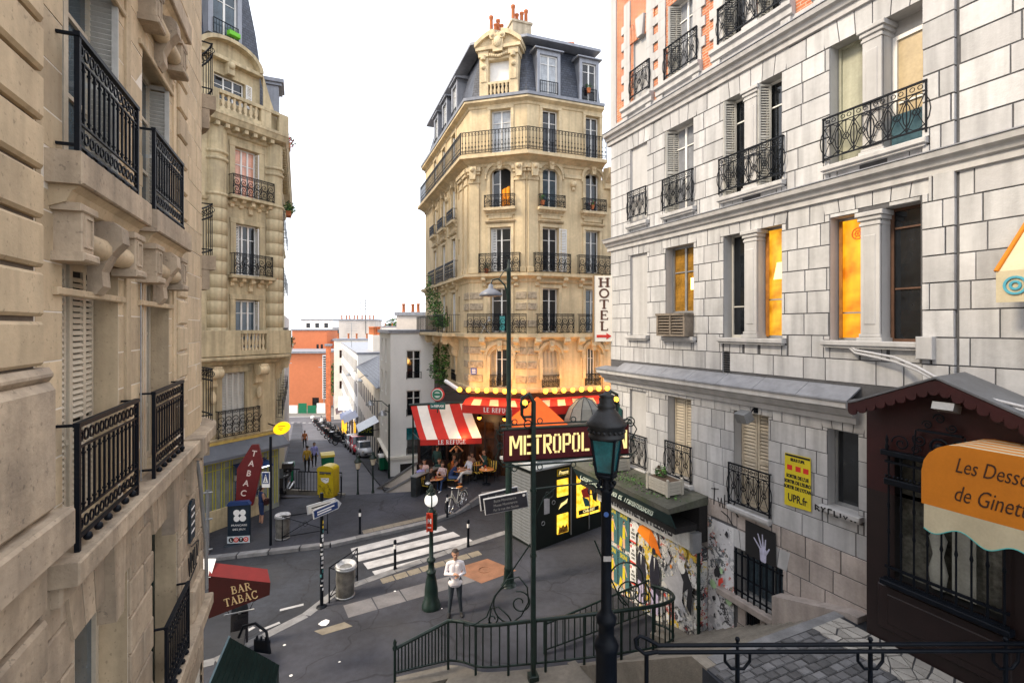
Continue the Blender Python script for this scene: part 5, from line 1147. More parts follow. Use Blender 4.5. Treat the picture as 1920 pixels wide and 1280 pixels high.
for fi, (F, L, k0, k1, cols) in enumerate(FACES):
    holes = []
    for fl, (z0, z1) in enumerate(FLO):
        for (a, b) in cols: holes.append((a, b, z0, z1, .28))
    if F is FE:
        for z in (8.8, 11.9, 14.9): holes.append((8.9, 9.3, z, z+.85, .2))
    q = MB(STONE_C); wall(q, 0, L, 4.75, 19.25, holes, 0, .28, STONE_C); part('wall', q, CB, F)
    # grooved ashlar courses of the second and third storeys
    hh = [(a-.3, b+.3, c-.2, d+.3) for a, b, c, d, e in holes]
    # mouldings, slabs and the great cornice
    for prof, nm, mm in (([(0, 7.3), (.05, 7.32), (.08, 7.42), (.26, 7.5), (.3, 7.5), (.3, 7.66), (0, 7.68)], 'string_course', STONE_C),
                     ([(0, 10.2), (.05, 10.25), (.07, 10.38), (.2, 10.46), (.33, 10.5), (.33, 10.64), (0, 10.66)], 'string_course', STONE_C),
                     ([(0, 15.98), (.06, 16.0), (.1, 16.12), (.38, 16.28), (.58, 16.32), (.58, 16.48), (0, 16.5)], 'balcony_slab', STONE_C),
                     ([(0, 18.92), (.05, 18.95), (.08, 19.05), (.22, 19.12), (.3, 19.16), (.3, 19.26), (0, 19.28)], 'cornice', STONE_C),
                     ([(0, 4.75), (.04, 4.78), (.07, 4.9), (.07, 4.98), (0, 5.0)], 'string_course', STONE_C)):
        q = MB(mm); molding2(q, 0, L, prof, k0, k1); part(nm, q, CB, F)
    q = MB(ZINC); molding2(q, 0, L, [(.2, 19.27), (.34, 19.29), (.36, 19.42), (.32, 19.43), (.30, 19.33), (.1, 19.34)], k0, k1); part('gutter', q, CB, F)
    # mansard
    q = MB(SLATE); pr = [(-.12, 19.34), (-.16, 19.7), (-.33, 20.7), (-.62, 21.7), (-.82, 22.3)]
    n = len(pr)
    A = [(0-o*k0, -o, z) for o, z in pr]; B = [(L+o*k1, -o, z) for o, z in pr]
    q.add(A+B, [(i, n+i, n+i+1, i+1) for i in range(n-1)])
    part('mansard', q, CB, F)
    q = MB(ZINC); molding2(q, 0, L, [(-.86, 22.27), (-.76, 22.27), (-.74, 22.36), (-.86, 22.4)], k0, k1); part('roof_ridge', q, CB, F)
    # windows
    for (a, b) in cols:
        cx = (a+b)/2; wd = b-a
        for fl, (z0, z1) in enumerate(FLO):
            if F is FE and a < 1: continue
            gm = rc_.choice((GLASS, GLASS, GLASS_B, GLASS)) if not (F is FC and fl == 4) else GLASS_P
            if F is FC and fl == 3:
                window(CB, F, a+.02, a+wd*.45, z0, z1, .22, 1, (.62,), WOOD_W, GLASS, .06); part('open_room', MB(DARK).box(a+wd*.45, b, .24, .27, z0, z1), CB, F)
            elif fl == 0:
                if F is FC or cx > 3: window(CB, F, a+.22, b-.22, z0, z1, .22, 2, (.72,), WOOD_W, GLASS, .05)
                if F is FC or cx > 3:
                    shutter(CB, F, a+.01, z0+.02, .2, z1-z0-.05, .1, SHUT_C, .08, 50); shutter(CB, F, b-.13, z0+.02, .2, z1-z0-.05, .24, SHUT_C, .08, -50)
                else:
                    for s in (0, 1, 2, 3): shutter(CB, F, a+.01+s*wd/4, z0+.01, wd/4-.01, z1-z0-.04, .14, SHUT_C, .08)
            else:
                window(CB, F, a+.02, b-.02, z0, z1, .2, 2, (.72,), WOOD_W, gm, .06)
                if F is FC and fl == 2: shutter(CB, F, a+.02, z0+.02, .3, z1-z0-.06, .06, WOOD_W, .08, 35)
                if F is FD and fl == 2 and cx < 2: shutter(CB, F, b+.02, z0+.02, .42, z1-z0-.06, -.06, WOOD_W, .08, 4)
                if F is FE: shutter(CB, F, a+.02, z0+.05, .3, z1-z0-.1, .06, WOOD_W, .08, 60)
            # surrounds
            q = MB(STONE_CP)
            e = .17
            if fl in (0, 3):                                  # arched hoods
                R_ = wd/2+.12; zc = z1-.30; pts = [(cx+R_*1.05*math.cos(t), zc+.52*math.sin(t)) for t in [PI*i/10 for i in range(11)]]
                for (u0, w0), (u1, w1) in zip(pts[:-1], pts[1:]):
                    du, dw = (u0-cx)*.2, (w0-zc)*.28+.03; dv, dx_ = (w1-zc)*.28+.03, (u1-cx)*.2
                    q.prism([(u0, w0), (u0+du, w0+dw), (u1+dx_, w1+dv), (u1, w1)], -.11, .005, 'y')
                # spandrels filling the corners of the opening so the head reads as an arch
                for s in (-1, 1):
                    q.prism([(cx+s*wd/2, z1-.26), (cx+s*wd/2, z1+.002), (cx+s*wd*.14, z1+.002), (cx+s*wd*.3, z1-.05), (cx+s*wd*.43, z1-.14)], .02, .2, 'y')
                q.prism([(cx-.09, z1-.1), (cx+.09, z1-.1), (cx+.15, z1+.42), (cx-.15, z1+.42)], -.2, .005, 'y'); q.sphere((cx, -.2, z1+.15), .08, 8)
                for s in (-1, 1): q.box(cx+s*(wd/2+.09)-.08, cx+s*(wd/2+.09)+.08, -.07, .004, z0 if fl else z0+.4, z1-.32, .01); q.tube([(cx+s*(wd/2+.22), -.08, z1-.52), (cx+s*(wd/2+.22), -.08, z1-.3)], .05, 6)
            else:
                for s in (-1, 1): q.box(cx+s*(wd/2+.08)-.075, cx+s*(wd/2+.08)+.075, -.05, .004, z0, z1, .01)
                q.box(a-.16, b+.16, -.055, .004, z1+.002, z1+.16, .01)
                if fl in (1, 2):
                    molding(q, a-.24, b+.24, [(0, z1+.2), (.1, z1+.24), (.16, z1+.3), (.16, z1+.34), (0, z1+.36)])
                if fl == 2: q.box(a-.1, b+.1, -.06, .004, z1+.42, z1+.72, .02)
            part('window_surround', q, CB, F)
            if fl == 3:
                q = MB(STONE_CP); q.box(a-.3, b+.3, -.30, .004, z0-.19, z0-.05, .01); molding(q, a-.24, b+.24, [(0, z0-.42), (.08, z0-.4), (.1, z0-.3), (.24, z0-.2), (.24, z0-.19)])
                for i in range(7): q.box(a-.2+i*(wd+.36)/7, a-.2+i*(wd+.36)/7+.08, -.2, -.08, z0-.28, z0-.2)
                part('sill', q, CB, F); railing(CB, F, a-.24, b+.24, z0-.04, .62, -.27, 'scroll', .24)
            elif fl == 2: railing(CB, F, a-.52, b+.52, 10.66, .98, -.30, 'scroll', .28)
            elif fl == 0 : railing(CB, F, a-.02, b+.02, z0, .62, -.05, 'scroll')
            if fl == 1:
                for s in (-1, 1):
                    q = MB(STONE_CP); corbel(q, cx+s*(wd/2+.35), .26, 7.5, .75, .34); part('console', q, CB, F)
            if fl == 2:
                for s in (-1, 1):
                    q = MB(STONE_CP); corbel(q, cx+s*(wd/2+.3), .2, 10.5, .5, .28); part('console', q, CB, F)
    # big top balcony railing
    e0, e1 = .54*k0, .54*k1
    if F is FE: part('railing', rail_mesh(LE_-.9+e1, 1.12, 'fleur'), CB, F, (.9, -.54, 16.5))
    else: part('railing', rail_mesh(L+e0+e1-.02, 1.12, 'fleur'), CB, F, (-e0+.01, -.54, 16.5))
nbd = thing('neighbour_building', 'slightly lower cream building glimpsed between the corner building and the white one', 'building', FD.w(4.2, 0))
q = MB(STONE_C); wall(q, 4.2, 9.5, 4.75, 15.6, [(5.4, 6.3, z, z+2.1, .2) for z in (5, 7.8, 10.8, 13.4)], -.06, .2, STONE_C); q.quad((4.2, -.06, 15.6), (9.5, -.06, 15.6), (9.5, 8, 15.6), (4.2, 8, 15.6)); q.quad((4.2, -.06, 4.75), (4.2, 1, 4.75), (4.2, 1, 15.6), (4.2, -.06, 15.6)); part('wall', q, nbd, FD)
q = MB(STONE_CP); molding(q, 4.25, 9.5, [(0, 15.1), (.1, 15.15), (.16, 15.4), (.45, 15.65), (.6, 15.85), (.62, 16.1), (0, 16.2)], -.06); part('cornice', q, nbd, FD); q = MB(STONE_CP); corbel(q, 4.75, .3, 15.2, 1.0, .4, -.06); part('console', q, nbd, FD)
for z in (5, 7.8, 10.8, 13.4): window(nbd, FD, 5.42, 6.28, z, z+2.1, .08, 2, (.7,), WOOD_W, GLASS, .06)
q = MB(DARK); q.box(4.2, 9.5, -.02, .2, -.6, 4.75); part('shop_front', q, nbd, FD)
# individual third floor balconies
railing(CB, FC, -.02, LC+.02, 7.68, .98, -.27, 'scroll'); railing(CB, FD, .45, 2.42, 7.68, .98, -.27, 'scroll', .25); railing(CB, FD, 2.75, 4.9, 7.68, .98, -.27, 'scroll', .25)
q = MB(STONE_C); q.box(1.8, LE_-1.7, -1.0, 0, 7.5, 7.67, .02); part('balcony_slab', q, CB, FE)
part('railing', rail_mesh(LE_-3.6, 1.0, 'bars', .95), CB, FE, (1.85, -.96, 7.68))
for x in (2.4, 4.4, 6.6, 8.7):
    q = MB(STONE_CP); corbel(q, x, .3, 7.5, 1.1, .9); part('console', q, CB, FE)
# pilasters and vermiculated bands at the corners of the chamfer
for F, xs_ in ((FC, (.28, LC-.34)), (FD, (.3,)), (FE, (LE_-.45, LE_-1.35))):
    for x in xs_:
        q = MB(STONE_C); q.box(x-.26, x+.26, -.08, .004, 10.7, 15.2, .012); q.box(x-.31, x+.31, -.13, .004, 10.68, 10.95, .02); part('pilaster', q, CB, F)
        q = MB(STONE_CP); q.box(x-.3, x+.3, -.13, .004, 15.2, 15.32, .012); q.box(x-.27, x+.27, -.1, .004, 15.32, 15.6, .01); q.box(x-.34, x+.34, -.2, .004, 15.6, 15.75, .012); q.box(x-.39, x+.39, -.26, .004, 15.75, 15.96, .012); part('capital', q, CB, F)
        if x < 8:
            q = MB(STONE_CP); q.prism([(x-.2, 15.97), (x+.2, 15.97), (x+.14, 15.35), (x-.14, 15.35)], -.36, -.2, 'y'); q.sphere((x, -.38, 15.82), .13, 8); part('console', q, CB, F)
for F, spans in ((FC, ((.04, .72), (2.42, 2.96))), (FD, ((.03, .5),)), (FE, ((LE_-.9, LE_-.04),))):
    for a, b in spans:
        for z in (5.25, 5.95, 6.65, 7.02, 8.0, 8.85, 9.4):
            q = MB(STONE_CV if z not in (7.02,) else STONE_C); q.box(a, b, -.05, .004, z, z+.34, .015); part('rusticated_band', q, CB, F)
for x in (LE_-4.2, LE_-6.8):
    q = MB(STONE_CP); q.box(x-.16, x+.16, -.1, .004, 13.2, 15.9, .02); q.sphere((x, -.12, 15.4), .17, 8); part('carved_panel', q, CB, FE)
for F, x in ((FD, 2.5),):
    q = MB(STONE_CP); q.sphere((x, -.1, 15.2), .16, 8); q.box(x-.5, x+.5, -.06, .004, 15.5, 15.7, .01); q.sphere((x, -.05, 14.98), .1, 6); part('mascaron', q, CB, F)
# zinc dormers
def dormer(F, a, b, z0=19.55, z1=21.75, opened=False):
    cx = (a+b)/2
    q = MB(ZINC); q.box(a-.16, a, .02, 1.2, z0-.1, z1, .01); q.box(b, b+.16, .02, 1.2, z0-.1, z1, .01); q.box(a-.16, b+.16, .03, 1.2, z1-.22, z1-.001, .01)
    q.prism([(-.1, z1), (1.3, z1), (1.3, z1+.10), (.5, z1+.16), (-.1, z1+.06)], a-.3, b+.3, 'x'); o = part('dormer', q, CB, F)
    window(CB, F, a+.0, b-.0, z0, z1-.22, .12, 2, (.78,), WOOD_W, GLASS if opened else GLASS_P, .06); part('railing', rail_mesh(b-a, .62, 'bars'), CB, F, (a, .0, z0+.05))
dormer(FD, .70, 1.66); dormer(FD, 3.05, 3.85, opened=True)
for a, b in ((2.85, 3.7), (5.15, 6.05), (7.5, 8.4)): dormer(FE, a, b)
# stone dormer with broken pediment on the chamfer
q = MB(STONE_CP); x0, x1 = .55, 2.55; cx = (x0+x1)/2
for s in (0, 1):
    xa = (x0, x1-.46)[s]; q.box(xa, xa+.46, -.06, .7, 19.3, 21.75, .02); q.box(xa-.05, xa+.51, -.12, .7, 19.3, 19.5, .015); q.box(xa+.06, xa+.40, -.1, -.03, 20.2, 21.2, .03); q.box(xa-.04, xa+.5, -.14, .7, 21.45, 21.75, .02); q.tube([(xa+.23, -.14, 21.3), (xa+.23, -.14, 21.5)], .13, 8); q.sphere((xa+.23, -.12, 20.95), .12, 8)
q.box(x0+.46, x1-.46, -.03, .7, 19.32, 19.5); q.box(x0+.46, x1-.46, -.03, .7, 21.3, 21.75, .02)
part('stone_dormer', q, CB, FC)
q = MB(STONE_CP)
q.box(x0-.16, x1+.16, -.22, .8, 21.75, 21.92, .015)
for s in (-1, 1):
    pts = [(cx+s*(1.2-1.02*t), 21.98+.55*math.sin(t*PI*.5)) for t in [i/8 for i in range(9)]]
    for (u0, w0), (u1, w1) in zip(pts[:-1], pts[1:]): q.prism([(u0, w0-.07), (u1, w1-.07), (u1, w1+.16), (u0, w0+.16)], -.28, .8, 'y')
    q.prism([(cx+s*1.05, 21.93)]+[(u, w0-.06) for u, w0 in pts]+[(cx+s*.1, 21.93)], -.1, .6, 'y')
    q.tube([(cx+s*.24, -.3, 22.36), (cx+s*.24, -.02, 22.36)], .17, 10); q.sphere((cx+s*.24, -.3, 22.36), .1, 8)
q.prism([(cx-.24, 21.6), (cx+.24, 21.6), (cx+.3, 22.3), (cx, 22.55), (cx-.3, 22.3)], -.25, -.08, 'y'); q.sphere((cx, -.25, 22.05), .22, 10, 1, .6, 1.3)
for i in range(9): t = i/8; q.sphere((cx-.42+.84*t, -.1, 21.42+.2*abs(t-.5)), .085, 6)
part('pediment', q, CB, FC)
q = MB(WOOD_W); q.box(x0+.46, x1-.46, .25, .28, 20.2, 21.3); part('blind', q, CB, FC)
b_ = MB(STONE_CP); b_.lathe([(.075, 0), (.075, .06), (.045, .1), (.085, .24), (.07, .34), (.04, .44), (.07, .52), (.07, .58)], n=8); bal_me = b_.mesh('baluster')
for i in range(5): part('baluster', bal_me, CB, FC, (x0+.6+i*.2, .0, 19.5))
q = MB(STONE_CP); q.box(x0+.46, x1-.46, -.06, .16, 20.08, 20.2, .01); part('balustrade_rail', q, CB, FC)
# chimneys
pot = MB(TERRA); pot.lathe([(.13, 0), (.11, .1), (.1, .55), (.13, .58), (.13, .66), (.08, .66)], n=8); pot_me = pot.mesh('chimney_pot')
STK = mat('chimney_render', (.52, .44, .32), .9, .2, 2, .2, 30, streak=.3, dirt=.4)
def chimney(F, x, y, z0, z1, w_, d_, npot, seed):
    q = MB(STK); q.box(x-w_/2, x+w_/2, y, y+d_, z0, z1); q.box(x-w_/2-.06, x+w_/2+.06, y-.06, y+d_+.06, z1, z1+.12); o = part('chimney', q, CB, F); r3 = random.Random(seed)
    for i in range(npot):
        c = obj('chimney_pot', pot_me, o, (x-w_/2+.15+(w_-.3)*i/max(1, npot-1), y+d_/2+r3.uniform(-.1, .1), z1+.1)); c.scale = (1, 1, r3.uniform(.7, 1.6))
chimney(FD, .75, 2.6, 21.5, 24.5, 1.1, .8, 4, 1); chimney(FD, -.25, 3.6, 21.5, 24.3, .9, .7, 4, 2); chimney(FD, 3.7, 2.4, 21.5, 23.1, .5, .5, 2, 3)
chimney(FE, 9.4, 1.6, 21.5, 23.4, .5, .6, 2, 4); chimney(FE, 6.6, 1.4, 21.5, 23.5, .5, .5, 2, 5); chimney(FE, 4.4, 1.2, 21.5, 23.4, .5, .5, 2, 6)
q = MB(GREY_M); q.tube([(.2, 3.0, 24.3), (.2, 3.0, 26.5)], .02, 5); part('aerial', q, CB, FD)
# cafe front at pavement level
CAFE = mat('cafe_woodwork', (.028, .012, .009), .4, .25, 4, .1, dirt=.2)
WARMP = emit('warm_cafe_interior', (1, .45, .12), .22)
for F, L in ((FC, LC), (FD, LD_), (FE, LE_)):
    q = MB(CAFE); hs_ = [(.25+i*1.3, .25+i*1.3+1.1, .35, 3.3, .12) for i in range(int((L-.3)/1.3))]
    wall(q, 0, L, -.6, 4.75, hs_, 0, .12, CAFE); part('shop_front', q, CB, F)
    for (a, b, c, d, e) in hs_:
        o = window(CB, F, a, b, c, d, .06, 2, (.7,), CAFE, mat('cafe_pane', (.05, .022, .010), .08, .7, 3.5, 0) if 'cafe_pane' not in bpy.data.materials else bpy.data.materials['cafe_pane'], .06)
for F, xs_ in ((FC, (.7, 2.0)), (FD, (.9, 2.6, 4.3))):
    for x in xs_:
        q = MB(BULB); q.sphere((x, -.5, 3.55), .11, 8); o = part('hanging_lamp', q, CB, F); q = MB(IRON); q.tube([(x, -.5, 3.66), (x, -.5, 4.4)], .012, 4); q.lathe([(.17, 3.6), (.03, 3.72)], (x, -.5, 0), 10); obj('lamp_cord', q, o)
# striped awnings under a string of bulbs
def cafe_awning(F, x0, x1, k0, k1, label):
    t = thing('cafe_awning', label, 'awning', F.w(x0, 0, 0), F.a); W = x1-x0; n = max(4, round(W/.42))
    if n % 2 == 0: n += 1
    for i in range(n):
        q = MB(RED_A if i % 2 == 0 else CREAM); a0, a1 = i/n, (i+1)/n
        def X(a, o): return -o*k0+(W+o*k0+o*k1)*a
        q.quad((X(a0, .95), -1.3, 4.28), (X(a1, .95), -1.3, 4.28), (X(a1, 0), -.75, 4.5), (X(a0, 0), -.75, 4.5)); obj('stripe', q, t)
    q = MB(RED_A); q.box(-.7*k0, W+.7*k1, -.76, -.1, 4.47, 4.5); q.box(-.95*k0, W+.95*k1, -1.31, -1.295, 3.88, 4.28); obj('valance', q, t)
    obj('lettering', serif_mb('LE REFUGE', .21, WHITEP, 1.0, .1), t, (W*.62 if F is FC else W*.45, -1.312, 4.08))
    return t
cafe_awning(FC, .1, LC, 0, KCD, 'striped red cafe awning facing the square under the bulbs, on the chamfered corner')
cafe_awning(FD, .1, 5.2, KCD, 0, 'striped red cafe awning under the bulbs nearest the hotel sign')
bl = thing('bulb_string', 'string of glowing warm bulbs along the cafe front', 'lights', (-.7, 25, 0))
q = MB(MAROON)
for F, L, a in ((FC, LC+.3, -.2), (FD, 5.3, .4)):
    p0, p1 = F.w(a, -.9, 4.92), F.w(L, -.9, 4.92); q.tube([(p0[0]+.7, p0[1]-25, 4.78), (p1[0]+.7, p1[1]-25, 4.78)], .06, 6)
obj('rail', q, bl)
b_ = MB(BULB); b_.sphere((0, 0, 0), .125, 10); bme = b_.mesh('bulb')
for F, xs_ in ((FC, [-.15+i*.46 for i in range(8)]), (FD, [.55+i*.48 for i in range(11)])):
    for x in xs_: p = F.w(x, -.98, 4.95); obj('bulb', bme, bl, (p[0]+.7, p[1]-25, p[2]))
for F, x in ((FC, .6), (FC, 2.3), (FD, 1.4), (FD, 3.6)):
    l = bpy.data.lights.new('cafe_bulb_light', 'POINT'); l.energy = 34; l.color = (1, .52, .14); l.shadow_soft_size = .25
    o = bpy.data.objects.new('cafe_bulb_light', l); COL.objects.link(o); p = F.w(x, -1.15, 5.15); o.location = p
for p in ((-3.2, 25.2, 2.5), (-1.4, 24.2, 3.2), (1.4, 24.3, 3.0), (-2.3, 23.9, 2.9)):
    l = bpy.data.lights.new('terrace_lamp', 'POINT'); l.energy = 11; l.color = (1, .55, .2); l.shadow_soft_size = .15
    o = bpy.data.objects.new('terrace_lamp', l); COL.objects.link(o); o.location = p
tube_ = thing('neon_tube', 'fat white tube light beside the first bulb above the terrace', 'lamp', FC.w(-.25, -.9, 4.95), 0)
q = MB(WHITEP); q.tube([(0, 0, 0), (-.55, .75, .22), (-.75, 1.0, .3)], .1, 8); obj('tube', q, tube_); q = MB(IRON); q.tube([(-.6, .8, .2), (-.6, 1.1, .2)], .02, 5); obj('bracket', q, tube_)
# large red and white terrace awning
ta = thing('terrace_awning', 'large red and white striped terrace awning lettered on its valance', 'awning', (-2.2, 25.5, 0))
tl, tr_, bl_, br_ = (-2.95, 0, 3.98), (.0, -.1, 4.15), (-2.2, -1.5, 2.6), (.76, -1.6, 2.72)
def lerp(a, b, t): return tuple(a[i]+(b[i]-a[i])*t for i in range(3))
ws = [.12, .2, .21, .22, .2, .05+.12]; acc = 0; tot = sum(ws)
for i, w_ in enumerate(ws):
    q = MB(RED_A if i % 2 == 0 else WHITE_A); a, b = acc/tot, (acc+w_)/tot; acc += w_
    if i == 5: q.use(WHITE_A)
    for k in range(4):
        def sag(p, t): return (p[0], p[1], p[2]-.10*math.sin(PI*t))
        t0, t1 = k/4, (k+1)/4
        q.quad(sag(lerp(lerp(tl, bl_, t1), lerp(tr_, br_, t1), a), t1), sag(lerp(lerp(tl, bl_, t1), lerp(tr_, br_, t1), b), t1), sag(lerp(lerp(tl, bl_, t0), lerp(tr_, br_, t0), b), t0), sag(lerp(lerp(tl, bl_, t0), lerp(tr_, br_, t0), a), t0))
    obj('stripe', q, ta)
q = MB(RED_A); q.add([bl_, br_, (br_[0], br_[1], br_[2]-.27), (bl_[0], bl_[1], bl_[2]-.27), (bl_[0], bl_[1]+.01, bl_[2]), (br_[0], br_[1]+.01, br_[2])], [(0, 3, 2, 1), (0, 1, 5, 4)]); obj('valance', q, ta)
va_ = math.atan2(br_[1]-bl_[1], br_[0]-bl_[0]); vt = math.atan2(br_[2]-bl_[2], 2.96)
obj('lettering', serif_mb('LE REFUGE', .2, WHITEP, 1.0, .09), ta, ((bl_[0]+br_[0])/2+.05, (bl_[1]+br_[1])/2-.012, (bl_[2]+br_[2])/2-.14), (0, -vt, va_))
q = MB(IRON_G); q.tube([(tl[0]-.1, .05, 4.03), (.2, -.05, 4.2)], .07, 8); q.box(-2.9, -2.82, .1, .18, -.3, 4.0); q.box(.0, .08, .05, .13, -.2, 4.1); obj('frame', q, ta)
q = MB(IRON_G); q.tube([(-2.85, .1, 2.6), bl_], .03, 6); q.tube([(.02, .05, 2.7), br_], .03, 6); obj('folding_arm', q, ta)
# ivy and flower pots on the left flank
iv = MB(); ri = random.Random(4)
for (x, z, a, c, n) in ((7.2, 8.6, .7, .9, 260), (6.6, 9.4, .5, .9, 180), (8.2, 8.3, .6, .4, 160), (4.9, 10.0, .35, 1.3, 160), (4.9, 6.2, .3, 1.4, 220), (5.4, 5.4, .8, .7, 300), (7.3, 6.3, .35, 1.0, 200), (6.4, 5.0, .7, .5, 220)):
    p = FE.w(x, -.75 if z > 7.5 else -.3, z); leafmass(iv, (p[0]+4.5, p[1]-29, p[2]), (a*.8, a*.8, c), n, .11, ri, [LEAF, LEAF, LEAF_D])
tr = MB(BARK)
for x, z0, z1 in ((7.3, 7.6, 9.2), (5.0, 3.0, 10.5), (5.4, 4.0, 6.0)): p = FE.w(x, -.25, 0); tr.tube([(p[0]+4.5, p[1]-29, z0), (p[0]+4.55, p[1]-29, (z0+z1)/2), (p[0]+4.5, p[1]-29, z1)], .03, 5)
iy = thing('climbing_plant', 'green climbing plant trailing down the shaded flank of the cream building', 'plant', (-4.5, 29, 0)); obj('foliage', iv, iy); obj('stem', tr, iy)
def flowerpot(F, x, y, z, lab, seed, mats_, s=1.0):
    t = thing('flower_pot', lab, 'plant', F.w(x, y, z), F.a); q = MB(TERRA); q.lathe([(.08*s, 0), (.12*s, .2*s), (.13*s, .22*s), (.1*s, .22*s)], n=10); obj('pot', q, t)
    q = MB(); leafmass(q, (0, 0, .32*s), (.2*s, .16*s, .18*s), 60, .06, random.Random(seed), mats_); obj('foliage', q, t)
flowerpot(FD, 3.5, -.2, 13.98, 'potted red geranium behind the upper right balcony of the cream building', 1, [LEAF, LEAF_R]); flowerpot(FD, .75, -.2, 13.98, 'potted plant on the left end of a small cream building balcony', 2, [LEAF_D, LEAF])
flowerpot(FD, 3.4, .0, 20.0, 'window box plant in the far zinc dormer', 3, [LEAF, LEAF_D]); flowerpot(FC, .95, -.15, 10.68, 'potted shrub behind the balcony over the tall street lamp', 4, [LEAF_D])
flowerpot(FE, 3.0, -.3, 16.55, 'potted plant on the long top balcony of the shaded flank', 6, [LEAF, LEAF_R])
ob = thing('orange_cloth', 'bright orange cloth airing at the open dark window', 'cloth', FC.w(1.78, -.1, 13.98), FC.a)
OC = mat('orange_fabric', (.85, .30, .01), .8, .15, 6, .2); q = MB(OC)
for i in range(8):
    x0, x1 = -.04+i*.05, -.04+(i+1)*.05; y0, y1 = .03*math.sin(i*1.7), .03*math.sin((i+1)*1.7); q.quad((x0, y0, 0), (x1, y1, 0), (x1, y1, .82+.02*i), (x0, y0, .80+.02*i))
obj('cloth', q, ob)
lc = thing('folding_chair', 'white folding chair on the long iron balcony of the corner', 'chair', FC.w(.9, -.13, 7.68), FC.a)
q = MB(WOOD_W)
for y in (-.02, .08):
    q.tube([(-.25, y, 0), (.2, y, .85)], .014, 4); q.tube([(.2, y, 0), (-.2, y, .45)], .014, 4)
obj('leg', q, lc); q = MB(WOOD_W); q.box(-.22, .2, -.04, .1, .44, .46); obj('seat', q, lc); q = MB(WOOD_W); q.box(.12, .22, -.04, .1, .6, .86); obj('backrest', q, lc)
cl = thing('hanging_laundry', 'turquoise laundry hanging over the corner balcony rail', 'laundry', FC.w(1.75, -.2, 7.75), FC.a); q = MB(mat('turquoise_cloth', (.12, .5, .5), .8, .2, 5, .2)); q.quad((-.12, 0, .1), (.15, .01, .05), (.17, .02, .8), (-.1, 0, .82)); obj('cloth', q, cl)
# round green bar sign and street plaque on the flank
rs_ = thing('round_bar_sign', 'round green and red beer sign over a small shop name panel', 'sign', (-3.65, 24.6, 4.7), R(-6))
q = MB(mat('sign_red_enamel', (.45, .03, .03), .4, .1, 4)); q.tube([(0, -.05, 0), (0, .05, 0)], .33, 22); obj('rim', q, rs_)
q = MB(mat('sign_white_enamel', (.65, .66, .62), .4, .1, 4)); q.tube([(0, -.062, 0), (0, -.045, 0)], .28, 22); obj('disc', q, rs_)
q = MB(mat('sign_green_enamel', (.02, .16, .10), .4, .1, 4)); q.ring((0, -.066, 0), .2, .055, 'y', 22, 4); q.box(-.24, .24, -.08, -.064, -.055, .055); obj('band', q, rs_); q = MB(IRON_G); q.tube([(0, .0, -.9), (0, 0, .33)], .03, 6); q.tube([(0, 0, .0), (.75, 1.1, .0)], .025, 6); obj('bracket', q, rs_)
q = MB(mat('sign_teal', (.01, .10, .09), .4, .1, 4)); q.box(-.38, .38, -.05, .03, -.72, -.42, .01); o = obj('name_panel', q, rs_); obj('lettering', text_mb('Le REFUGE', .16, WHITEP, .002, .85, 0, .004), o, (0, -.055, -.57))
pb = thing('street_plaque', 'small blue street plaque on the rounded edge of the cream building', 'plaque', FC.w(.25, -.06, 5.62), FC.a); q = MB(mat('street_blue_enamel', (.06, .10, .38), .4, .1, 4)); q.box(-.16, .16, -.01, 0, 0, .32); obj('plate', q, pb); q = MB(WHITEP)
for z in (.06, .14, .22): q.box(-.1, .1, -.0135, -.0105, z, z+.04)
obj('lettering', q, pb)
# ---------------------------------------------------------------- ochre corner building on the left across the street
TF = Frame(-14.314, 18.704, R(60)); TE = TF.w(6, 0)
SF = Frame(TE[0], TE[1], math.atan2(.92, -.39))
TB = thing('ochre_building', 'ochre stone corner building over the tobacco shop on the left', 'building', (-13, 22, 0))
H = [(4.08, 5.14, 13.8, 16.0, .25), (4.12, 5.18, 10.3, 12.6, .25), (4.1, 5.16, 7.0, 9.23, .25), (3.5, 4.56, 3.3, 6.0, .25), (3.17, 4.6, 17.9, 19.0, .25)]
q = MB(STONE_T); wall(q, -3, 6, -1, 17, H[:4], 0, .25, STONE_T); q.quad((-3, 0, -1), (-3, 8, -1), (-3, 8, 17), (-3, 0, 17)); q.quad((-3, 0, 17), (6, 0, 17), (6, 6, 17), (-3, 8, 17)); part('wall', q, TB, TF)
SH = [(a+.0, a+1.0, z, z+2.1, .25) for a in (1.6, 4.4, 7.4, 10.6, 14) for z in (3.4, 7.0, 10.3, 13.6)]
q = MB(STONE_T); wall(q, 0, 17, -4, 17, SH, 0, .25, STONE_T); part('wall', q, TB, SF)
q = MB(WHITE_D); wall(q, 17, 42, -8, 9, [(a, a+1, z, z+1.9, .2) for a in (19, 22, 25, 28, 31, 34, 38) for z in (-1, 2, 5.2)], .1, .2, WHITE_D); part('wall', q, TB, SF)
for a, b, c, d, e in SH: window(TB, SF, a+.02, b-.02, c, d, .2, 2, (.7,), WOOD_W, GLASS, .06); railing(TB, SF, a-.2, b+.2, c, .95, -.28, 'scroll', .26)
for x in (-1.8, .6):
    for z in (3.3, 7.0, 10.3, 13.8):
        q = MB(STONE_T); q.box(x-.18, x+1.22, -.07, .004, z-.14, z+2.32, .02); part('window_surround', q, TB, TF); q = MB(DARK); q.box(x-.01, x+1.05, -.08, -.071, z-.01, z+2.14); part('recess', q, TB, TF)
        window(TB, TF, x, x+1.04, z, z+2.12, -.14, 2, (.72,), WOOD_W, GLASS, .06); railing(TB, TF, x-.2, x+1.24, z, .9, -.32, 'scroll', .3)
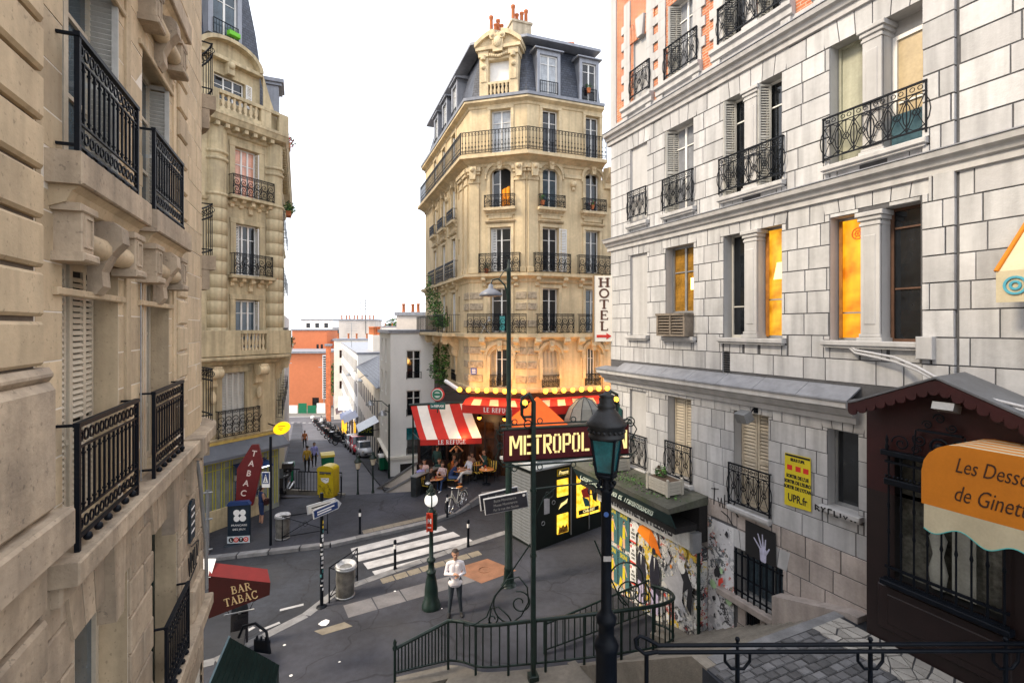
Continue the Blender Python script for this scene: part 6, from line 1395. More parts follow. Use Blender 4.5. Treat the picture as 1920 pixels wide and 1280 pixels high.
# rounded engaged piers with coursed joints
for fr, x in ((TF, 3.28), (TF, 5.98)):
    z = 6.85; h = .56
    q = MB(STONE_T); q.lathe([(.43, 6.8), (.43, 16.6)], (x, .12, 0), 20); part('pier', q, TB, fr)
    if ('tb', h) not in _mc:
        q = MB(STONE_T); q.lathe([(.43, 0), (.455, .012), (.455, h-.012), (.43, h)], (0, .12, 0), 20); _mc['tb', h] = q.mesh('pier_drum')
    while z < 13.3: part('pier_drum', _mc['tb', h], TB, fr, (x, 0, z+.01)); z += h+.005
    for z in (13.6, 15.1, 15.4): q = MB(STONE_T); q.lathe([(.43, z), (.5, z+.04), (.5, z+.12), (.43, z+.16)], (x, .12, 0), 20); part('pier_band', q, TB, fr)
# mouldings along both faces
for fr, x0, x1, k0, k1 in ((TF, -3, 6, 0, .5), (SF, 0, 17, .5, 0)):
    for nm, prof in (('string_course', [(0, 6.3), (.2, 6.35), (.3, 6.5), (.62, 6.56), (.68, 6.62), (.68, 6.72), (0, 6.76)]), ('string_course', [(0, 13.35), (.08, 13.4), (.12, 13.5), (0, 13.52)]),
                     ('cornice', [(0, 16.4), (.1, 16.45), (.14, 16.62), (.5, 16.75), (.58, 16.95), (.62, 17.0), (.62, 17.12), (0, 17.16)]), ('string_course', [(0, 3.02), (.12, 3.06), (.18, 3.16), (0, 3.2)])):
        q = MB(STONE_T); molding2(q, x0, x1, prof, k0, k1); part(nm, q, TB, fr)
    for i in range(int((x1-x0)/.42)):
        if ('mod') not in _mc: q = MB(STONE_T); q.box(-.09, .09, -.45, 0, 16.54, 16.72, .012); _mc['mod'] = q.mesh('modillion')
        if i < 22: part('modillion', _mc['mod'], TB, fr, (x0+.2+i*.42, 0, 0))
# sills with brackets
for z, x0, x1 in ((13.78, 3.7, 5.8), (10.3, 3.7, 5.8)):
    q = MB(STONE_T); q.box(x0, x1, -.42, .004, z-.14, z-.01, .015); molding(q, x0+.1, x1-.1, [(0, z-.34), (.1, z-.3), (.14, z-.18), (.3, z-.14)]); part('sill', q, TB, TF)
    for i in range(5):
        q = MB(STONE_CP); x = x0+.2+i*(x1-x0-.4)/4; corbel(q, x, .16, z-.14, .36 if i != 2 else .6, .3); part('bracket', q, TB, TF)
railing(TB, TF, 3.78, 5.74, 13.78, .92, -.34, 'scroll', .34); railing(TB, TF, 3.84, 5.66, 10.31, .95, -.34, 'scroll', .34)
railing(TB, TF, 3.2, 5.1, 3.2, 1.2, -.22, 'scroll', .2)
PINK = mat('pink_curtain_glass', (.62, .30, .20), .12, .35, 3, .03, 3, spec=.6)
window(TB, TF, 4.12, 5.12, 13.8, 16.0, .2, 3, (.68,), WOOD_W, PINK, .06); window(TB, TF, 4.14, 5.16, 10.3, 12.6, .2, 3, (.72,), WOOD_W, GLASS, .06); window(TB, TF, 4.12, 5.14, 7.0, 9.2, .2, 3, (.74,), WOOD_W, GLASS_B, .06)
for z, h, a in ((13.82, 2.1, 4.72), (10.32, 2.2, 4.78), (7.1, 2.05, 4.76)): shutter(TB, TF, 5.18, z, .38, h, -.04, WOOD_W, .07, 95)
shutter(TB, TF, 4.1, 10.32, .3, 2.2, .1, WOOD_W, .07, 20)
for k in range(4): shutter(TB, TF, 3.52+k*.26, 3.32, .255, 2.66, .12, SHUT_G, .07)
for (a, b, c, d, e) in H[:4]:
    q = MB(STONE_T)
    for x in (a-.16, b+.16): q.box(x-.12, x+.12, -.06, .004, c, d, .012)
    q.box(a-.3, b+.3, -.065, .004, d+.002, d+.22, .012); part('window_surround', q, TB, TF)
# stone balustrade of the second storey balcony, on scroll brackets
for x0, x1 in ((2.2, 3.98), (5.2, 6.45)): q = MB(STONE_T); q.box(x0, x1, -.6, -.38, 6.76, 7.86, .015); part('balcony_parapet', q, TB, TF)
q = MB(STONE_T); q.box(3.98, 5.2, -.62, -.38, 7.7, 7.86, .012); q.box(3.98, 5.2, -.58, -.38, 6.76, 6.98, .01); part('balustrade_rail', q, TB, TF)
for i in range(7): o = part('baluster', bal_me, TB, TF, (4.1+i*.165, -.48, 6.98)); o.scale = (.85, .85, 1.25)
for x in (3.0, 5.1):
    q = MB(STONE_CP); corbel(q, x, .34, 6.34, .95, .6); q.tube([(x-.22, -.42, 6.05), (x+.22, -.42, 6.05)], .24, 12); q.sphere((x, -.2, 5.0), .13, 8, 1, 1, 2.2); part('bracket', q, TB, TF)
for x in (1.0, 3.4, 6, 9):
    q = MB(STONE_CP); corbel(q, x, .34, 6.34, .9, .6); part('bracket', q, TB, SF)
part('railing', rail_mesh(7, 1.05, 'bars', .6), TB, SF, (.5, -.62, 6.76))
# attic storey: stone dormer with round pediment, balustrade, mansard
q = MB(STONE_T); wall(q, 2.6, 5.3, 17.1, 19.75, [(3.2, 4.6, 17.9, 18.98, .2)], .1, .25, STONE_T); q.quad((2.6, .1, 17.1), (2.6, 2, 17.1), (2.6, 2, 19.75), (2.6, .1, 19.75)); q.quad((5.3, .1, 17.1), (5.3, 2, 17.1), (5.3, 2, 19.75), (5.3, .1, 19.75)); part('attic_wall', q, TB, TF)
window(TB, TF, 3.22, 4.58, 17.92, 18.96, .26, 3, (.62,), WOOD_W, GLASS, .05); shutter(TB, TF, 4.62, 17.92, .3, 1.05, .05, WOOD_W, .07, 8)
q = MB(STONE_T); cx = 3.8
pts = [(cx+1.3*math.cos(t), 19.62+.78*math.sin(t)) for t in [PI*i/16 for i in range(17)]]
for (u0, w0), (u1, w1) in zip(pts[:-1], pts[1:]):
    k = 1.13; q.prism([(u0, w0), (cx+(u0-cx)*k, 19.62+(w0-19.62)*k+.05), (cx+(u1-cx)*k, 19.62+(w1-19.62)*k+.05), (u1, w1)], -.28, 1.5, 'y')
q.prism(pts, .06, 1.4, 'y'); q.box(cx-1.45, cx+1.45, -.22, .6, 19.5, 19.66, .015); q.box(cx-.16, cx+.16, -.2, .1, 19.0, 19.5, .02); q.sphere((cx, -.15, 19.4), .18, 8); part('pediment', q, TB, TF)
for x0, x1 in ((2.3, 3.1), (5.0, 5.5), (5.9, 6.4)): q = MB(STONE_T); q.box(x0, x1, -.5, -.3, 17.16, 18.05, .015); part('balcony_parapet', q, TB, TF)
q = MB(STONE_T); q.box(3.1, 5.9, -.52, -.28, 17.9, 18.06, .012); q.box(3.1, 5.0, -.5, -.3, 17.16, 17.32, .01); part('balustrade_rail', q, TB, TF)
for i in range(7): o = part('baluster', bal_me, TB, TF, (3.3+i*.25, -.4, 17.32)); 
q = MB(STONE_T)
q.add([(5.3, .1, 19.7), (5.62, .1, 18.6), (6.1, .1, 17.3), (5.3, .1, 17.3), (5.3, -.15, 19.7), (5.7, -.15, 18.6), (6.25, -.15, 17.3), (5.3, -.15, 17.3)], [(4, 5, 6, 7), (0, 4, 5, 1), (1, 5, 6, 2)]); part('scroll_buttress', q, TB, TF)
for fr, x0, x1, k0, k1 in ((TF, -3, 6, 0, .5), (SF, 0, 17, .5, 0)):
    q = MB(SLATE); pr = [(-.45, 17.1), (-.5, 19), (-.85, 22), (-1.5, 25.5)]; n = 4
    A = [(x0-o*k0, -o, z) for o, z in pr]; B = [(x1+o*k1, -o, z) for o, z in pr]
    q.add(A+B, [(i, n+i, n+i+1, i+1) for i in range(n-1)]); part('mansard', q, TB, fr)
def tdormer(fr, a, b, z0, z1, y):
    q = MB(ZINC); q.box(a-.2, a, y, y+1.6, z0, z1); q.box(b, b+.2, y, y+1.6, z0, z1); q.box(a-.4, b+.4, y-.25, y+1.6, z1, z1+.18, .02); q.box(a-.3, b+.3, y-.15, y+1.6, z1-.14, z1-.001); part('dormer', q, TB, fr)
    window(TB, fr, a, b, z0, z1-.14, y+.12, 2, (.7,), WOOD_W, GLASS_B, .07); part('railing', rail_mesh(b-a, .7, 'bars'), TB, fr, (a, y-.05, z0))
tdormer(TF, 3.3, 4.4, 20.75, 23.2, .35); tdormer(SF, 2.4, 3.2, 18.4, 20.6, -.1); tdormer(SF, 6, 6.8, 18.0, 20.0, .0)
gb = thing('green_planter', 'bright lime green window box on the topmost dormer at the upper left', 'planter', TF.w(3.85, .22, 20.95), TF.a); q = MB(mat('lime_plastic', (.13, .45, .02), .5, .1, 4)); q.box(.05, .55, -.12, .12, 0, .2, .02); obj('box', q, gb); q = MB(); leafmass(q, (.26, 0, .26), (.3, .1, .08), 30, .05, random.Random(1), [LEAF]); obj('plant', q, gb)
for i, (x, z, lab, ms, n) in enumerate(((1.6, 17.3, 'red flowering plant high on the ochre building cornice', [LEAF, LEAF_R], 120), (3.2, 14.2, 'bushy green plant spilling from a side balcony of the ochre building', [LEAF, LEAF_D], 240), (7.8, 6.9, 'small potted greenery on the low side balcony of the ochre building', [LEAF, LEAF_D], 90))):
    t = thing('balcony_plant', lab, 'plant', SF.w(x, -.55, z), SF.a); q = MB(TERRA); q.box(-.35, .35, -.12, .12, -.25, 0); obj('trough', q, t); q = MB(); leafmass(q, (0, -.05, .2), (.5, .3, .38), n, .09, random.Random(i), ms); obj('foliage', q, t)
# tobacco shop front
SHOPG = mat('grey_green_shop_paint', (.20, .22, .20), .5, .15, 3, .08, dirt=.2); SHOPY = mat('yellow_green_trim', (.42, .40, .05), .5, .1, 4)
FASC = mat('slate_grey_fascia', (.10, .11, .13), .5, .15, 3, .08)
q = MB(SHOPG); q.box(-2, 6.1, -.2, -.001, -1, 2.45); part('shop_front', q, TB, TF)
q = MB(FASC); q.add([(-2, -.2, 2.98), (6.2, -.2, 2.98), (6.2, -.85, 2.52), (-2, -.85, 2.52), (-2, -.85, 2.4), (6.2, -.85, 2.4), (6.2, -.2, 2.4)], [(0, 3, 2, 1), (3, 4, 5, 2), (1, 2, 5, 6)]); part('shop_fascia', q, TB, TF)
q = MB(mat('gilded_band', (.42, .30, .08), .5, .2, 4, .1)); q.box(-2, 6.1, -.24, -.001, 2.98, 3.08); part('gilded_band', q, TB, TF)
for i in range(15):
    x = .8+i*.36
    if 3.9 < x < 5.0: continue
    q = MB(SHOPY); q.box(x, x+.035, -.225, -.201, -.3, 2.2); q.box(x+.12, x+.155, -.225, -.201, -.3, 2.2); part('trim_strip', q, TB, TF)
q = MB(SHOPY); q.box(.8, 6.0, -.228, -.201, 2.2, 2.25); q.box(.8, 6.0, -.228, -.201, 1.9, 1.93); part('trim_strip', q, TB, TF)
q = MB(mat('kiosk_window_stock', (.06, .10, .16), .15, 1.2, 7, .05)); q.box(3.95, 5.0, -.23, -.19, .35, 1.75); part('shop_window', q, TB, TF)
q = MB(mat('pale_counter', (.45, .45, .44), .5, .1, 3)); q.box(3.9, 5.1, -.32, -.2, 1.28, 1.5); part('counter', q, TB, TF)
q = MB(STONE_T); q.box(1.0, 5.3, -.27, -.201, -1, .25, .02); part('stone_plinth', q, TB, TF)
q = MB(BLUE_S); q.add([(3.8, -.25, 2.0), (5.3, -.25, 2.0), (5.3, -.9, 1.78), (3.8, -.9, 1.78), (3.8, -.9, 1.7), (5.3, -.9, 1.7)], [(0, 3, 2, 1), (3, 4, 5, 2)]); part('shop_awning', q, TB, TF)
q = MB(emit('white_strip_light', (1, .95, .9), 2.2)); q.tube([(4.2, -.93, 1.75), (5.2, -.93, 1.75)], .02, 6); part('strip_light', q, TB, TF)

# ---------------------------------------------------------------- houses down the lower street
def house(name, lab, P0, dx, L, depth, zb, zt, m, wins, roofm=None, roofh=0, endwins=(), hip=.3, cat='house', base=None):
    """P0: near street-side corner; dx: unit direction away from the camera along the street; the house lies to its right"""
    a = math.atan2(-dx[1], -dx[0]); P1 = (P0[0]+dx[0]*L, P0[1]+dx[1]*L)
    F = Frame(P1[0], P1[1], a)                              # street face, x runs towards the camera
    t = thing(name, lab, cat, (P0[0], P0[1], 0))
    q = MB(m); wall(q, 0, L, zb, zt, [(x, x+w_, z, z+h, .18) for x, z, w_, h in wins], 0, .18, m); part('wall', q, t, F)
    E = Frame(P0[0], P0[1], a+PI/2)                         # end face towards the camera
    q = MB(m); wall(q, 0, depth, zb, zt, [(x, x+w_, z, z+h, .18) for x, z, w_, h in endwins], 0, .18, m); part('wall', q, t, E)
    q = MB(m); B = [F.w(0, 0), F.w(0, depth), F.w(L, depth)]
    for u, v in zip(B[:-1], B[1:]): q.quad((u[0]-P0[0], u[1]-P0[1], zb), (v[0]-P0[0], v[1]-P0[1], zb), (v[0]-P0[0], v[1]-P0[1], zt), (u[0]-P0[0], u[1]-P0[1], zt))
    obj('rear_wall', q, t)
    q = MB(roofm or ZINC); z0 = zt; e = .25
    if roofh: q.add([(-e, -e, z0), (L+e, -e, z0), (L+e, depth+e, z0), (-e, depth+e, z0), (L*hip*.3, depth*.5, z0+roofh), (L-L*hip*.3, depth*.5, z0+roofh)], [(0, 1, 5, 4), (1, 2, 5), (2, 3, 4, 5), (3, 0, 4)])
    else: q.box(-e*.4, L+e*.4, -e*.6, depth+.1, z0, z0+.22)
    part('roof', q, t, F)
    for fr, ws_ in ((F, wins), (E, endwins)):
        for x, z, w_, h in ws_:
            window(t, fr, x, x+w_, z, z+h, .12, 2, (.7,), WOOD_W, GLASS, .07, .04, panes=(h*w_ > 1.2 and fr is E)) if fr is E or L < 14 else part('window', block_mesh(w_, h, .04, .0, FARW, 'window'), t, fr, (x+w_/2, -.012, z+h/2))
    return t, F, E
FARW = mat('far_window_dark', (.045, .05, .06), .5, .4, 3, 0, rand=.5)
PLAST = mat('white_plaster', (.87, .86, .83), .85, .04, 1, .1, 20, dirt=.08); PLAST2 = mat('ivory_plaster', (.80, .75, .66), .85, .07, 1, .1, 20, dirt=.12)
PLAST3 = mat('grey_render', (.60, .54, .48), .9, .1, .4, .1, 20, dirt=.35)
rd = (RDIR[0]/math.hypot(*RDIR), RDIR[1]/math.hypot(*RDIR))
P = (-7.75, 32.0)
t, F, E = house('white_house', 'white rendered end house with dark shop windows beside the stairs', P, rd, 6.1, 6.5, -3, 7.6, PLAST, [(x, z, .8, 1.6) for x in (1.0, 3.3) for z in (.9, 3.4, 5.6)], None, 0, [(1.0, 4.6, .95, 1.9), (1.0, 2.2, .95, 1.7), (1.0, -.3, .95, 1.8)])
q = MB(DARK); q.box(.6, 2.2, -.03, 0, -2.8, -.8); part('shop_window', q, t, E); q = MB(GREY_M); q.box(2.6, 5.0, -.03, 0, -2.8, -.6); part('shop_window', q, t, E)
q = MB(GLASS); q.box(.4, 2.6, -.05, 0, -2.9, -.7); part('shop_window', q, t, F); q = MB(GLASS); q.box(3.0, 5.2, -.05, 0, -3, -.9); part('shop_window', q, t, F)
q = MB(PLAST2); molding(q, 0, 6.1, [(0, -.5), (.2, -.45), (.22, -.3), (0, -.28)]); part('string_course', q, t, F); q = MB(PLAST2); molding(q, 0, 6.5, [(0, -.5), (.2, -.45), (.22, -.3), (0, -.28)]); part('string_course', q, t, E)
q = MB(TEAL); q.box(1.02, 1.93, .10, .115, .7, 1.46); part('blind', q, t, E)
for z in (4.65, 2.25, -.25): part('railing', rail_mesh(.95, .45, 'bars'), t, E, (1.0, -.04, z))
def along(s, off=0): return (-7.75+rd[0]*s-rd[1]*off*-1, 32.0+rd[1]*s+rd[0]*off*-1)
P = along(6.3)
t, F, E = house('low_house', 'low ivory house with a grey zinc roof and tall plain windows', P, rd, 22, 7, -7, 3.4, PLAST2, [(1+i*1.9, z, 1.0, 1.6) for i in range(11) for z in (-2.6, .6)], SLATE, 2.0, [])
for i in range(4): q = MB((GLASS, IRON_G, GLASS, BLUE_S)[i]); q.box(1+i*5.2, 4.6+i*5.2, -.06, 0, -6.5, -3.6+i*.3); part('shop_window', q, t, F)
q = MB(PLAST3); q.box(8, 9, 3, 3.8, 3.5, 6.2); o = part('chimney', q, t, F)
for x in (8.2, 8.5, 8.8): obj('chimney_pot', pot_me, o, (x, 3.4, 6.2))
P = along(28.6)
t, F, E = house('tall_white_house', 'taller white house dotted with many small dark windows down the street', P, rd, 43, 9, -12, 4.8, PLAST, [(1+i*2.3, z, 1.25, 1.6) for i in range(18) for z in (-6, -3.2, -.4, 2.4)], None, 0, [(1.6, 2.2, .8, 1.5)])
for i in range(7): q = MB((BLUE_S, GLASS, BLUE_S, IRON_G, GLASS, MAROON, GLASS)[i]); q.box(1+i*6, 4.8+i*6, -.08, 0, -10.5+i*.6, -8+i*.7); part('shop_window', q, t, F)
q = MB(PLAST2); q.box(34, 40, 2, 6, 4.8, 7.0); o = part('roof_storey', q, t, F)
for i in range(16): c = obj('chimney_pot', pot_me, o, (34.3+i*.36, 2.2+(i % 3)*.3, 7.0)); c.scale = (1.6, 1.6, 1.6)
# bare gable behind, chimneyed roofs, far orange blocks
def block(name, lab, x0, y0, x1, y1, zb, zt, m, rot=0, cat='building', wins=(), pots=0, roofm=None):
    t = thing(name, lab, cat, ((x0+x1)/2, y0, 0), rot); W, D = x1-x0, y1-y0; q = MB(m)
    wall(q, -W/2, W/2, zb, zt, [(a, a+b, c, c+d, .3) for a, c, b, d in wins], 0, .3, m); q.quad((-W/2, 0, zb), (-W/2, D, zb), (-W/2, D, zt), (-W/2, 0, zt)); q.quad((W/2, 0, zb), (W/2, D, zb), (W/2, D, zt), (W/2, 0, zt)); q.quad((-W/2, D, zb), (W/2, D, zb), (W/2, D, zt), (-W/2, D, zt)); obj('wall', q, t)
    q = MB(roofm or ZINC); q.box(-W/2-.2, W/2+.2, -.2, D+.2, zt, zt+.4); ro = obj('roof', q, t)
    for a, c, b, d in wins: q = MB(GLASS); q.box(a, a+b, .2, .25, c, c+d); obj('window', q, t)
    for i in range(pots): c = obj('chimney_pot', pot_me, ro, (-W/2+.6+i*(W-1.2)/max(1, pots-1), .8+(i % 2)*.7, zt+.4)); c.scale = (1.8, 1.8, 1.6)
    return t
block('gable_building', 'tall bare grey gable wall with a row of chimney pots above the white houses', -47.5, 138, -37.8, 150, -14, 9.8, PLAST3, R(6), pots=9)
block('gable_building', 'second pale bare chimney wall further right above the white end house', -14.0, 60, -5.4, 68, -3, 9.4, PLAST3, R(-8), pots=9)
block('orange_strip_house', 'narrow house with orange brick bands at the far end of the street', -37.5, 101, -36.6, 101.4, -12, 4.2, BRICK_FAR, 0, 'house')
block('pale_house', 'pale far house beside the orange brick strip', -37.0, 104.2, -30, 112, -12, 5.2, PLAST2, 0, 'house', [(-2.4+i*1.9, z, .8, 1.6) for i in range(3) for z in (-8, -4.8, -1.6, 1.6)], 4)
BRICK_FAR = mat('far_smooth_brick', (.58, .19, .085), .85, .08, .15, .15, 4)  # paler orange: distance haze put into the brick colour
t = block('orange_brick_building', 'curved orange brick block closing the far end of the street', -62, 122, -45.5, 140, -14, 1.6, BRICK_FAR, R(4), wins=[(5.0, -12.8, 1.6, 3.6)])
q = MB(WHITEP); q.box(7.5, 8.7, -.25, 0, -9.5, 1.2); obj('window_strip', q, t)
for k in range(18): q = MB(GLASS); q.box(7.7, 8.5, -.3, -.26, -9.2+k*.57, -8.85+k*.57); obj('window', q, t)
q = MB(ZINC); q.box(-8.5, 9, -.6, .6, 1.6, 2.1); obj('coping', q, t)
t = block('orange_brick_tower', 'taller orange brick block with small white windows behind the curved one', -64, 146, -54, 156, -14, 7.0, BRICK_FAR, R(2), wins=[(2.0+i*1.2, 1.2, .7, 1.8) for i in range(2)])
block('orange_brick_annex', 'lower orange brick annex right of the curved brick block', -56.5, 150, -46, 158, -14, 3.8, BRICK_FAR, R(2), wins=[(3, 0, 1.4, 1.8)])
for k in range(2):
    q = MB(PLAST); pts = [(-1.2, 0), (1.2, 0), (1.2, 3.2)]+[(1.2*math.cos(a), 3.2+1.2*math.sin(a)) for a in (.5, 1.05, PI/2, 2.1, 2.6)]+[(-1.2, 3.2)]
    q.prism(pts, -.2, 0, 'y'); tag(obj('white_arch', q, None, (-47+k*3.6, 125+k*.2, -12.6)), 'white %s arch on the far orange brickwork' % ('left', 'right')[k], 'arch')
block('white_tower', 'pale white apartment tower hazy beyond the orange brick building', -80, 190, -68, 205, -16, 10.6, PLAST, 0, 'tower', [(-4+i*3.4, z, 1.5, 1.8) for i in range(3) for z in (-2, 1.5, 4.6, 7.7)])
block('white_tower', 'lower pale apartment block stepping down right of the white tower', -66, 185, -57, 200, -16, 7.4, PLAST2, 0, 'tower', [(-3+i*3, z, 1.4, 1.8) for i in range(3) for z in (-1, 2.4, 5.4)])
block('far_house', 'far pale roofline seen left of the bare gable wall', -48, 175, -36, 190, -16, 8.0, PLAST2, 0, 'house', [(-4+i*3, z, 1.3, 1.8) for i in range(3) for z in (-1, 2.4, 5.0)], 5)
# a far wooded rise, and a tree by the brick block
q = MB(); rt = random.Random(2); leafmass(q, (0, 0, 0), (16, 6, 5.5), 1500, 1.1, rt, [LEAF_D, LEAF_D, LEAF]); o = obj('distant_trees', q, None, (-46, 240, 8)); o['kind'] = 'stuff'
tt = thing('street_tree', 'dark green tree against the orange brick at the far street end', 'tree', (-41.5, 118, -12.3)); q = MB(BARK); q.tube([(0, 0, 0), (.1, 0, 2.5), (0, .1, 5)], [.28, .2, .1], 7); obj('trunk', q, tt); q = MB(); leafmass(q, (0, 0, 8.2), (1.9, 1.9, 4.6), 900, .38, rt, [LEAF_D, LEAF, LEAF_D]); obj('crown', q, tt)
# zebra and hoardings at the far crossing
fz = struct('far_crosswalk', MB(PAINT).box(-46, -45.99, 97, 97.01, -12, -11.99))
for i in range(9):
    x = -45+i*1.15; q = MB(PAINT); q.quad((x, 96.5, sz(96.5)+.02), (x+.6, 96.5, sz(96.5)+.02), (x+.1, 98.2, sz(98.2)+.02), (x-.5, 98.2, sz(98.2)+.02)); obj('stripe', q, fz)
q = MB(PAINT); q.quad((-54, 107, sz(107)+.02), (-34, 109, sz(109)+.02), (-34, 110, sz(110)+.02), (-54, 108, sz(108)+.02)); obj('stripe', q, fz)
for i in range(7):
    t = thing('hoarding_panel', '%s site hoarding panel at the far crossing, %s from the left' % ('green' if i % 3 else 'white', ('first', 'second', 'third', 'fourth', 'fifth', 'sixth', 'seventh')[i]), 'hoarding', (-57+i*2.1, 114, sz(114)), 0, 'green and white hoarding panels at the far crossing'); q = MB(GREEN_BIN if i % 3 else PLAST); q.box(0, 1.9, 0, .08, 0, 1.9 if i % 2 else 2.4); obj('panel', q, t); q = MB(GREY_M); q.box(.1, .18, .08, .3, 0, 1.8); obj('prop', q, t)

r9 = random.Random(12)
for i, (x, y, z, lab) in enumerate(((-10.5, 36, 7.8, 'thin roof aerial on the white end house'), (-24, 75, 5.0, 'roof aerial on the tall white house down the street'), (-43, 142, 10.2, 'roof aerial on the far bare gable building'), (-8.4, 62, 9.8, 'roof aerial on the second bare chimney wall'))):
    t = thing('roof_aerial', lab, 'aerial', (x, y, z)); q = MB(GREY_M); k = y/60+.4; q.tube([(0, 0, -.3), (0, 0, 2.2*k)], .03*k, 4); obj('mast', q, t); q = MB(GREY_M)
    for j in range(4): q.tube([(-.5*k, 0, (1.5+.2*j)*k), (.5*k, 0, (1.5+.2*j)*k)], .018*k, 4)
    obj('cross_bar', q, t)
# ---------------------------------------------------------------- lower street: pavements, vehicles, bins, lamps
for nm, fn in (('lower_pavement', lambda y: (lline(y), lline(y)+1.5)), ('lower_pavement', lambda y: (rline(y)-1.25-max(0, y-45)*.06, rline(y)+.3))):
    q = MB(PAVE); yy = [26.5, 28, 32, 38, 45, 55, 70, 85, 96]
    for a, b in zip(yy[:-1], yy[1:]):
        (xa, xb), (xc, xd) = fn(a), fn(b)
        q.add([(xa, a, sz(a)+.1), (xb, a, sz(a)+.1), (xd, b, sz(b)+.1), (xc, b, sz(b)+.1), (xa, a, sz(a)-.1), (xb, a, sz(a)-.1), (xd, b, sz(b)-.1), (xc, b, sz(b)-.1)], [(0, 1, 2, 3), (0, 4, 5, 1), (1, 5, 6, 2), (3, 7, 4, 0)])
    struct(nm, q)
SROT = math.atan2(.912, -.41)-PI/2                              # heading of the lower street
TILT = -.13
CGLASS = glass('car_glass', (.03, .04, .055), .4, .05)
def car(lab, x, y, col, rot, boxy=False, L=3.9):
    t = thing('parked_car', lab, 'car', (x, y, sz(y)), rot, 'cars parked down the street'); m = mat('car_paint', col, .25, .05, 3, 0, coat=.6)
    # stations front(-L/2, towards camera) to rear; (y, half width, z low, z high)
    hw = .84; st = [(-L/2, .62, .38, .58), (-L/2+.12, .78, .26, .72), (-L/2+.7, hw, .22, .86), (-L/2+1.15, hw, .22, .95), (L/2-.5, hw, .24, .98), (L/2-.1, .8, .28, .92), (L/2, .7, .4, .8)]
    q = MB(m); vs = []; k = 8
    for yy_, w_, a, b in st:
        vs += [(-w_*.9, yy_, a), (-w_, yy_, a+(b-a)*.3), (-w_, yy_, a+(b-a)*.65), (-w_*.9, yy_, b), (w_*.9, yy_, b), (w_, yy_, a+(b-a)*.65), (w_, yy_, a+(b-a)*.3), (w_*.9, yy_, a)]
    n = len(st); q.add(vs, [(i*k+j, i*k+(j+1) % k, (i+1)*k+(j+1) % k, (i+1)*k+j) for i in range(n-1) for j in range(k)], True); q.add(vs[:k], [tuple(range(k))]); q.add(vs[-k:], [tuple(range(k))]); obj('body', q, t)
    top = 1.62 if boxy else 1.44; f0, f1, r1, r0 = -L/2+.95, -L/2+1.6, L/2-.75 if not boxy else L/2-.35, L/2-.15
    q = MB(m); a_, b_ = .58, .74
    q.add([(-a_, f1, top), (a_, f1, top), (a_, r1, top), (-a_, r1, top), (-b_, f1-.1, top-.06), (b_, f1-.1, top-.06), (b_, r1+.1, top-.06), (-b_, r1+.1, top-.06)], [(0, 1, 2, 3), (4, 5, 1, 0), (5, 6, 2, 1), (6, 7, 3, 2), (7, 4, 0, 3)], True)
    for sx_ in (-1, 1):
        for (p, r_) in (((f0, .93), (f1-.1, top-.06)), ((r0, .95), (r1+.1, top-.06)), (((f1+r1)/2, .95), ((f1+r1)/2, top-.06))): q.tube([(sx_*.80, p[0], p[1]), (sx_*.735, r_[0], r_[1])], .04, 5)
    obj('roof', q, t)
    q = MB(CGLASS); q.quad((-.76, f0, .93), (.76, f0, .93), (.7, f1-.09, top-.07), (-.7, f1-.09, top-.07)); obj('windscreen', q, t)
    q = MB(CGLASS); q.quad((.76, r0, .95), (-.76, r0, .95), (-.7, r1+.09, top-.07), (.7, r1+.09, top-.07)); obj('rear_window', q, t)
    for s in (-1, 1): q = MB(CGLASS); q.quad((s*.79, f0+.05, .95), (s*.79, r0-.03, .96), (s*.725, r1+.05, top-.08), (s*.725, f1-.05, top-.08)); obj('side_window', q, t)
    for s in (-1, 1):
        q = MB(mat('headlamp', (.75, .75, .72), .1, .05, 4, 0) if 'headlamp' not in bpy.data.materials else bpy.data.materials['headlamp']); q.sphere((s*.6, -L/2+.08, .68), .13, 8, 1, .6, .7); obj('headlight', q, t)
        q = MB(m); q.sphere((s*.93, f0+.2, 1.0), .11, 8, .8, .6, .7); obj('mirror', q, t)
        for yy_ in (-L/2+.72, L/2-.72):
            w_ = obj('wheel', MB(RUBBER).tube([(-.1, 0, 0), (.1, 0, 0)], .3, 14), t, (s*.76, yy_, .3)); obj('rim', MB(GREY_M).tube([(-.11, 0, 0), (.11, 0, 0)], .18, 10), w_)
    q = MB(BLACKP); q.box(-.5, .5, -L/2-.015, -L/2+.1, .38, .5); obj('grille', q, t); q = MB(WHITEP); q.box(-.24, .24, -L/2-.03, -L/2-.016, .4, .48); obj('number_plate', q, t)
    for o in (t,): o.rotation_euler = (TILT, 0, rot)
    return t
car('small silver car nearest of the cars parked down the street', -12.75, 44.3, (.42, .43, .47), SROT, L=3.3); car('red hatchback parked just behind the small silver car', -14.6, 48.2, (.50, .03, .045), SROT, True); car('silver estate car furthest of the three parked in line', -16.6, 52.8, (.40, .42, .45), SROT, L=4.3)
def wheel(par, c, r_, name='wheel', hub=True):
    q = MB(RUBBER); q.ring((0, 0, 0), r_, r_*.2, 'x', 20, 6); o = obj(name, q, par, c); q = MB(GREY_M); q.ring((0, 0, 0), r_*.8, r_*.06, 'x', 16, 4)
    for i in range(5): a = i*2*PI/5; q.tube([(0, 0, 0), (0, r_*.8*math.cos(a), r_*.8*math.sin(a))], r_*.05, 4)
    q.tube([(-.04, 0, 0), (.04, 0, 0)], r_*.2, 8); obj('rim', q, o); return o
MOTO = mat('black_motor_paint', (.015, .015, .018), .25, .2, 4, 0, coat=.5)
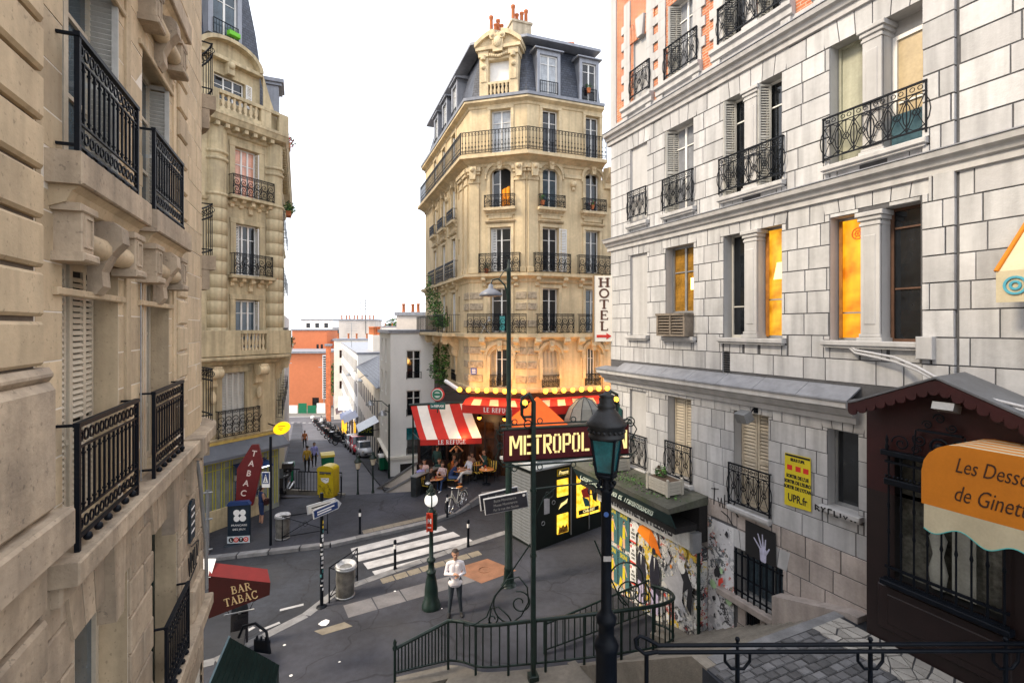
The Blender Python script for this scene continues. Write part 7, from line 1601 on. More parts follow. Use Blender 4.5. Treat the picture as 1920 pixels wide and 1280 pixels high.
def scooter(lab, loc, rot, group=None, topcase=True, col=None):
    """front towards local -y"""
    t = thing('motor_scooter', lab, 'scooter', loc, rot, group); m = col or MOTO
    wheel(t, (0, -.66, .26), .24); wheel(t, (0, .62, .26), .24)
    q = MB(m); q.prism([(-.3, .3), (.5, .32), (.9, .62), (.86, .78), (.2, .78), (.02, .45), (-.3, .42)], -.17, .17, 'x'); q.prism([(-.5, .32), (-.3, .3), (-.28, .45), (-.42, 1.0), (-.56, 1.02), (-.66, .62)], -.2, .2, 'x'); q.prism([(-.95, .5), (-.6, .58), (-.4, .5), (-.45, .42), (-.9, .44)], -.09, .09, 'x'); obj('body', q, t)
    q = MB(RUBBER); q.prism([(.1, .79), (.9, .79), (.95, .9), (.6, .92), (.45, .86), (.1, .86)], -.16, .16, 'x'); obj('seat', q, t)
    q = MB(GREY_M); q.tube([(0, -.66, .26), (0, -.45, 1.05)], .035, 6); q.tube([(-.34, -.34, 1.1), (-.15, -.42, 1.06), (.15, -.42, 1.06), (.34, -.34, 1.1)], .02, 6); obj('handlebar', q, t)
    for s in (-1, 1): q = MB(m); q.tube([(s*.24, -.42, 1.08), (s*.32, -.46, 1.25)], .01, 4); q.sphere((s*.33, -.46, 1.28), .07, 8, 1, .4, .7); obj('mirror', q, t)
    q = MB(mat('moto_screen', (.06, .07, .08), .1, .2, 4, 0) if 'moto_screen' not in bpy.data.materials else bpy.data.materials['moto_screen']); q.add([(-.2, -.56, 1.0), (.2, -.56, 1.0), (.15, -.42, 1.4), (-.15, -.42, 1.4)], [(0, 1, 2, 3)]); obj('windscreen', q, t)
    q = MB(mat('red_lens', (.5, .02, .01), .15, .1, 4, 0) if 'red_lens' not in bpy.data.materials else bpy.data.materials['red_lens']); q.box(-.12, .12, .88, .93, .66, .74, 0); obj('tail_light', q, t)
    q = MB(WHITEP); q.box(-.1, .1, .93, .95, .46, .6); obj('number_plate', q, t)
    q = MB(CHROME); q.tube([(.2, .3, .26), (.24, .55, .3), (.25, .95, .36)], [.03, .06, .07], 8); obj('exhaust', q, t)
    if topcase: q = MB(m); q.prism([(.72, .93), (1.15, .93), (1.18, 1.2), (1.1, 1.3), (.78, 1.3), (.7, 1.1)], -.22, .22, 'x'); obj('top_case', q, t)
    return t
sc0 = scooter('black motor scooter with top box parked by the railing below the oval sign', (-11.55, 25.2, gz(-11.5)), R(10)); sc0.scale = (1.12, 1.12, 1.12)
scooter('dark scooter half hidden under the maroon bar awning, showing its chrome exhaust', (-6.85, 12.55, gz(-6.8)+ROADZ), R(205), None, False).scale = (-1, 1, 1)
for i, (px_, y) in enumerate(((0, 56.5), (1, 58.6), (0, 60.5), (1, 62.4), (0, 64.3), (1, 66.3), (0, 68.5), (1, 70.8), (0, 73.5), (1, 76), (0, 79))):
    y = 56+(y-56.5)*1.7; x = -19-(y-56)*.455; o = scooter('black motorbike at the near end of the kerbside row' if i == 0 else ('pale scooter at the far end of the kerbside row' if i == 10 else 'black motorbike in the kerbside row, %s from its near end' % ('second', 'third', 'fourth', 'fifth', 'sixth', 'seventh', 'eighth', 'ninth', 'tenth')[max(0, i-1)]), (x, y, sz(y)), SROT+R(60+px_*25), 'motorbikes parked in a row down the street', i % 2 == 0, WHITEP if i == 10 else None); o.scale = (1.25, 1.25, 1.15)
def wheelie(lab, x, y, z, rot=0, lid=None, s=1.0, group=None):
    t = thing('wheelie_bin', lab, 'bin', (x, y, z), rot, group); q = MB(GREEN_BIN); q.add([(-.25, -.3, .1), (.25, -.3, .1), (.25, .25, .1), (-.25, .25, .1), (-.3, -.36, .98), (.3, -.36, .98), (.3, .3, .98), (-.3, .3, .98)], [(0, 3, 2, 1), (0, 1, 5, 4), (1, 2, 6, 5), (2, 3, 7, 6), (3, 0, 4, 7)]); obj('body', q, t)
    q = MB(lid or GREEN_BIN); q.prism([(-.4, .98), (.34, 1.0), (.34, 1.1), (0, 1.14), (-.36, 1.08)], -.33, .33, 'x'); obj('lid', q, t); q = MB(RUBBER); q.tube([(-.3, .24, .1), (.3, .24, .1)], .1, 10); obj('wheel', q, t); t.scale = (s, s, s); return t
G_B = 'green wheeled bins along the lower street'
wheelie('green wheeled bin on the right pavement nearest the stair lamps', -9.0, 35.0, sz(35)+.1, SROT, WHITEP, 1, G_B)
wheelie('green bin with yellow lid beside a second bin outside the shops', -12.4, 46.2, sz(46.2)+.1, SROT, YELLOW, 1.25, G_B); wheelie('green bin standing just behind the yellow lidded bin', -13.6, 49.6, sz(49.6)+.1, SROT, None, 1.15, G_B)
wheelie('green bin on the pavement beyond the silver estate car', -17.6, 59.5, sz(59.5)+.1, SROT, None, 1.3, G_B); wheelie('green bin furthest down the street behind the motorbikes', -22.2, 73, sz(73)+.1, SROT, None, 1.5, G_B)
wheelie('dark green bin against the ochre building on the left pavement', -13.2, 29.6, sz(29.6)+.1, SROT, None, 1.0, G_B); wheelie('yellow topped green bin standing at the left kerb behind the railing', -12.15, 33, sz(33)+.05, SROT, YELLOW, 1.3, G_B)
# shop signs and street lamps below
def wall_lamp(lab, x, y, z, dx, n=1):
    t = thing('street_lamp', lab, 'street lamp', (x, y, z)); q = MB(IRON_G); q.tube([(0, 0, .4), (dx*.5, 0, .6), (dx, 0, .3)], .03, 6); obj('bracket', q, t); q = MB(GREY_M); q.lathe([(.32, 0), (.3, .1), (.12, .25), (.05, .3)], (dx, 0, .0), 12); obj('shade', q, t)
wall_lamp('grey dome street lamp on the low ivory house wall', -13.0, 46, 3.0, -1.0); wall_lamp('grey dome street lamp reaching from the tall white house', -19, 62, 2.0, -1.2)
t = thing('street_lamp', 'thin double headed street lamp before the white end house', 'street lamp', (-7.65, 31.2, sz(31.2))); q = MB(IRON_G); q.tube([(0, 0, 0), (0, 0, 4.7)], [.07, .05], 8); q.tube([(0, 0, 4.5), (-.5, .2, 4.85), (-1.4, .8, 4.8)], .03, 6); q.tube([(0, 0, 4.2), (-.3, 0, 4.3)], .03, 6); obj('pole', q, t)
for c in ((-1.4, .8, 4.5), (-.42, 0, 4.0)): q = MB(GREY_M); q.lathe([(.3, 0), (.28, .1), (.1, .25), (.03, .3)], c, 12); obj('lamp_shade', q, t)
for i, (x, y, h, lab) in enumerate(((-50.5, 112, 11.5, 'tall thin lamp post at the left of the far crossing'), (-43.5, 116, 10.5, 'tall thin lamp post before the far orange bricks'))):
    t = thing('street_lamp', lab, 'street lamp', (x, y, sz(y))); q = MB(GREY_M); q.tube([(0, 0, 0), (0, 0, h)], [.12, .07], 6); obj('pole', q, t); q = MB(GREY_M); q.tube([(-1.3, 0, h), (1.3, 0, h)], .07, 5); obj('lamp_head', q, t)
t = thing('shop_sign', 'green shop sign lettered in yellow projecting over the lower street', 'sign', along(10.5, 0)+(-.6,)); q = MB(IRON_G); q.box(-1.3, 0, -.1, .1, -.45, .45); obj('panel', q, t); obj('lettering', text_mb('CAFE', .5, mat('yellow_green_letters', (.5, .55, .05), .5, .1, 4, 0), .002, .9), t, (-.65, -.105, 0))
t = thing('shop_sign', 'white lit shop sign far down the right side of the street', 'sign', along(46)+(-3.4,)); q = MB(emit('white_lightbox', (1, .93, .8), 1.2)); q.box(-1.6, -.2, -.15, .15, -1, 1); obj('panel', q, t); q = MB(IRON_G); q.tube([(-.2, 0, 0), (.1, 0, 0)], .05, 5); obj('bracket', q, t)
t = thing('shop_sign', 'orange banner sign below the white lit one', 'sign', along(44)+(-6.6,)); q = MB(emit('orange_banner', (.9, .42, .02), .8)); q.box(-1.2, -.5, -.1, .1, -1.6, 1.2); obj('panel', q, t); q = MB(IRON_G); q.tube([(-.5, 0, 0), (.1, 0, 0)], .05, 5); obj('bracket', q, t)
for i, (s_, col, lab, w_) in enumerate(((9.5, GREY_M, 'grey shop awning on the low ivory house', 3), (33, BLUE_S, 'nearer blue awning down the street', 5), (42, BLUE_S, 'further blue awning down the street', 5), (62, MAROON, 'maroon awning at the far corner of the street', 6))):
    p = along(s_); y = p[1]; t = thing('far_awning', lab, 'awning', (p[0], p[1], sz(y)+3.1), math.atan2(-rd[1], -rd[0])); q = MB(col); q.add([(0, 0, .7), (w_, 0, .7), (w_, -1.5, 0), (0, -1.5, 0), (w_, -1.5, -.25), (0, -1.5, -.25)], [(0, 3, 2, 1), (3, 5, 4, 2)]); obj('cloth', q, t); q = MB(IRON); q.tube([(.1, 0, .1), (.1, -1.45, 0)], .03, 4); q.tube([(w_-.1, 0, .1), (w_-.1, -1.45, 0)], .03, 4); obj('arm', q, t)
# ---------------------------------------------------------------- metro entrance
def zat(px_z): return px_z
MT = [(-2.57, 11.0, .33), (-1.45, 11.45, .30), (-1.15, 11.35, .34), (-.6, 10.9, .52), (.45, 10.6, .80), (1.6, 10.55, .96), (2.6, 10.75, .96), (3.3, 11.1, .86), (3.72, 11.55, .76), (3.72, 11.95, .72), (3.4, 12.2, .72)]
def smooth_path(pts, n=6):
    o = []
    for i in range(len(pts)-1):
        p0 = Vector(pts[max(i-1, 0)]); p1 = Vector(pts[i]); p2 = Vector(pts[i+1]); p3 = Vector(pts[min(i+2, len(pts)-1)])
        for k in range(n):
            t = k/n; o.append(.5*((2*p1)+(-p0+p2)*t+(2*p0-5*p1+4*p2-p3)*t*t+(-p0+3*p1-3*p2+p3)*t**3))
    o.append(Vector(pts[-1])); return o
mp = smooth_path([Vector((x, y, z)) for x, y, z in MT[1:]], 5)
mp = [Vector(MT[0])+(mp[0]-Vector(MT[0]))*i/6 for i in range(6)]+mp
ME = thing('metro_railing', 'dark green curved iron railing guarding the metro stair, scrolls on top', 'railing', (0, 0, 0))
q = MB(IRON_G); q.tube([p+Vector((0, 0, .62+.38*min(1, i/6))) for i, p in enumerate(mp)], .042, 8); obj('handrail', q, ME)
q = MB(IRON_G); q.tube([p+Vector((0, 0, .1)) for p in mp], .028, 6); obj('bottom_rail', q, ME)
cum = [0]
for a, b in zip(mp[:-1], mp[1:]): cum.append(cum[-1]+(b-a).length)
def atlen(s):
    for i in range(len(mp)-1):
        if cum[i+1] >= s: return mp[i]+(mp[i+1]-mp[i])*((s-cum[i])/max(1e-6, cum[i+1]-cum[i]))
    return mp[-1]
bq = MB(IRON_G); bq.tube([(0, 0, .1), (0, 0, 1.0)], .017, 6); bme_ = bq.mesh('baluster'); pq = MB(IRON_G); pq.tube([(0, 0, -.25), (0, 0, 1.0)], .03, 8); pme = pq.mesh('post')
Lm = cum[-1]; s_ = 0; k = 0
while s_ < Lm:
    dense = s_ < 1.15; p = atlen(s_)
    post = k % 4 == 0 if not dense else k == 0
    o = obj('post' if post else 'baluster', pme if post else bme_, ME, tuple(p)); o.scale = (1, 1, .62+.38*min(1, s_/1.2)); s_ += .075 if dense else .205; k += 1
q = MB(IRON_G); q.lathe([(.05, 0), (.06, .05), (.03, .1), (.045, .16), (.005, .24)], tuple(mp[0]+Vector((0, 0, .6))), 8); obj('finial', q, ME)
# cast scrolls standing on the handrail
def railtop(x):
    best = min(mp, key=lambda p: abs(p.x-x)); return best
q = MB(IRON_G)
def scr(pts, r=.017): q.tube(pts, r, 6)
b = railtop(-.55); y0 = b.y-.02; z0 = b.z+1.02
scr([(-1.02, y0, z0+.06)]+[(-1.0+.06*math.cos(a), y0, z0+.05+.06*math.sin(a)) for a in (3.0, 4.0, 5.0)]+[(-.8, y0, z0+.02), (-.55, y0, z0+.18), (-.38, y0, z0+.62), (-.1, y0, z0+.98), (.15, y0, z0+1.05), (.33, y0, z0+.82), (.36, y0, z0+.5), (.2, y0, z0+.2), (0, y0, z0+.05)])
scr(spiral((.02, y0, z0+.45), .42, .42, PI*.5, PI*1.5, 12)); scr(spiral((.17, y0, z0+.48), .06, .26, 0, 2.6*PI, 22)); scr(spiral((-.42, y0, z0+.13), .05, .12, 0, 2.2*PI, 14)); scr([(-.5, y0, z0+.05), (-.45, y0, z0+.36), (-.3, y0, z0+.40), (-.08, y0, z0+.2), (.02, y0, z0+.02)])
scr([(-.28, y0+.05, z0+.7), (.1, y0+.05, z0+1.3), (.4, y0+.02, z0+1.75)])
obj('scroll', q, ME); q = MB(IRON_G)
b = railtop(2.6); y0 = b.y; z0 = b.z+1.02
scr([(1.75, y0-.1, z0+1.5), (2.0, y0-.05, z0+.9), (2.25, y0, z0+.35), (2.5, y0, z0+.05)]); scr(spiral((2.45, y0, z0+.62), .36, .36, PI*.9, -.1, 14)); scr(spiral((2.55, y0+.05, z0+.32), .04, .30, .4, 3.4*PI, 26)); scr([(2.85, y0, z0+.6), (3.0, y0+.1, z0+.25), (3.1, y0+.2, z0+.05)]); scr(spiral((2.85, y0+.1, z0+.2), .03, .2, PI, -1.2*PI, 16))
obj('scroll', q, ME)
# concrete plinth under the railing
q = MB(CONCRETE); inn = []; ou = []
for i, p in enumerate(mp):
    t = (mp[min(i+1, len(mp)-1)]-mp[max(i-1, 0)]); t.z = 0; t.normalize(); nrm = Vector((t.y, -t.x, 0))     # towards the camera side
    wd = .75 if i > 8 else .3
    if i > len(mp)-12: wd = .5
    inn.append(p-nrm*.14); ou.append(p+nrm*wd)
for i in range(len(mp)-1):
    a, b, c, d = inn[i], inn[i+1], ou[i+1], ou[i]
    zz = [(v.x, v.y, mp[i if j in (0, 3) else i+1].z-.1) for j, v in enumerate((a, b, c, d))]; lo = [(v[0], v[1], -.8) for v in zz]
    q.add(zz+lo, [(0, 3, 2, 1), (0, 1, 5, 4), (3, 7, 6, 2)]+([(0, 4, 7, 3)] if i == 0 else [])+([(1, 2, 6, 5)] if i == len(mp)-2 else []))
struct('plinth', q)
q = MB(IRON_G)
hr = thing('stair_railing', 'short sloping iron railing behind the curved metro railing', 'railing', (0, 0, 0))
A_, B_ = Vector((.8, 12.1, .12)), Vector((4.1, 13.6, .3))
q.tube([A_+Vector((0, 0, .72)), B_+Vector((0, 0, 1.0))], .028, 6); q.tube([A_+Vector((0, 0, .1)), B_+Vector((0, 0, .12))], .02, 6); obj('rail', q, hr)
q = MB(IRON_G); q.tube([A_, A_+Vector((0, 0, .8))], .05, 8); q.lathe([(.06, 0), (.05, .05), (.001, .12)], tuple(A_+Vector((0, 0, .78))), 8); obj('post', q, hr)
q = MB(IRON_G); q.tube([(0, 0, .1), (0, 0, .8)], .013, 5); me = q.mesh('baluster')
for i in range(1, 22): p = A_+(B_-A_)*i/22; o = obj('baluster', me, hr, tuple(p)); o.scale = (1, 1, .9+.35*i/22)
# sign frame
MS = thing('metro_sign', 'maroon metro sign with glowing stencil letters between two iron posts', 'sign', (1.1, 10.55, .7), R(14))
for x in (-.68, .95):
    q = MB(IRON_G); q.box(x-.045, x+.045, -.045, .045, -.2, 5.3, .006); q.box(x-.1, x+.1, -.1, .1, -.05, .12, .01); q.tube([(x, 0, 2.55), (x, 0, 2.6)], .07, 8); q.tube([(x, 0, 3.9), (x, 0, 3.95)], .07, 8)
    s = 1 if x < 0 else -1
    q.tube([(x, -.02, 5.3), (x-.0, -.02, 5.75), (x-s*.1, -.02, 5.92), (x-s*.24, -.02, 5.85), (x-s*.25, -.02, 5.5), (x-s*.16, -.02, 5.35)], [.05, .05, .045, .04, .035, .02], 8); q.sphere((x-s*.2, -.02, 5.72), .1, 10)
    q.box(x-.02-s*.2, x+.02, -.02, .02, 5.42, 5.47); q.ring((x-s*.12, 0, 5.30), .08, .014, 'y', 14, 5)
    obj('post', q, MS)
q = MB(BULB); q.sphere((-.88, -.06, 5.74), .07, 8); q.sphere((1.15, -.06, 5.74), .07, 8); obj('bulb', q, MS)
q = MB(mat('sign_maroon_enamel', (.075, .006, .008), .3, .15, 3, .05)); q.box(-1.28, 1.55, .1, .2, 4.52, 5.17, .015); obj('panel', q, MS)
q = MB(IRON_G)
for z in (5.27, 4.42):
    q.tube([(-1.3, .12, z), (1.58, .12, z)], .018, 6)
    for x in (-1.05, -.5, .25, .75, 1.25): q.ring((x, .12, z+(.06 if z > 5 else -.06)), .055, .012, 'y', 12, 5)
for s, x in ((-1, -1.3), (1, 1.58)):
    q.tube(spiral((x, .12, 5.2), .03, .14, 0, s*3*PI, 18), .014, 5); q.tube([(x+s*.06, .12, 5.2), (x+s*.16, .12, 5.05), (x+s*.05, .12, 4.85), (x+s*.16, .12, 4.6), (x, .12, 4.43)], .014, 5); q.ring((x+s*.06, .12, 4.85), .06, .012, 'y', 12, 5)
q.box(-1.32, 1.6, .08, .22, 5.172, 5.2); q.box(-1.32, 1.6, .08, .22, 4.49, 4.518)
q.tube([(-.68, 0, 3.95), (.95, 0, 4.0)], .02, 6)
for x in (-.35, .6): q.tube(spiral((x, 0, 3.82), .02, .13, 0, 2.5*PI, 18), .012, 5)
q.tube([(-.62, 0, 3.4), (-.45, 0, 3.75), (-.2, 0, 3.93)], .014, 5)
obj('scrollwork', q, MS)
# stencil letters
W_ = 2.72; TXT = 'METROPOLITAIN'; widths = {'M': 1.25, 'I': .5}
tot = sum(widths.get(c, .9) for c in TXT); x = -1.17
for c in TXT:
    wd = widths.get(c, .9)/tot*W_*.985; key = c
    hh, tk = .40, .05; z0 = 4.645; xa, xb = .012, wd-.022; st = []
    b = lambda x0, z0_, x1, z1_, t=tk: st.append((x0, z0_, x1, z1_, t))
    if c == 'M': b(xa+.02, 0, xa+.02, hh); b(xb-.02, 0, xb-.02, hh); b(xa+.05, hh, wd*.47, .14, .045); b(xb-.05, hh, wd*.53-.01, .14, .045)
    elif c == 'E': b(xa+.025, 0, xa+.025, hh); b(xa+.07, .025, xb, .025); b(xa+.07, hh-.025, xb, hh-.025); b(xa+.07, hh*.52, xb-.02, hh*.52)
    elif c == 'T': b(wd/2-.005, 0, wd/2-.005, hh-.07); b(xa, hh-.025, xb, hh-.025)
    elif c == 'R': b(xa+.025, 0, xa+.025, hh); b(xa+.06, hh-.025, xb-.02, hh-.025); b(xb-.02, hh-.03, xb-.02, hh*.52, .05); b(xa+.06, hh*.48, xb-.03, hh*.48, .045); b(xa+.08, hh*.44, xb-.01, 0, .05)
    elif c == 'P': b(xa+.025, 0, xa+.025, hh); b(xa+.06, hh-.025, xb-.02, hh-.025); b(xb-.02, hh-.03, xb-.02, hh*.46, .05); b(xa+.06, hh*.43, xb-.03, hh*.43, .045)
    elif c == 'O': b(xa+.025, .05, xa+.025, hh-.05); b(xb-.025, .05, xb-.025, hh-.05); b(xa+.03, .022, wd/2-.015, .022, .045); b(wd/2+.005, .022, xb-.03, .022, .045); b(xa+.03, hh-.022, wd/2-.015, hh-.022, .045); b(wd/2+.005, hh-.022, xb-.03, hh-.022, .045)
    elif c == 'L': b(xa+.025, 0, xa+.025, hh); b(xa+.07, .025, xb, .025)
    elif c == 'I': b(wd/2-.005, 0, wd/2-.005, hh)
    elif c == 'A': b(xa+.015, 0, wd/2-.02, hh, .05); b(xb-.015, 0, wd/2+.01, hh, .05); b(xa+.08, .13, xb-.08, .13, .04)
    elif c == 'N': b(xa+.02, 0, xa+.02, hh); b(xb-.02, 0, xb-.02, hh); b(xa+.05, hh, xb-.05, 0, .045)
    q = MB(SIGNLIT)
    for j, (x0, za, x1, zb, t) in enumerate(st):
        dx, dz = x1-x0, zb-za; L = math.hypot(dx, dz); nx, nz = -dz/L*t/2, dx/L*t/2; y = .094-.0004*j
        q.poly([(x+x0-nx, y, z0+za-nz), (x+x1-nx, y, z0+zb-nz), (x+x1+nx, y, z0+zb+nz), (x+x0+nx, y, z0+za+nz)])
    obj('letter', q, MS); x += wd
# ---------------------------------------------------------------- lamps
# black lantern close by, standing on a pedestal of its own
q = MB(CONCRETE); q.lathe([(.55, 0), (.55, .1), (.45, .15), (.45, 3.05)], (1.12, 5.95, 0), 12); struct('lamp_pedestal', q)
BL = thing('lantern_post', 'black iron lantern post close by with dark teal glass', 'street lamp', (1.12, 5.95, 3.05))
q = MB(IRON); q.lathe([(.2, 0), (.2, .35), (.14, .4), (.124, .5), (.124, 1.1), (.138, 1.14), (.145, 1.2), (.12, 1.25), (.094, 1.28), (.092, 1.42), (.115, 1.45), (.122, 1.52), (.085, 1.56), (.064, 1.6), (.058, 2.98), (.075, 3.0), (.075, 3.03), (.05, 3.05), (.05, 3.2)], n=24); obj('post', q, BL)
q = MB(IRON)
for a in range(4):
    t = a*PI/2+.4; c, s = math.cos(t), math.sin(t)
    q.tube([(c*.05, s*.05, 3.02), (c*.11, s*.11, 3.06), (c*.08, s*.08, 3.13), (c*.13, s*.13, 3.2)], .016, 6); q.sphere((c*.11, s*.11, 3.09), .03, 8)
q.lathe([(.08, 3.16), (.13, 3.19), (.13, 3.22), (.1, 3.22)], n=16); obj('cradle', q, BL)
q = MB(TEAL); q.lathe([(.128, 3.24), (.195, 3.64)], n=4, smooth=False, ph=.3); obj('pane', q, BL)
q = MB(IRON)
for k in range(4):
    a = k*PI/2+.3; c, s = math.cos(a), math.sin(a); q.tube([(c*.132, s*.132, 3.21), (c*.203, s*.203, 3.66)], .016, 5)
    a2 = a+PI/2; c2, s2 = math.cos(a2), math.sin(a2); q.tube([(c*.135, s*.135, 3.23), (c2*.135, s2*.135, 3.23)], .014, 5); q.tube([(c*.2, s*.2, 3.635), (c2*.2, s2*.2, 3.635)], .016, 5)
obj('frame', q, BL)
q = MB(mat('lantern_black', (.012, .013, .015), .5, .35, 6, .2, 30)); q.lathe([(.205, 3.64), (.215, 3.65), (.215, 3.67), (.2, 3.69), (.21, 3.76), (.238, 3.79), (.238, 3.81), (.2, 3.86), (.13, 3.95), (.10, 3.98), (.105, 4.0), (.105, 4.03), (.085, 4.05), (.09, 4.1), (.075, 4.12), (.095, 4.14), (.04, 4.16), (.015, 4.19)], n=24)
for k in range(20):
    a = k*2*PI/20; q.sphere((.207*math.cos(a), .207*math.sin(a), 3.725), .022, 6)
obj('cap', q, BL)
q = MB(mat('sticker_blue', (.05, .12, .35), .5, .2, 5, 0)); q.tube([(-.012, -.056, 2.75), (-.014, -.064, 2.75)], .03, 10); obj('sticker', q, BL); q = MB(mat('sticker_grey', (.4, .38, .36), .5, .2, 5, 0)); q.box(-.045, .045, -.066, -.058, 2.2, 2.26); obj('sticker', q, BL)
# green metro globe lamp
GL = thing('metro_lamp', 'dark green cast iron lamp with white globe and red square sign', 'street lamp', (-2.32, 14.4, gz(-2.32)))
q = MB(IRON_G); q.lathe([(.27, 0), (.27, .1), (.24, .14), (.235, .2), (.2, .24), (.19, .55), (.14, .85), (.11, .98), (.14, 1.0), (.14, 1.05), (.09, 1.08), (.085, 1.3), (.13, 1.34), (.12, 1.4), (.065, 1.44), (.055, 2.3), (.09, 2.33), (.07, 2.36), (.07, 2.4)], n=20); obj('post', q, GL)
q = MB(IRON_G); q.box(-.05, .16, -.1, .12, 2.24, 2.72, .02); q.lathe([(.12, 2.72), (.14, 2.78), (.06, 2.84), (.06, 2.92)], n=12); obj('sign_box', q, GL)
q = MB(mat('metro_red', (.50, .045, .02), .4, .12, 5, .03)); q.obox((-.09, -.04, 2.5), (.0, .16, 0), (.014, 0, 0), (0, 0, .26)); q.obox((-.02, -.14, 2.5), (.09, -.02, 0), (0, .012, 0), (0, 0, .26)); o = obj('red_sign', q, GL)
obj('lettering', text_mb('M', .19, WHITEP, .002, .9, 0, .006), o, (-.03, -.158, 2.53), (0, 0, R(-12))); q = MB(WHITEP); q.box(-.09, .05, -.162, -.158, 2.34, 2.37); obj('lettering', q, o, (0, 0, 0))
q = MB(emit('opal_globe', (1, .97, .9), .25)); q.mats[0].node_tree.nodes['Principled BSDF'].inputs['Base Color'].default_value = (.8, .8, .78, 1); q.sphere((0, 0, 3.08), .19, 18); obj('globe', q, GL)
q = MB(IRON_G)
for k in range(3): a = k*2*PI/3-1.35; q.tube([(.205*math.sin(t)*math.cos(a), .205*math.sin(t)*math.sin(a), 3.08-.205*math.cos(t)) for t in [PI*i/10 for i in range(11)]], .022, 5)
q.lathe([(.12, 3.24), (.15, 3.27), (.12, 3.31), (.07, 3.34), (.11, 3.38), (.05, 3.43), (.06, 3.47), (.005, 3.54)], n=12)
for k in range(8): a = k*PI/4; q.sphere((.12*math.cos(a), .12*math.sin(a), 3.33), .028, 6)
obj('crown', q, GL)
# tall street lamp
TL = thing('street_lamp', 'tall dark green street lamp with one drooping grey shade, before the cream building', 'street lamp', (-.1, 15.4, gz(0)))
q = MB(IRON_G); q.lathe([(.24, 0), (.2, .05), (.17, .1), (.14, .5), (.15, .52), (.12, .56), (.115, 2.5), (.10, 2.6), (.095, 5.3), (.075, 5.45), (.065, 9.6), (.09, 9.65), (.05, 9.75), (.02, 10.0)], n=14); obj('pole', q, TL)
q = MB(IRON_G); q.tube([(0, 0, 8.75), (-.12, 0, 9.2), (-.32, -.03, 9.4), (-.5, -.05, 9.36), (-.55, -.05, 9.2)], .028, 7); q.tube([(-.3, -.03, 9.4), (-.1, 0, 9.7)], .014, 5); obj('arm', q, TL)
q = MB(mat('lamp_shade_grey', (.16, .17, .20), .4, .15, 4, .05)); q.lathe([(.02, .0), (.34, .0), (.36, .04), (.3, .12), (.16, .2), (.08, .25), (.06, .36), (.02, .38)], (-.55, -.05, 8.86), 18); obj('shade', q, TL)
ds = thing('direction_sign', 'pair of dark brown direction panels on the tall lamp pole', 'sign', (-.80, 15.0, 2.36), R(6)); DB = mat('dark_sign_face', (.035, .035, .045), .35, .2, 4, .03); EDG = mat('sign_edge_grey', (.42, .43, .45), .35, .1, 4, 0)
for k, (x0, y0, z0, W, ang) in enumerate(((-.12, .2, .06, 1.25, 12), (0, 0, 0, 1.35, 5))):
    q = MB(EDG); q.box(0, W, 0, .05, 0, .5, .02); o = obj('panel', q, ds, (x0, y0, z0), (0, R(-7), R(ang))); q = MB(DB); q.box(.03, W-.03, -.004, 0, .03, .47); obj('face', q, o)
    for t_, z in (('Butte Montmartre', .37), ('Musee Montmartre', .24), ('Par la rue des Saules', .11)): obj('lettering', text_mb(t_, .11, mat('faint_white', (.3, .3, .3), .5, .1, 4, 0) if 'faint_white' not in bpy.data.materials else bpy.data.materials['faint_white'], .002, .85, .1), o, (W*.48, -.007, z))
    if k: q = MB(WHITEP); q.prism([(W-.15, .36), (W-.1, .36), (W-.06, .40), (W-.1, .44), (W-.15, .42)], -.006, -.004, 'y'); obj('arrow', q, o)
# ---------------------------------------------------------------- news kiosk with lit posters
KA = math.atan2(19.52-17.66, 3.53-.85)
NK = thing('news_kiosk', 'dark green news kiosk with backlit yellow posters and a grey roller shutter', 'kiosk', (.85, 17.66, gz(.85)), KA)
KG = mat('kiosk_dark_green', (.005, .009, .008), .4, .3, 3, .08, dirt=.15); RS = mat('roller_shutter_grey', (.22, .235, .25), .45, .1, 3, .05, metal=.3, streak=.2, dirt=.25)
KW, KD, KH = 3.3, 1.75, 2.85
q = MB(KG); q.box(0, KW, 0, KD, -.3, KH, .02); obj('cabinet', q, NK)
q = MB(mat('kiosk_roof_grey', (.30, .32, .33), .5, .15, 2, .1, dirt=.4)); q.box(-.25, KW+.2, -.22, KD+.2, KH, KH+.1, .02); q.prism([(-.1, KH+.1), (KW, KH+.1), (KW-.4, KH+.4), (.4, KH+.4)], .1, KD-.1, 'y'); obj('roof', q, NK)
q = MB(RS); q.box(0, .05, -.9, .9, 0, .105); q.box(-.03, .0, -.9, .9, .02, .09, 0); rs_m = q.mesh('shutter_slat')
for k in range(22): o = obj('shutter_slat', rs_m, NK, (-.045, KD/2, .1+k*.115)); o.scale = (1, KD/1.85, 1)
for (x, z0, z1, lab) in ((.95, 1.75, 2.32, ''), (.95, .35, 1.05, '')):
    q = MB(POSTLIT); q.box(x, x+.52, -.03, -.001, z0-.05 if z0 > 1 else z0, z1); obj('lit_poster', q, NK)
q = MB(mat('yellow_board', (.75, .5, .02), .5, .1, 4)); q.box(.95, 1.5, -.04, -.001, 2.45, 2.7); o = obj('name_board', q, NK); q = MB(BLACKP); q.box(.98, 1.47, -.044, -.041, 2.48, 2.67); obj('board_face', q, o); obj('lettering', text_mb('Presse', .2, SIGNLIT, .002, .85, .3, .004), o, (1.22, -.048, 2.57))
q = MB(mat('poster_figures', (.30, .14, .01), .6, .8, 8, 0))
q.poly([(.98+.0, -.0335, .36), (1.46, -.0335, .36), (1.44, -.0335, .52), (1.38, -.0335, .64), (1.3, -.0335, .55), (1.22, -.0335, .66), (1.12, -.0335, .56), (1.04, -.0335, .62)]); obj('poster_print', q, NK)
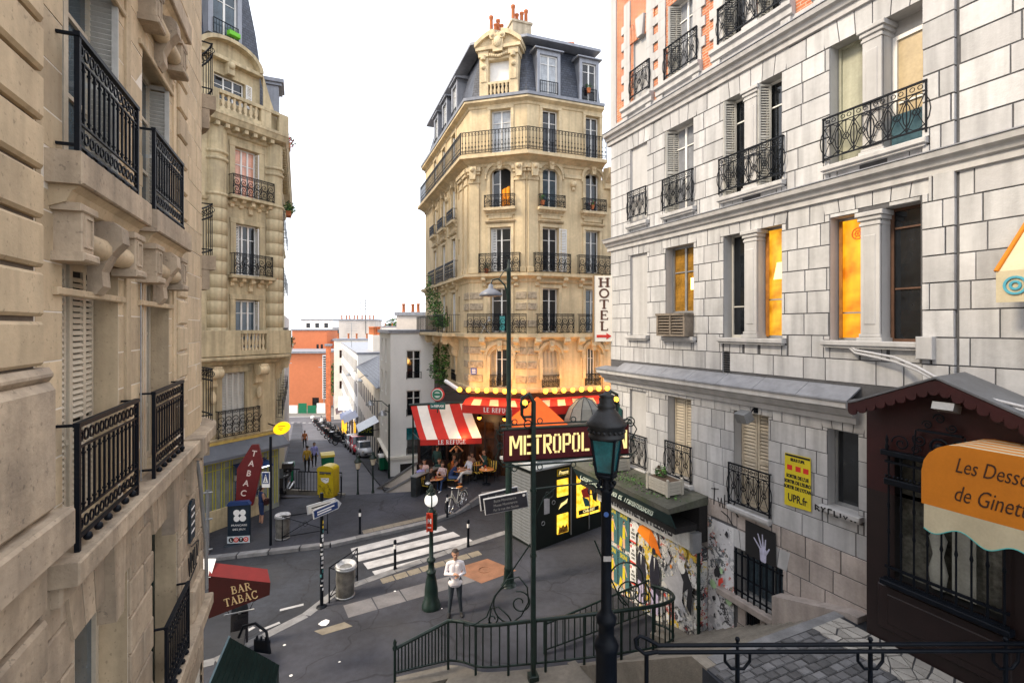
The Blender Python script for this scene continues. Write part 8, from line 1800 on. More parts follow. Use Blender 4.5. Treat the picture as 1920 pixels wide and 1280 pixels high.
q = MB(SIGNLIT); q.poly([(1.0, -.031, 1.25), (1.12, -.031, 1.45), (1.3, -.031, 1.5), (1.45, -.031, 1.58), (1.4, -.031, 1.42), (1.2, -.031, 1.35)]); obj('lit_swoosh', q, NK)
q = MB(GREY_M); q.box(1.58, 1.62, -.05, 0, .2, KH-.05); q.box(2.5, 2.54, -.04, 0, .2, KH-.05); obj('door_frame', q, NK)
q = MB(POSTLIT); q.box(1.9, 3.1, -.03, -.001, .75, 2.45); obj('lit_poster', q, NK)
for (pts, m_) in ([((2.0, 2.0), (2.3, 2.35), (2.75, 2.2), (2.9, 1.8), (2.4, 1.9)), INKS[0]], [((2.1, 1.75), (2.6, 1.85), (2.55, 1.4), (2.2, 1.45)), INKS[3]], [((2.15, 1.5), (2.45, 1.35), (2.6, 1.05), (2.3, 1.1)), INKS[6]], [((2.6, 1.8), (2.95, 1.6), (2.9, 1.15), (2.7, 1.3)), INKS[1]]):
    q = MB(m_); q.poly([(x, -.034, z) for x, z in pts]); obj('poster_print', q, NK)
q = MB(BLACKP); q.box(1.98, 3.02, -.036, -.031, .84, 1.0); o = obj('poster_caption', q, NK); obj('lettering', text_mb('CABARET', .14, SIGNLIT, .001, 1.0, 0, .004), o, (2.5, -.038, .92))
q = MB(INKS[5]); q.box(.35, .6, -.012, -.001, 1.2, 1.75); obj('notice', q, NK)
q = MB(GREY_M)
for x, z in ((.78, 1.55), (.3, .9)): q.ring((x, -.02, z), .07, .015, 'y', 12, 5)
obj('lock', q, NK)
# parasols of the terrace beyond the sign
def parasol(lab, x, y, z, w_, h, m, n, rot=0, dome=False):
    t = thing('parasol', lab, 'parasol', (x, y, gz(x)), rot); q = MB(IRON); q.tube([(0, 0, 0), (0, 0, z+h)], .03, 6); obj('pole', q, t)
    q = MB(m)
    if dome: q.lathe([(w_, z-.3), (w_*.96, z), (w_*.75, z+h*.5), (w_*.4, z+h*.85), (.03, z+h)], n=n, smooth=False)
    else: q.lathe([(w_, z-.28), (w_, z), (.04, z+h)], n=n, smooth=False, ph=PI/4)
    obj('canopy', q, t); q = MB(IRON)
    for k in range(n): a = 2*PI*k/n+(0 if dome else PI/4); q.tube([(0, 0, z+h), (w_*math.cos(a)*.99, w_*math.sin(a)*.99, z-.02)] if not dome else [(w_*r*1.01*math.cos(a), w_*r*1.01*math.sin(a), z+h*u) for r, u in ((.96, 0), (.75, .5), (.4, .85), (.03, 1))], .014, 4)
    obj('rib', q, t)
parasol('orange square parasol before the cafe front', 1.15, 22.6, 3.55, 1.5, 1.15, mat('orange_canvas', (.80, .13, .015), .8, .08, 3, .1), 4, R(18)); parasol('grey ribbed dome parasol right of the orange one', 3.35, 23.2, 3.55, .95, .95, mat('grey_canvas', (.14, .145, .14), .7, .15, 3, .1), 10, 0, True)
# ---------------------------------------------------------------- bollards, bins, barriers, poles
def bollard(lab, x, y):
    t = thing('bollard', lab, 'bollard', (x, y, gz(x)), 0, 'bollards at the crossing'); q = MB(IRON); q.lathe([(.06, 0), (.055, .05), (.045, .08), (.045, .86), (.05, .87)], n=10); obj('post', q, t); q = MB(WHITEP); q.lathe([(.047, .70), (.047, .84)], n=10); obj('white_band', q, t); q = MB(IRON); q.lathe([(.05, .86), (.055, .9), (.045, .98), (.001, 1.0)], n=10); obj('cap', q, t)
bollard('bollard on the far pavement left of the crossing', -6.08, 20.04); bollard('bollard on the near kerb at the left end of the crossing', -3.93, 16.85); bollard('bollard on the near kerb at the right end of the crossing', -1.6, 18.3); bollard('bollard on the far pavement behind the green metro lamp', -2.75, 21.3)
def bin_(lab, x, y, s=1.0, tilt=0):
    t = thing('litter_bin', lab, 'bin', (x, y, gz(x)), 0, 'dented metal litter bins'); q = MB(mat('dented_steel', (.20, .19, .17), .4, .35, 5, .8, 14, metal=.5, dirt=.6) if 'dented_steel' not in bpy.data.materials else bpy.data.materials['dented_steel'])
    q.lathe([(.24, 0), (.26, .05), (.25, .3), (.27, .55), (.255, .8), (.28, .88)], n=18); obj('drum', q, t); q = MB(GREY_M); q.ring((0, 0, .88), .28, .035, 'z', 20, 6); q.ring((0, 0, .05), .26, .025, 'z', 18, 5); obj('rim', q, t)
    q = MB(mat('clear_bin_bag', (.5, .5, .5), .2, .3, 8, .5) if 'clear_bin_bag' not in bpy.data.materials else bpy.data.materials['clear_bin_bag']); r4 = random.Random(2); n = 16
    q.lathe([(.24, .86), (.3, .94), (.27, .97), (.2, .9), (.05, .8)], n=14); obj('bag', q, t); t.scale = (s, s, s); t.rotation_euler = (R(tilt), R(tilt), 0)
bin_('dented steel litter bin on the near kerb, leaning on a black frame', -5.1, 15.3, 1.05, 3); bin_('steel litter bin beside the crossed barrier on the far pavement', -9.15, 20.0)
def barrier(lab, a, b, h=.95):
    a = Vector((*a, gz(a[0]))); b = Vector((*b, gz(b[0]))); t = thing('barrier', lab, 'barrier', tuple(a)); d = b-a; q = MB(IRON); U = Vector((0, 0, h))
    q.tube([Vector(), U, d+U, d], .025, 6); q.tube([Vector((0, 0, .15)), d+Vector((0, 0, .15))], .018, 6); obj('frame', q, t); q = MB(IRON); z1 = Vector((0, 0, .15)); q.tube([z1, d+U], .014, 5); q.tube([U, d+z1], .014, 5); q.ring(tuple(d*.5+Vector((0, 0, h*.56))), .09, .012, 'y', 12, 4); obj('cross_bars', q, t)
barrier('black crossed barrier on the far pavement by the steel bin', (-9.05, 19.75), (-7.45, 20.25)); barrier('black tilted barrier frame behind the dented bin on the near kerb', (-5.45, 14.95), (-5.0, 16.2), 1.05)
gb_ = thing('guard_rail', 'grey tubular guard rail at the pavement corner by the tobacco shop', 'railing', (-11.6, 18.9, gz(-11.5))); q = MB(GREY_M)
for z in (.15, 1.3, 2.3): q.tube([(-1.2, -.5, z), (.25, .1, z)], .04, 6)
q.tube([(.1, .05, 0), (.1, .05, 2.4)], .055, 8); obj('rail', q, gb_)
sp_ = thing('sign_post', 'black sticker covered post with two arrow signs at the near kerb', 'sign', (-5.6, 14.75, gz(-5.6))); q = MB(IRON); q.tube([(0, 0, 0), (0, 0, 3.35)], .05, 8); q.lathe([(.16, 0), (.14, .03), (.05, .06)], n=10); obj('post', q, sp_)
for k, (z, ang, m) in enumerate(((2.98, 35, EDG), (2.9, 52, BLUE_S))):
    q = MB(EDG); q.prism([(-.42, -.13), (.38, -.13), (.5, .0), (.38, .13), (-.42, .13)], -.06-.09*k, -.03-.09*k, 'y'); o = obj('arrow_panel', q, sp_, (.06*k, 0, z), (0, R(-6), R(ang))); q = MB(m if k else mat('sign_offwhite', (.62, .6, .56), .4, .1, 4, 0)); q.box(-.39, .37, -.066-.09*k, -.061-.09*k, -.1, .1); obj('face', q, o); q = MB(WHITEP if k else BLACKP); q.box(-.3, .25, -.069-.09*k, -.0665-.09*k, .01, .045); q.box(-.3, .15, -.069-.09*k, -.0665-.09*k, -.06, -.025); obj('lettering', q, o)
r5 = random.Random(6)
for i in range(16):
    z = .5+i*.13; a = r5.uniform(-2.4, -.6); q = MB(r5.choice((WHITEP, WHITEP, INKS[5], INKS[6], INKS[2]))); h = r5.uniform(.04, .1); vs = [(.053*math.cos(a+k*.35), .053*math.sin(a+k*.35), zz) for zz in (z, z+h) for k in range(5)]; q.add(vs, [(k, k+1, k+6, k+5) for k in range(4)]); obj('sticker', q, sp_)
cp_ = thing('crossing_sign', 'blue crosswalk sign on a thin grey pole before the tobacco shop', 'sign', (-9.34, 19.4, gz(-9.3))); q = MB(IRON); q.tube([(0, 0, 0), (0, 0, 4.2)], .05, 8); obj('pole', q, cp_); q = MB(WHITEP); q.box(-.3, .0, -.09, -.06, 2.25, 2.85, .01); o = obj('panel', q, cp_); q = MB(BLUE_S); q.box(-.28, -.02, -.094, -.0905, 2.4, 2.83); obj('face', q, o); q = MB(WHITEP); q.poly([(-.25, -.097, 2.44), (-.05, -.097, 2.44), (-.15, -.097, 2.78)]); obj('triangle', q, o); q = MB(BLACKP); q.tube([(-.15, -.1, 2.62), (-.16, -.1, 2.54), (-.19, -.1, 2.47)], .012, 4); q.tube([(-.16, -.1, 2.54), (-.12, -.1, 2.47)], .012, 4); q.sphere((-.15, -.1, 2.68), .022, 6); obj('walking_figure', q, o)
# mail box and stair head railings
YB = thing('mail_box', 'yellow round topped mail box scrawled with graffiti at the stair head', 'mail box', (-9.15, 25.0, gz(-9.2)), R(-10))
q = MB(YELLOW); w_, d_ = .42, .3; arc = [(w_*math.cos(a), 1.38+.2*math.sin(a)) for a in [PI*i/10 for i in range(11)]]; q.prism([(-w_, .15), (w_, .15)]+arc, -d_, d_, 'y'); q.box(-.36, .36, -.25, .25, 0, .15); obj('body', q, YB)
q = MB(YELLOW); q.prism([(x*1.06, z+.015) for x, z in arc]+[(-w_*1.06, 1.32), (w_*1.06, 1.32)], -d_-.03, -d_+.01, 'y'); obj('hood', q, YB); q = MB(BLACKP); q.box(-.3, -.04, -d_-.012, -d_+.01, 1.16, 1.2); q.box(.04, .3, -d_-.012, -d_+.01, 1.16, 1.2); obj('slot', q, YB)
q = MB(BLUE_S); q.box(-.3, .3, -d_-.004, -d_+.01, 1.22, 1.28); obj('name_band', q, YB); q = MB(WHITEP); q.poly([(-.24, -d_-.003, .98), (.2, -d_-.003, 1.0), (.17, -d_-.003, .8), (.02, -d_-.003, .72), (-.2, -d_-.003, .84)]); obj('label', q, YB)
q = MB(IRON_G)
for i in range(26):
    x, z = r5.uniform(-.33, .33), r5.uniform(.2, .68); q.tube([(x, -d_-.006, z), (x+r5.uniform(-.1, .1), -d_-.006, z+r5.uniform(-.12, .12)), (x+r5.uniform(-.1, .1), -d_-.006, z+r5.uniform(-.1, .1))], .007, 3)
q.tube([(-.15, -d_-.006, .9), (-.02, -d_-.006, .95), (.08, -d_-.006, .88), (.15, -d_-.006, .94)], .012, 3); obj('graffiti', q, YB)
def bar_rail(lab, a, b, za, zb, h=1.1, n=None):
    a = Vector((*a, za)); b = Vector((*b, zb)); t = thing('stair_head_railing', lab, 'railing', tuple(a)); d = b-a; q = MB(IRON); q.tube([Vector((0, 0, h)), d+Vector((0, 0, h))], .03, 6); q.tube([Vector((0, 0, .12)), d+Vector((0, 0, .12))], .022, 6); obj('rail', q, t); n = n or round(d.length/.17)
    q = MB(IRON); q.tube([(0, 0, .1), (0, 0, h)], .013, 5); me = q.mesh('baluster')
    for i in range(n+1): obj('baluster', me, t, tuple(d*i/n))
z_ = gz(-10)
bar_rail('black railing left of the yellow mail box above the lower street', (-12.6, 26.2), (-11.0, 26.0), z_-.05, z_); bar_rail('black railing behind the mail box at the stair head', (-10.9, 25.6), (-8.55, 25.2), z_, z_+.05); bar_rail('black railing descending beside the mail box down the stairs', (-8.5, 25.0), (-8.3, 24.3), z_, z_+.1)
q = MB(CONCRETE); q.add([(-12.8, 26.3, -1), (-8.4, 25.3, -1), (-8.4, 25.1, -1), (-12.8, 26.1, -1), (-12.8, 26.3, z_+.1), (-8.4, 25.3, z_+.1), (-8.4, 25.1, z_+.1), (-12.8, 26.1, z_+.1)], [(4, 5, 6, 7), (3, 2, 6, 7), (0, 1, 5, 4), (1, 2, 6, 5)]); struct('low_wall', q)
def gaslamp(lab, x, y, z0, h):
    t = thing('stair_lamp', lab, 'street lamp', (x, y, z0), 0, 'green lanterns at the stair head'); q = MB(IRON_G); q.lathe([(.09, 0), (.07, .1), (.045, .2), (.035, h-.5), (.06, h-.48), (.03, h-.44)], n=8); obj('post', q, t); q = MB(mat('lantern_glass', (.55, .48, .36), .15, .2, 4, 0) if 'lantern_glass' not in bpy.data.materials else bpy.data.materials['lantern_glass']); q.lathe([(.09, h-.43), (.16, h-.1)], n=6, smooth=False); obj('pane', q, t); q = MB(IRON_G); q.lathe([(.2, h-.1), (.19, h-.05), (.08, h+.1), (.07, h+.16), (.09, h+.18), (.02, h+.26)], n=6, smooth=False); q.ring((0, 0, h-.43), .1, .015, 'z', 6, 4); obj('cap', q, t)
gaslamp('slim green lantern on the left at the stair head', -7.75, 25.2, gz(-7.75)-.1, 1.75); gaslamp('slightly larger green lantern on the right at the stair head', -7.1, 25.6, gz(-7)-.15, 1.85)
# pale sloping copings of the side stair and the dark terrace planter
for lab, a, b in (('upper pale stone coping sloping down from the terrace', (-4.95, 26.0, .95), (-7.5, 27.8, -1.0)), ('lower pale stone coping sloping beside the terrace stair', (-4.95, 25.5, .42), (-6.9, 26.6, -.85))):
    t = thing('stair_wall', lab, 'wall', a); d = Vector(b)-Vector(a); q = MB(KERB); L = d.length; u = d.normalized(); s = Vector((0, 0, 1)).cross(u).normalized(); q.obox(tuple(d*.5), tuple(d*.5), tuple(s*.09), tuple(u.cross(s)*.05)); obj('coping', q, t); q = MB(PLAST3); q.add([(0, 0, -.06), tuple(d+Vector((0, 0, -.06))), (d.x, d.y, -3-a[2]), (0, 0, -3-a[2])], [(0, 1, 2, 3)]); obj('wall_face', q, t)
tp_ = thing('terrace_planter', 'dark metal trough screening the left edge of the terrace', 'planter', (-4.75, 24.15, gz(-4.8)), R(62)); DM = mat('dark_zinc', (.035, .04, .042), .4, .3, 4, .1, metal=.3); q = MB(DM); q.box(0, 2.2, -.16, .16, 0, .95, .02); obj('trough', q, tp_); q = MB(GREY_M); q.box(-.03, 2.23, -.2, .2, .95, 1.0, .01); obj('rim', q, tp_)
sg = thing('terrace_screen', 'dark glazed screen behind the terrace seats', 'screen', (-5.2, 27.6, gz(-5)), R(-5)); q = MB(CAFE)
wall(q, 0, 3.2, -.2, 3.0, [(.15+i*.78, .8+i*.78, .9, 2.6, .06) for i in range(4)], 0, .06, CAFE); obj('frame', q, sg)
for i in range(4): q = MB(GLASS); q.box(.15+i*.78, .8+i*.78, .04, .055, .9, 2.6); obj('pane', q, sg)
# tobacco shop signs
tsg = thing('tobacco_sign', 'tall maroon diamond shaped tobacco sign lettered vertically', 'sign', (-10.85, 20.7, 1.86), R(14)); MR = mat('tabac_maroon', (.13, .012, .014), .45, .12, 4, .05)
q = MB(MR); q.prism([(-.50, -1.28), (.16, -1.2), (.52, .55), (.36, 1.28), (.1, 1.28), (-.44, .35)], -.07, .07, 'y'); obj('panel', q, tsg); TL_ = mat('pale_red_letters', (.70, .55, .50), .5, .1, 4, 0)
for k, ch in enumerate('TABAC'): obj('letter', text_mb(ch, .34, TL_, .003, .9, 0, .006), tsg, (.2-.1*k, -.076, .92-.4*k), (0, R(12), 0))
q = MB(IRON); q.tube([(.3, .05, .5), (.5, .9, .5)], .02, 5); q.tube([(.0, .05, -.9), (.3, .9, -.7)], .02, 5); obj('bracket', q, tsg)
ov = thing('oval_sign', 'glowing yellow oval sign projecting from the ochre building', 'sign', (-10.1, 22.0, 3.57), R(10)); q = MB(emit('yellow_oval', (1, .50, .0), .75)); q.add([(.34*math.cos(2*PI*i/28), y, .27*math.sin(2*PI*i/28)+.06*math.cos(2*PI*i/28)) for y in (-.05, .05) for i in range(28)], [tuple(range(28)), tuple(range(55, 27, -1))]+[(i, (i+1) % 28, 28+(i+1) % 28, 28+i) for i in range(28)]); obj('panel', q, ov); q = MB(BLACKP)
for x0, x1, z in ((-.15, .15, .07), (-.12, .06, -.03), (-.06, .02, -.1)): q.poly([(x0, -.056, z), (x1, -.056, z+.02), (x1, -.056, z+.045), (x0, -.056, z+.03)])
obj('lettering', q, ov); q = MB(IRON); q.tube([(0, 0, 0), (-.9, 1.2, 0)], .03, 5); obj('bracket', q, ov)
lo_ = thing('lottery_sign', 'navy lottery board with a white clover and red ball logo on the pavement', 'sign', (-10.75, 19.75, gz(-10.6)-.1), R(8)); NV = mat('navy_board', (.007, .017, .03), .4, .15, 4, .03)
q = MB(NV); q.box(-.42, .42, -.05, .05, .1, 1.62, .02); q.box(-.45, .45, -.3, .3, 0, .1, .02); obj('board', q, lo_); q = MB(BLUE_S); q.prism([(-.44, 1.6), (-.36, 1.74), (.34, 1.76), (.44, 1.62)], -.1, .1, 'y'); obj('canopy', q, lo_)
q = MB(WHITEP)
for k in range(4): a = PI/4+k*PI/2; q.poly([(.04+.16*math.cos(a)+.125*math.cos(t)*(1 if k % 2 else .9), -.054-.0005*k, 1.2+.16*math.sin(a)+.125*math.sin(t)) for t in [2*PI*i/12 for i in range(12)]])
obj('clover', q, lo_); q = MB(mat('board_pale', (.5, .55, .58), .5, .1, 4, 0)); q.box(-.42, .42, -.058, -.051, .12, .4); obj('logo_strip', q, lo_)
for k, ch in enumerate('LOTO'):
    q = MB(BLACKP if k in (0, 2) else INKS[3]); q.add([(-.27+.18*k+.1*math.cos(2*PI*i/14), -.0595, .26+.1*math.sin(2*PI*i/14)) for i in range(14)], [tuple(range(14))]); o = obj('ball', q, lo_); obj('lettering', text_mb(ch, .14, WHITEP, .001, 1.0, 0, .003), o, (-.27+.18*k, -.062, .26))
obj('lettering', text_mb('FRANCAISE', .105, WHITEP, .001, 1.1), lo_, (.02, -.056, .82)); obj('lettering', text_mb('DES JEUX', .105, WHITEP, .001, 1.1), lo_, (.02, -.056, .66))
ba = thing('bar_awning', 'maroon bar awning with cream serif lettering at lower left', 'awning', (-6.72, 11.1, 1.55), R(12)); ba.scale = (.92, .92, .92); q = MB(mat('bar_maroon', (.055, .007, .006), .75, .12, 4, .1, dirt=.2)); q.prism([(0, 0), (1.36, .42), (1.38, .72), (.0, 1.03)], 0, .02, 'y'); obj('front', q, ba)
q = MB(mat('bar_awning_top', (.15, .009, .009), .8, .1, 4, .1, dirt=.2)); q.quad((0, 0, 1.03), (1.38, 0, .72), (1.2, .45, .86), (-.1, .45, 1.16)); obj('top', q, ba); q = MB(mat('bar_letter_cream', (.68, .50, .26), .6, .1, 4, 0))
BC = q.mats[0]; obj('lettering', serif_mb('BAR', .185, BC, 1.05, .06), ba, (.72, -.003, .66), (0, R(-9), 0)); obj('lettering', serif_mb('TABAC', .19, BC, 1.05, .05), ba, (.72, -.004, .41), (0, R(-11), 0)); q = MB(WHITEP); q.quad((-.3, -.01, 1.0), (.05, -.01, 1.0), (.0, .5, 1.22), (-.3, .5, 1.25)); obj('end_flap', q, ba)
gt = thing('green_hatch', 'dark green ribbed metal hatch cover with an arched iron crest, bottom left', 'hatch', (-4.95, 8.75, 0), R(-12)); KGm = mat('hatch_green', (.008, .022, .02), .35, .3, 3, .1)
q = MB(KGm); q.add([(-.3, -.6, 1.2), (1.1, -.6, 1.0), (.85, .2, 2.1), (-.2, .25, 2.42), (-.3, -.6, 0), (1.1, -.6, 0), (.85, .2, 0), (-.2, .25, 0)], [(0, 1, 2, 3), (0, 4, 5, 1), (1, 5, 6, 2), (3, 7, 4, 0), (2, 6, 7, 3)]); obj('cover', q, gt)
q = MB(KGm)
for i in range(14): t0 = i/13; a = Vector((-.3, -.6, 1.2)).lerp(Vector((1.1, -.6, 1.0)), t0); b = Vector((-.2, .25, 2.42)).lerp(Vector((.85, .2, 2.1)), t0); q.tube([a, b], .014, 4)
obj('rib', q, gt); q = MB(mat('pale_edge', (.22, .32, .36), .4, .1, 4, 0)); q.tube([(-.3, -.6, 1.22), (-.2, .25, 2.44)], .018, 5); obj('edge_strip', q, gt); q = MB(IRON); q.tube([(-.05, .3, 2.4), (.05, .3, 2.62), (.3, .3, 2.7), (.52, .3, 2.58), (.6, .3, 2.2)], .025, 6); q.box(.28, .58, .27, .33, 2.2, 2.42, .01)
for x in (.33, .42, .51): q.tube([(x, .3, 2.4), (x, .3, 2.48)], .02, 5)
obj('crest', q, gt)
# stair handrail in the near right corner
hn = thing('handrail', 'black double tube handrail across the near right corner', 'railing', (1.75, 6.45, 2.99)); q = MB(IRON)
for dz, dy in ((.93, 0), (.86, -.03)): q.tube([(.12, dy, dz-.01), (6.6, dy, dz+.02)], .026, 8)
q.tube([(.12, 0, .93), (-.02, .02, 1.0), (-.1, .02, 1.03), (-.16, .02, .98), (-.15, .0, .90), (-.05, -.03, .83), (.12, -.03, .86)], .026, 8); obj('rail', q, hn)
for x in (-.02, 1.15, 2.86, 4.6):
    q = MB(IRON); q.tube([(x, 0, -.5), (x, 0, .82)], .028, 8)
    if x > .5: q.tube([(x-.16, 0, .84), (x-.16, 0, .72), (x-.08, 0, .62), (x+.08, 0, .62), (x+.16, 0, .72), (x+.16, 0, .84)], .02, 6); q.tube([(x, 0, .62), (x, 0, 1.0)], .02, 6); q.sphere((x, 0, 1.0), .032, 8)
    obj('post', q, hn)
# bicycle
BK = thing('bicycle', 'pale bicycle standing at the kerb in front of the cafe terrace', 'bicycle', (-2.45, 22.05, gz(-2.45)), R(-28)); WT = mat('pale_bike_paint', (.62, .60, .52), .3, .1, 4, 0)
def bwheel(y):
    q = MB(RUBBER); q.ring((0, 0, 0), .33, .02, 'x', 24, 6); o = obj('wheel', q, BK, (0, y, .35)); q = MB(CHROME); q.ring((0, 0, 0), .3, .012, 'x', 24, 4)
    for i in range(10): a = i*PI/5; q.tube([(0, 0, 0), (0, .3*math.cos(a), .3*math.sin(a))], .004, 3)
    q.tube([(-.05, 0, 0), (.05, 0, 0)], .03, 8); obj('rim', q, o); q = MB(WT); q.tube([(0, .37*math.cos(a), .37*math.sin(a)) for a in [.2+i*.25 for i in range(10)]], .022, 4); obj('mudguard', q, o)
bwheel(-.52); bwheel(.52)
q = MB(WT); q.tube([(0, -.34, .86), (0, .02, .36)], .022, 6); q.tube([(0, -.38, .76), (0, .02, .3)], .022, 6); q.tube([(0, .02, .3), (0, .2, .88)], .02, 6); q.tube([(0, .02, .3), (0, .52, .35)], .016, 6); q.tube([(0, .18, .8), (0, .52, .35)], .014, 6); q.tube([(0, -.34, .95), (0, -.38, .76), (0, -.52, .35)], .022, 6); obj('frame', q, BK)
q = MB(CHROME); q.tube([(-.3, -.2, 1.06), (-.2, -.34, 1.1), (0, -.34, 1.08), (.2, -.34, 1.1), (.3, -.2, 1.06)], .016, 6); q.tube([(0, -.34, .95), (0, -.34, 1.08)], .016, 6); obj('handlebar', q, BK); q = MB(mat('tan_saddle', (.50, .20, .05), .5, .1, 4)); q.prism([(.08, .93), (.36, .92), (.38, .98), (.1, .99)], -.08, .08, 'x'); q.tube([(0, .2, .85), (0, .22, .95)], .015, 5); obj('saddle', q, BK); q = MB(CHROME); q.box(-.07, .07, .34, .82, .76, .78); q.tube([(-.06, .5, .35), (-.06, .6, .77)], .008, 4); q.tube([(.06, .5, .35), (.06, .6, .77)], .008, 4); obj('luggage_rack', q, BK); q = MB(GREY_M); q.ring((.06, .02, .3), .09, .012, 'x', 14, 4); q.tube([(.06, .02, .3), (.14, .02, .16)], .012, 4); q.tube([(-.06, .02, .3), (-.14, .02, .44)], .012, 4); obj('crank', q, BK); q = MB(IRON); q.tube([(.05, .1, .28), (.16, .16, .0)], .012, 4); obj('kickstand', q, BK)
# ---------------------------------------------------------------- people
import numpy as np
SKIN = mat('skin', (.42, .23, .155), .55, .08, 6, .05); HAIR = mat('dark_hair', (.025, .016, .012), .6, .3, 12, .3, 60)
def cloth(n, c): return bpy.data.materials.get(n) or mat(n, c, .85, .14, 6, .15, 40)
def V(*a): return Vector(a)
def pose_bones(kind):
    """facing -y; (p0, p1, r0, r1, slot) with slots skin 0, top 1, trousers 2, shoes 3"""
    B = []
    def hand(w, d, side, curl=.5):
        d = d.normalized(); s = d.cross(V(0, 0, 1)); s = s.normalized() if s.length > .1 else V(1, 0, 0); n_ = d.cross(s).normalized()
        B.append((w, w+d*.085, .030, .036, 0))
        for k in range(4):
            b0 = w+d*.085+s*(.027-.018*k); L = (.07, .08, .075, .058)[k]; m_ = b0+d*L*.55-n_*.0*curl; B.append((b0, m_, .0115, .0105, 0)); B.append((m_, m_+(d*.6+n_*curl*.8).normalized()*L*.5, .0105, .009, 0))
        t0 = w+d*.03+s*.03; t1 = t0+(d*.6+s*.6*side).normalized()*.05; B.append((t0, t1, .014, .012, 0)); B.append((t1, t1+d*.035, .012, .010, 0))
    def head(neck, top_dir=V(0, 0, 1), fwd=V(0, -1, 0)):
        u = top_dir.normalized(); f = (fwd-u*fwd.dot(u)).normalized(); r = f.cross(u)
        B.append((neck, neck+u*.10, .055, .052, 0)); c = neck+u*.19+f*.015
        B.append((c-u*.03+f*.01, c+u*.035-f*.015, .078, .088, 0)); B.append((c-u*.075+f*.035, c-u*.03+f*.03, .048, .066, 0)); B.append((c-u*.015+f*.088, c-u*.03+f*.105, .012, .017, 0))
        for s in (-1, 1): B.append((c+r*s*.083-u*.02, c+r*s*.088+u*.015, .014, .018, 0)); B.append((c+r*s*.03+f*.082+u*.022, c+r*s*.012+f*.084+u*.024, .010, .010, 0))
        B.append((c-u*.058+f*.082-r*.016, c-u*.058+f*.082+r*.016, .011, .011, 0)); return c, u, f
    if kind in ('stand', 'back', 'armsup', 'slim'):
        w = .88 if kind == 'slim' else 1.0; hz = .92
        for s in (-1, 1):
            sp = .13 if kind != 'slim' else .08
            hip, kn, an = V(s*.095*w, 0, hz), V(s*(sp-.01), -.015, .5), V(s*(sp+.03 if kind == 'stand' else .1), .02, .09)
            bare = 0 if kind == 'slim' else 2
            B.append((hip, kn, .098*w, .066, 2)); B.append((kn, an, .060*w, .044, bare)); B.append((an, V(an.x, an.y, .05), .043, .04, 3)); B.append((V(an.x, .04, .042), V(an.x+s*.025, -.155, .034), .044, .038, 3))
        B.append((V(-.06*w, 0, .95), V(.06*w, 0, .95), .115*w, .115*w, 2)); B.extend([(V(-.055, -.005, .9), V(.055, -.005, .9), .138, .138, 1)] if kind == 'stand' else []); B.append((V(0, 0, .95), V(0, .0, 1.15), .142*w, .132*w, 1)); B.append((V(-.045*w, 0, 1.13), V(-.06*w, 0, 1.32), .118*w, .118*w, 1)); B.append((V(.045*w, 0, 1.13), V(.06*w, 0, 1.32), .118*w, .118*w, 1))
        B.append((V(-.135*w, 0, 1.41), V(.135*w, 0, 1.41), .07, .07, 1)); B.append((V(0, .0, 1.42), V(0, -.005, 1.47), .08, .06, 1))
        for s in (-1, 1):
            sh = V(s*.185*w, 0, 1.40)
            if kind == 'armsup': el, wr = V(s*.36, -.03, 1.55), V(s*.14, -.02, 1.76)
            elif kind == 'stand': el, wr = (V(.25, .0, 1.13), V(.09, -.22, 1.16)) if s > 0 else (V(-.26, -.03, 1.14), V(-.05, -.24, 1.22))
            elif kind == 'slim': el, wr = V(s*.22, -.02, 1.12), V(s*.1, -.2, 1.12)
            else: el, wr = V(s*.25, .03, 1.12), V(s*.25, -.06, .87)
            m_ = 1 if kind in ('stand', 'back') else 0
            B.append((sh, el, .06*w, .046*w, 1 if kind != 'slim' else 0)); B.append((el, wr, .044*w, .034, m_)); hand(wr, wr-el, -s)
        c = head(V(0, -.005, 1.475), V(0, -.06 if kind != 'armsup' else 0, 1), V(0, -1, -.12))
    else:                                                # seated, seat top at .46
        lean = {'sit': -.10, 'lean': -.22, 'chat': -.02, 'cross': .03}[kind]
        for s in (-1, 1):
            hip = V(s*.095, .0, .55); kn = V(s*(.13 if kind != 'cross' else .07), -.44, .55+(.06 if kind == 'cross' and s > 0 else 0)); an = V(s*.12, -.42 if s < 0 else -.52, .09)
            if kind == 'cross' and s > 0: an = V(-.1, -.62, .28)
            B.append((hip, kn, .098, .068, 2)); B.append((kn, an, .062, .045, 2)); B.append((an, an+V(0, 0, -.03), .043, .042, 3)); B.append((an+V(0, .03, -.045), an+V(0, -.16, -.055), .043, .036, 3))
        B.append((V(-.06, .02, .56), V(.06, .02, .56), .12, .12, 2)); top = V(0, lean, 1.03)
        B.append((V(0, .02, .6), V(0, .02+lean*.45, .8), .135, .128, 1))
        for s in (-1, 1): B.append((V(s*.04, .02+lean*.42, .78), V(s*.055, lean*.9, .95), .112, .112, 1))
        B.append((top+V(-.13, 0, 0), top+V(.13, 0, 0), .068, .068, 1)); B.append((top, top+V(0, 0, .06), .075, .058, 1))
        for s in (-1, 1):
            sh = top+V(s*.175, 0, 0)
            if kind == 'chat' and s > 0: el, wr = sh+V(.08, -.16, -.2), sh+V(-.02, -.26, .02)
            else: el, wr = sh+V(s*.07, -.12, -.26), V(s*.1, -.42, .77)
            B.append((sh, el, .056, .044, 1)); B.append((el, wr, .042, .033, 0)); hand(wr, wr-el, -s, .3)
        c = head(top+V(0, 0, .055), V(0, lean*.5, 1), V(0, -1, -.15))
    return B, c
PM = {}
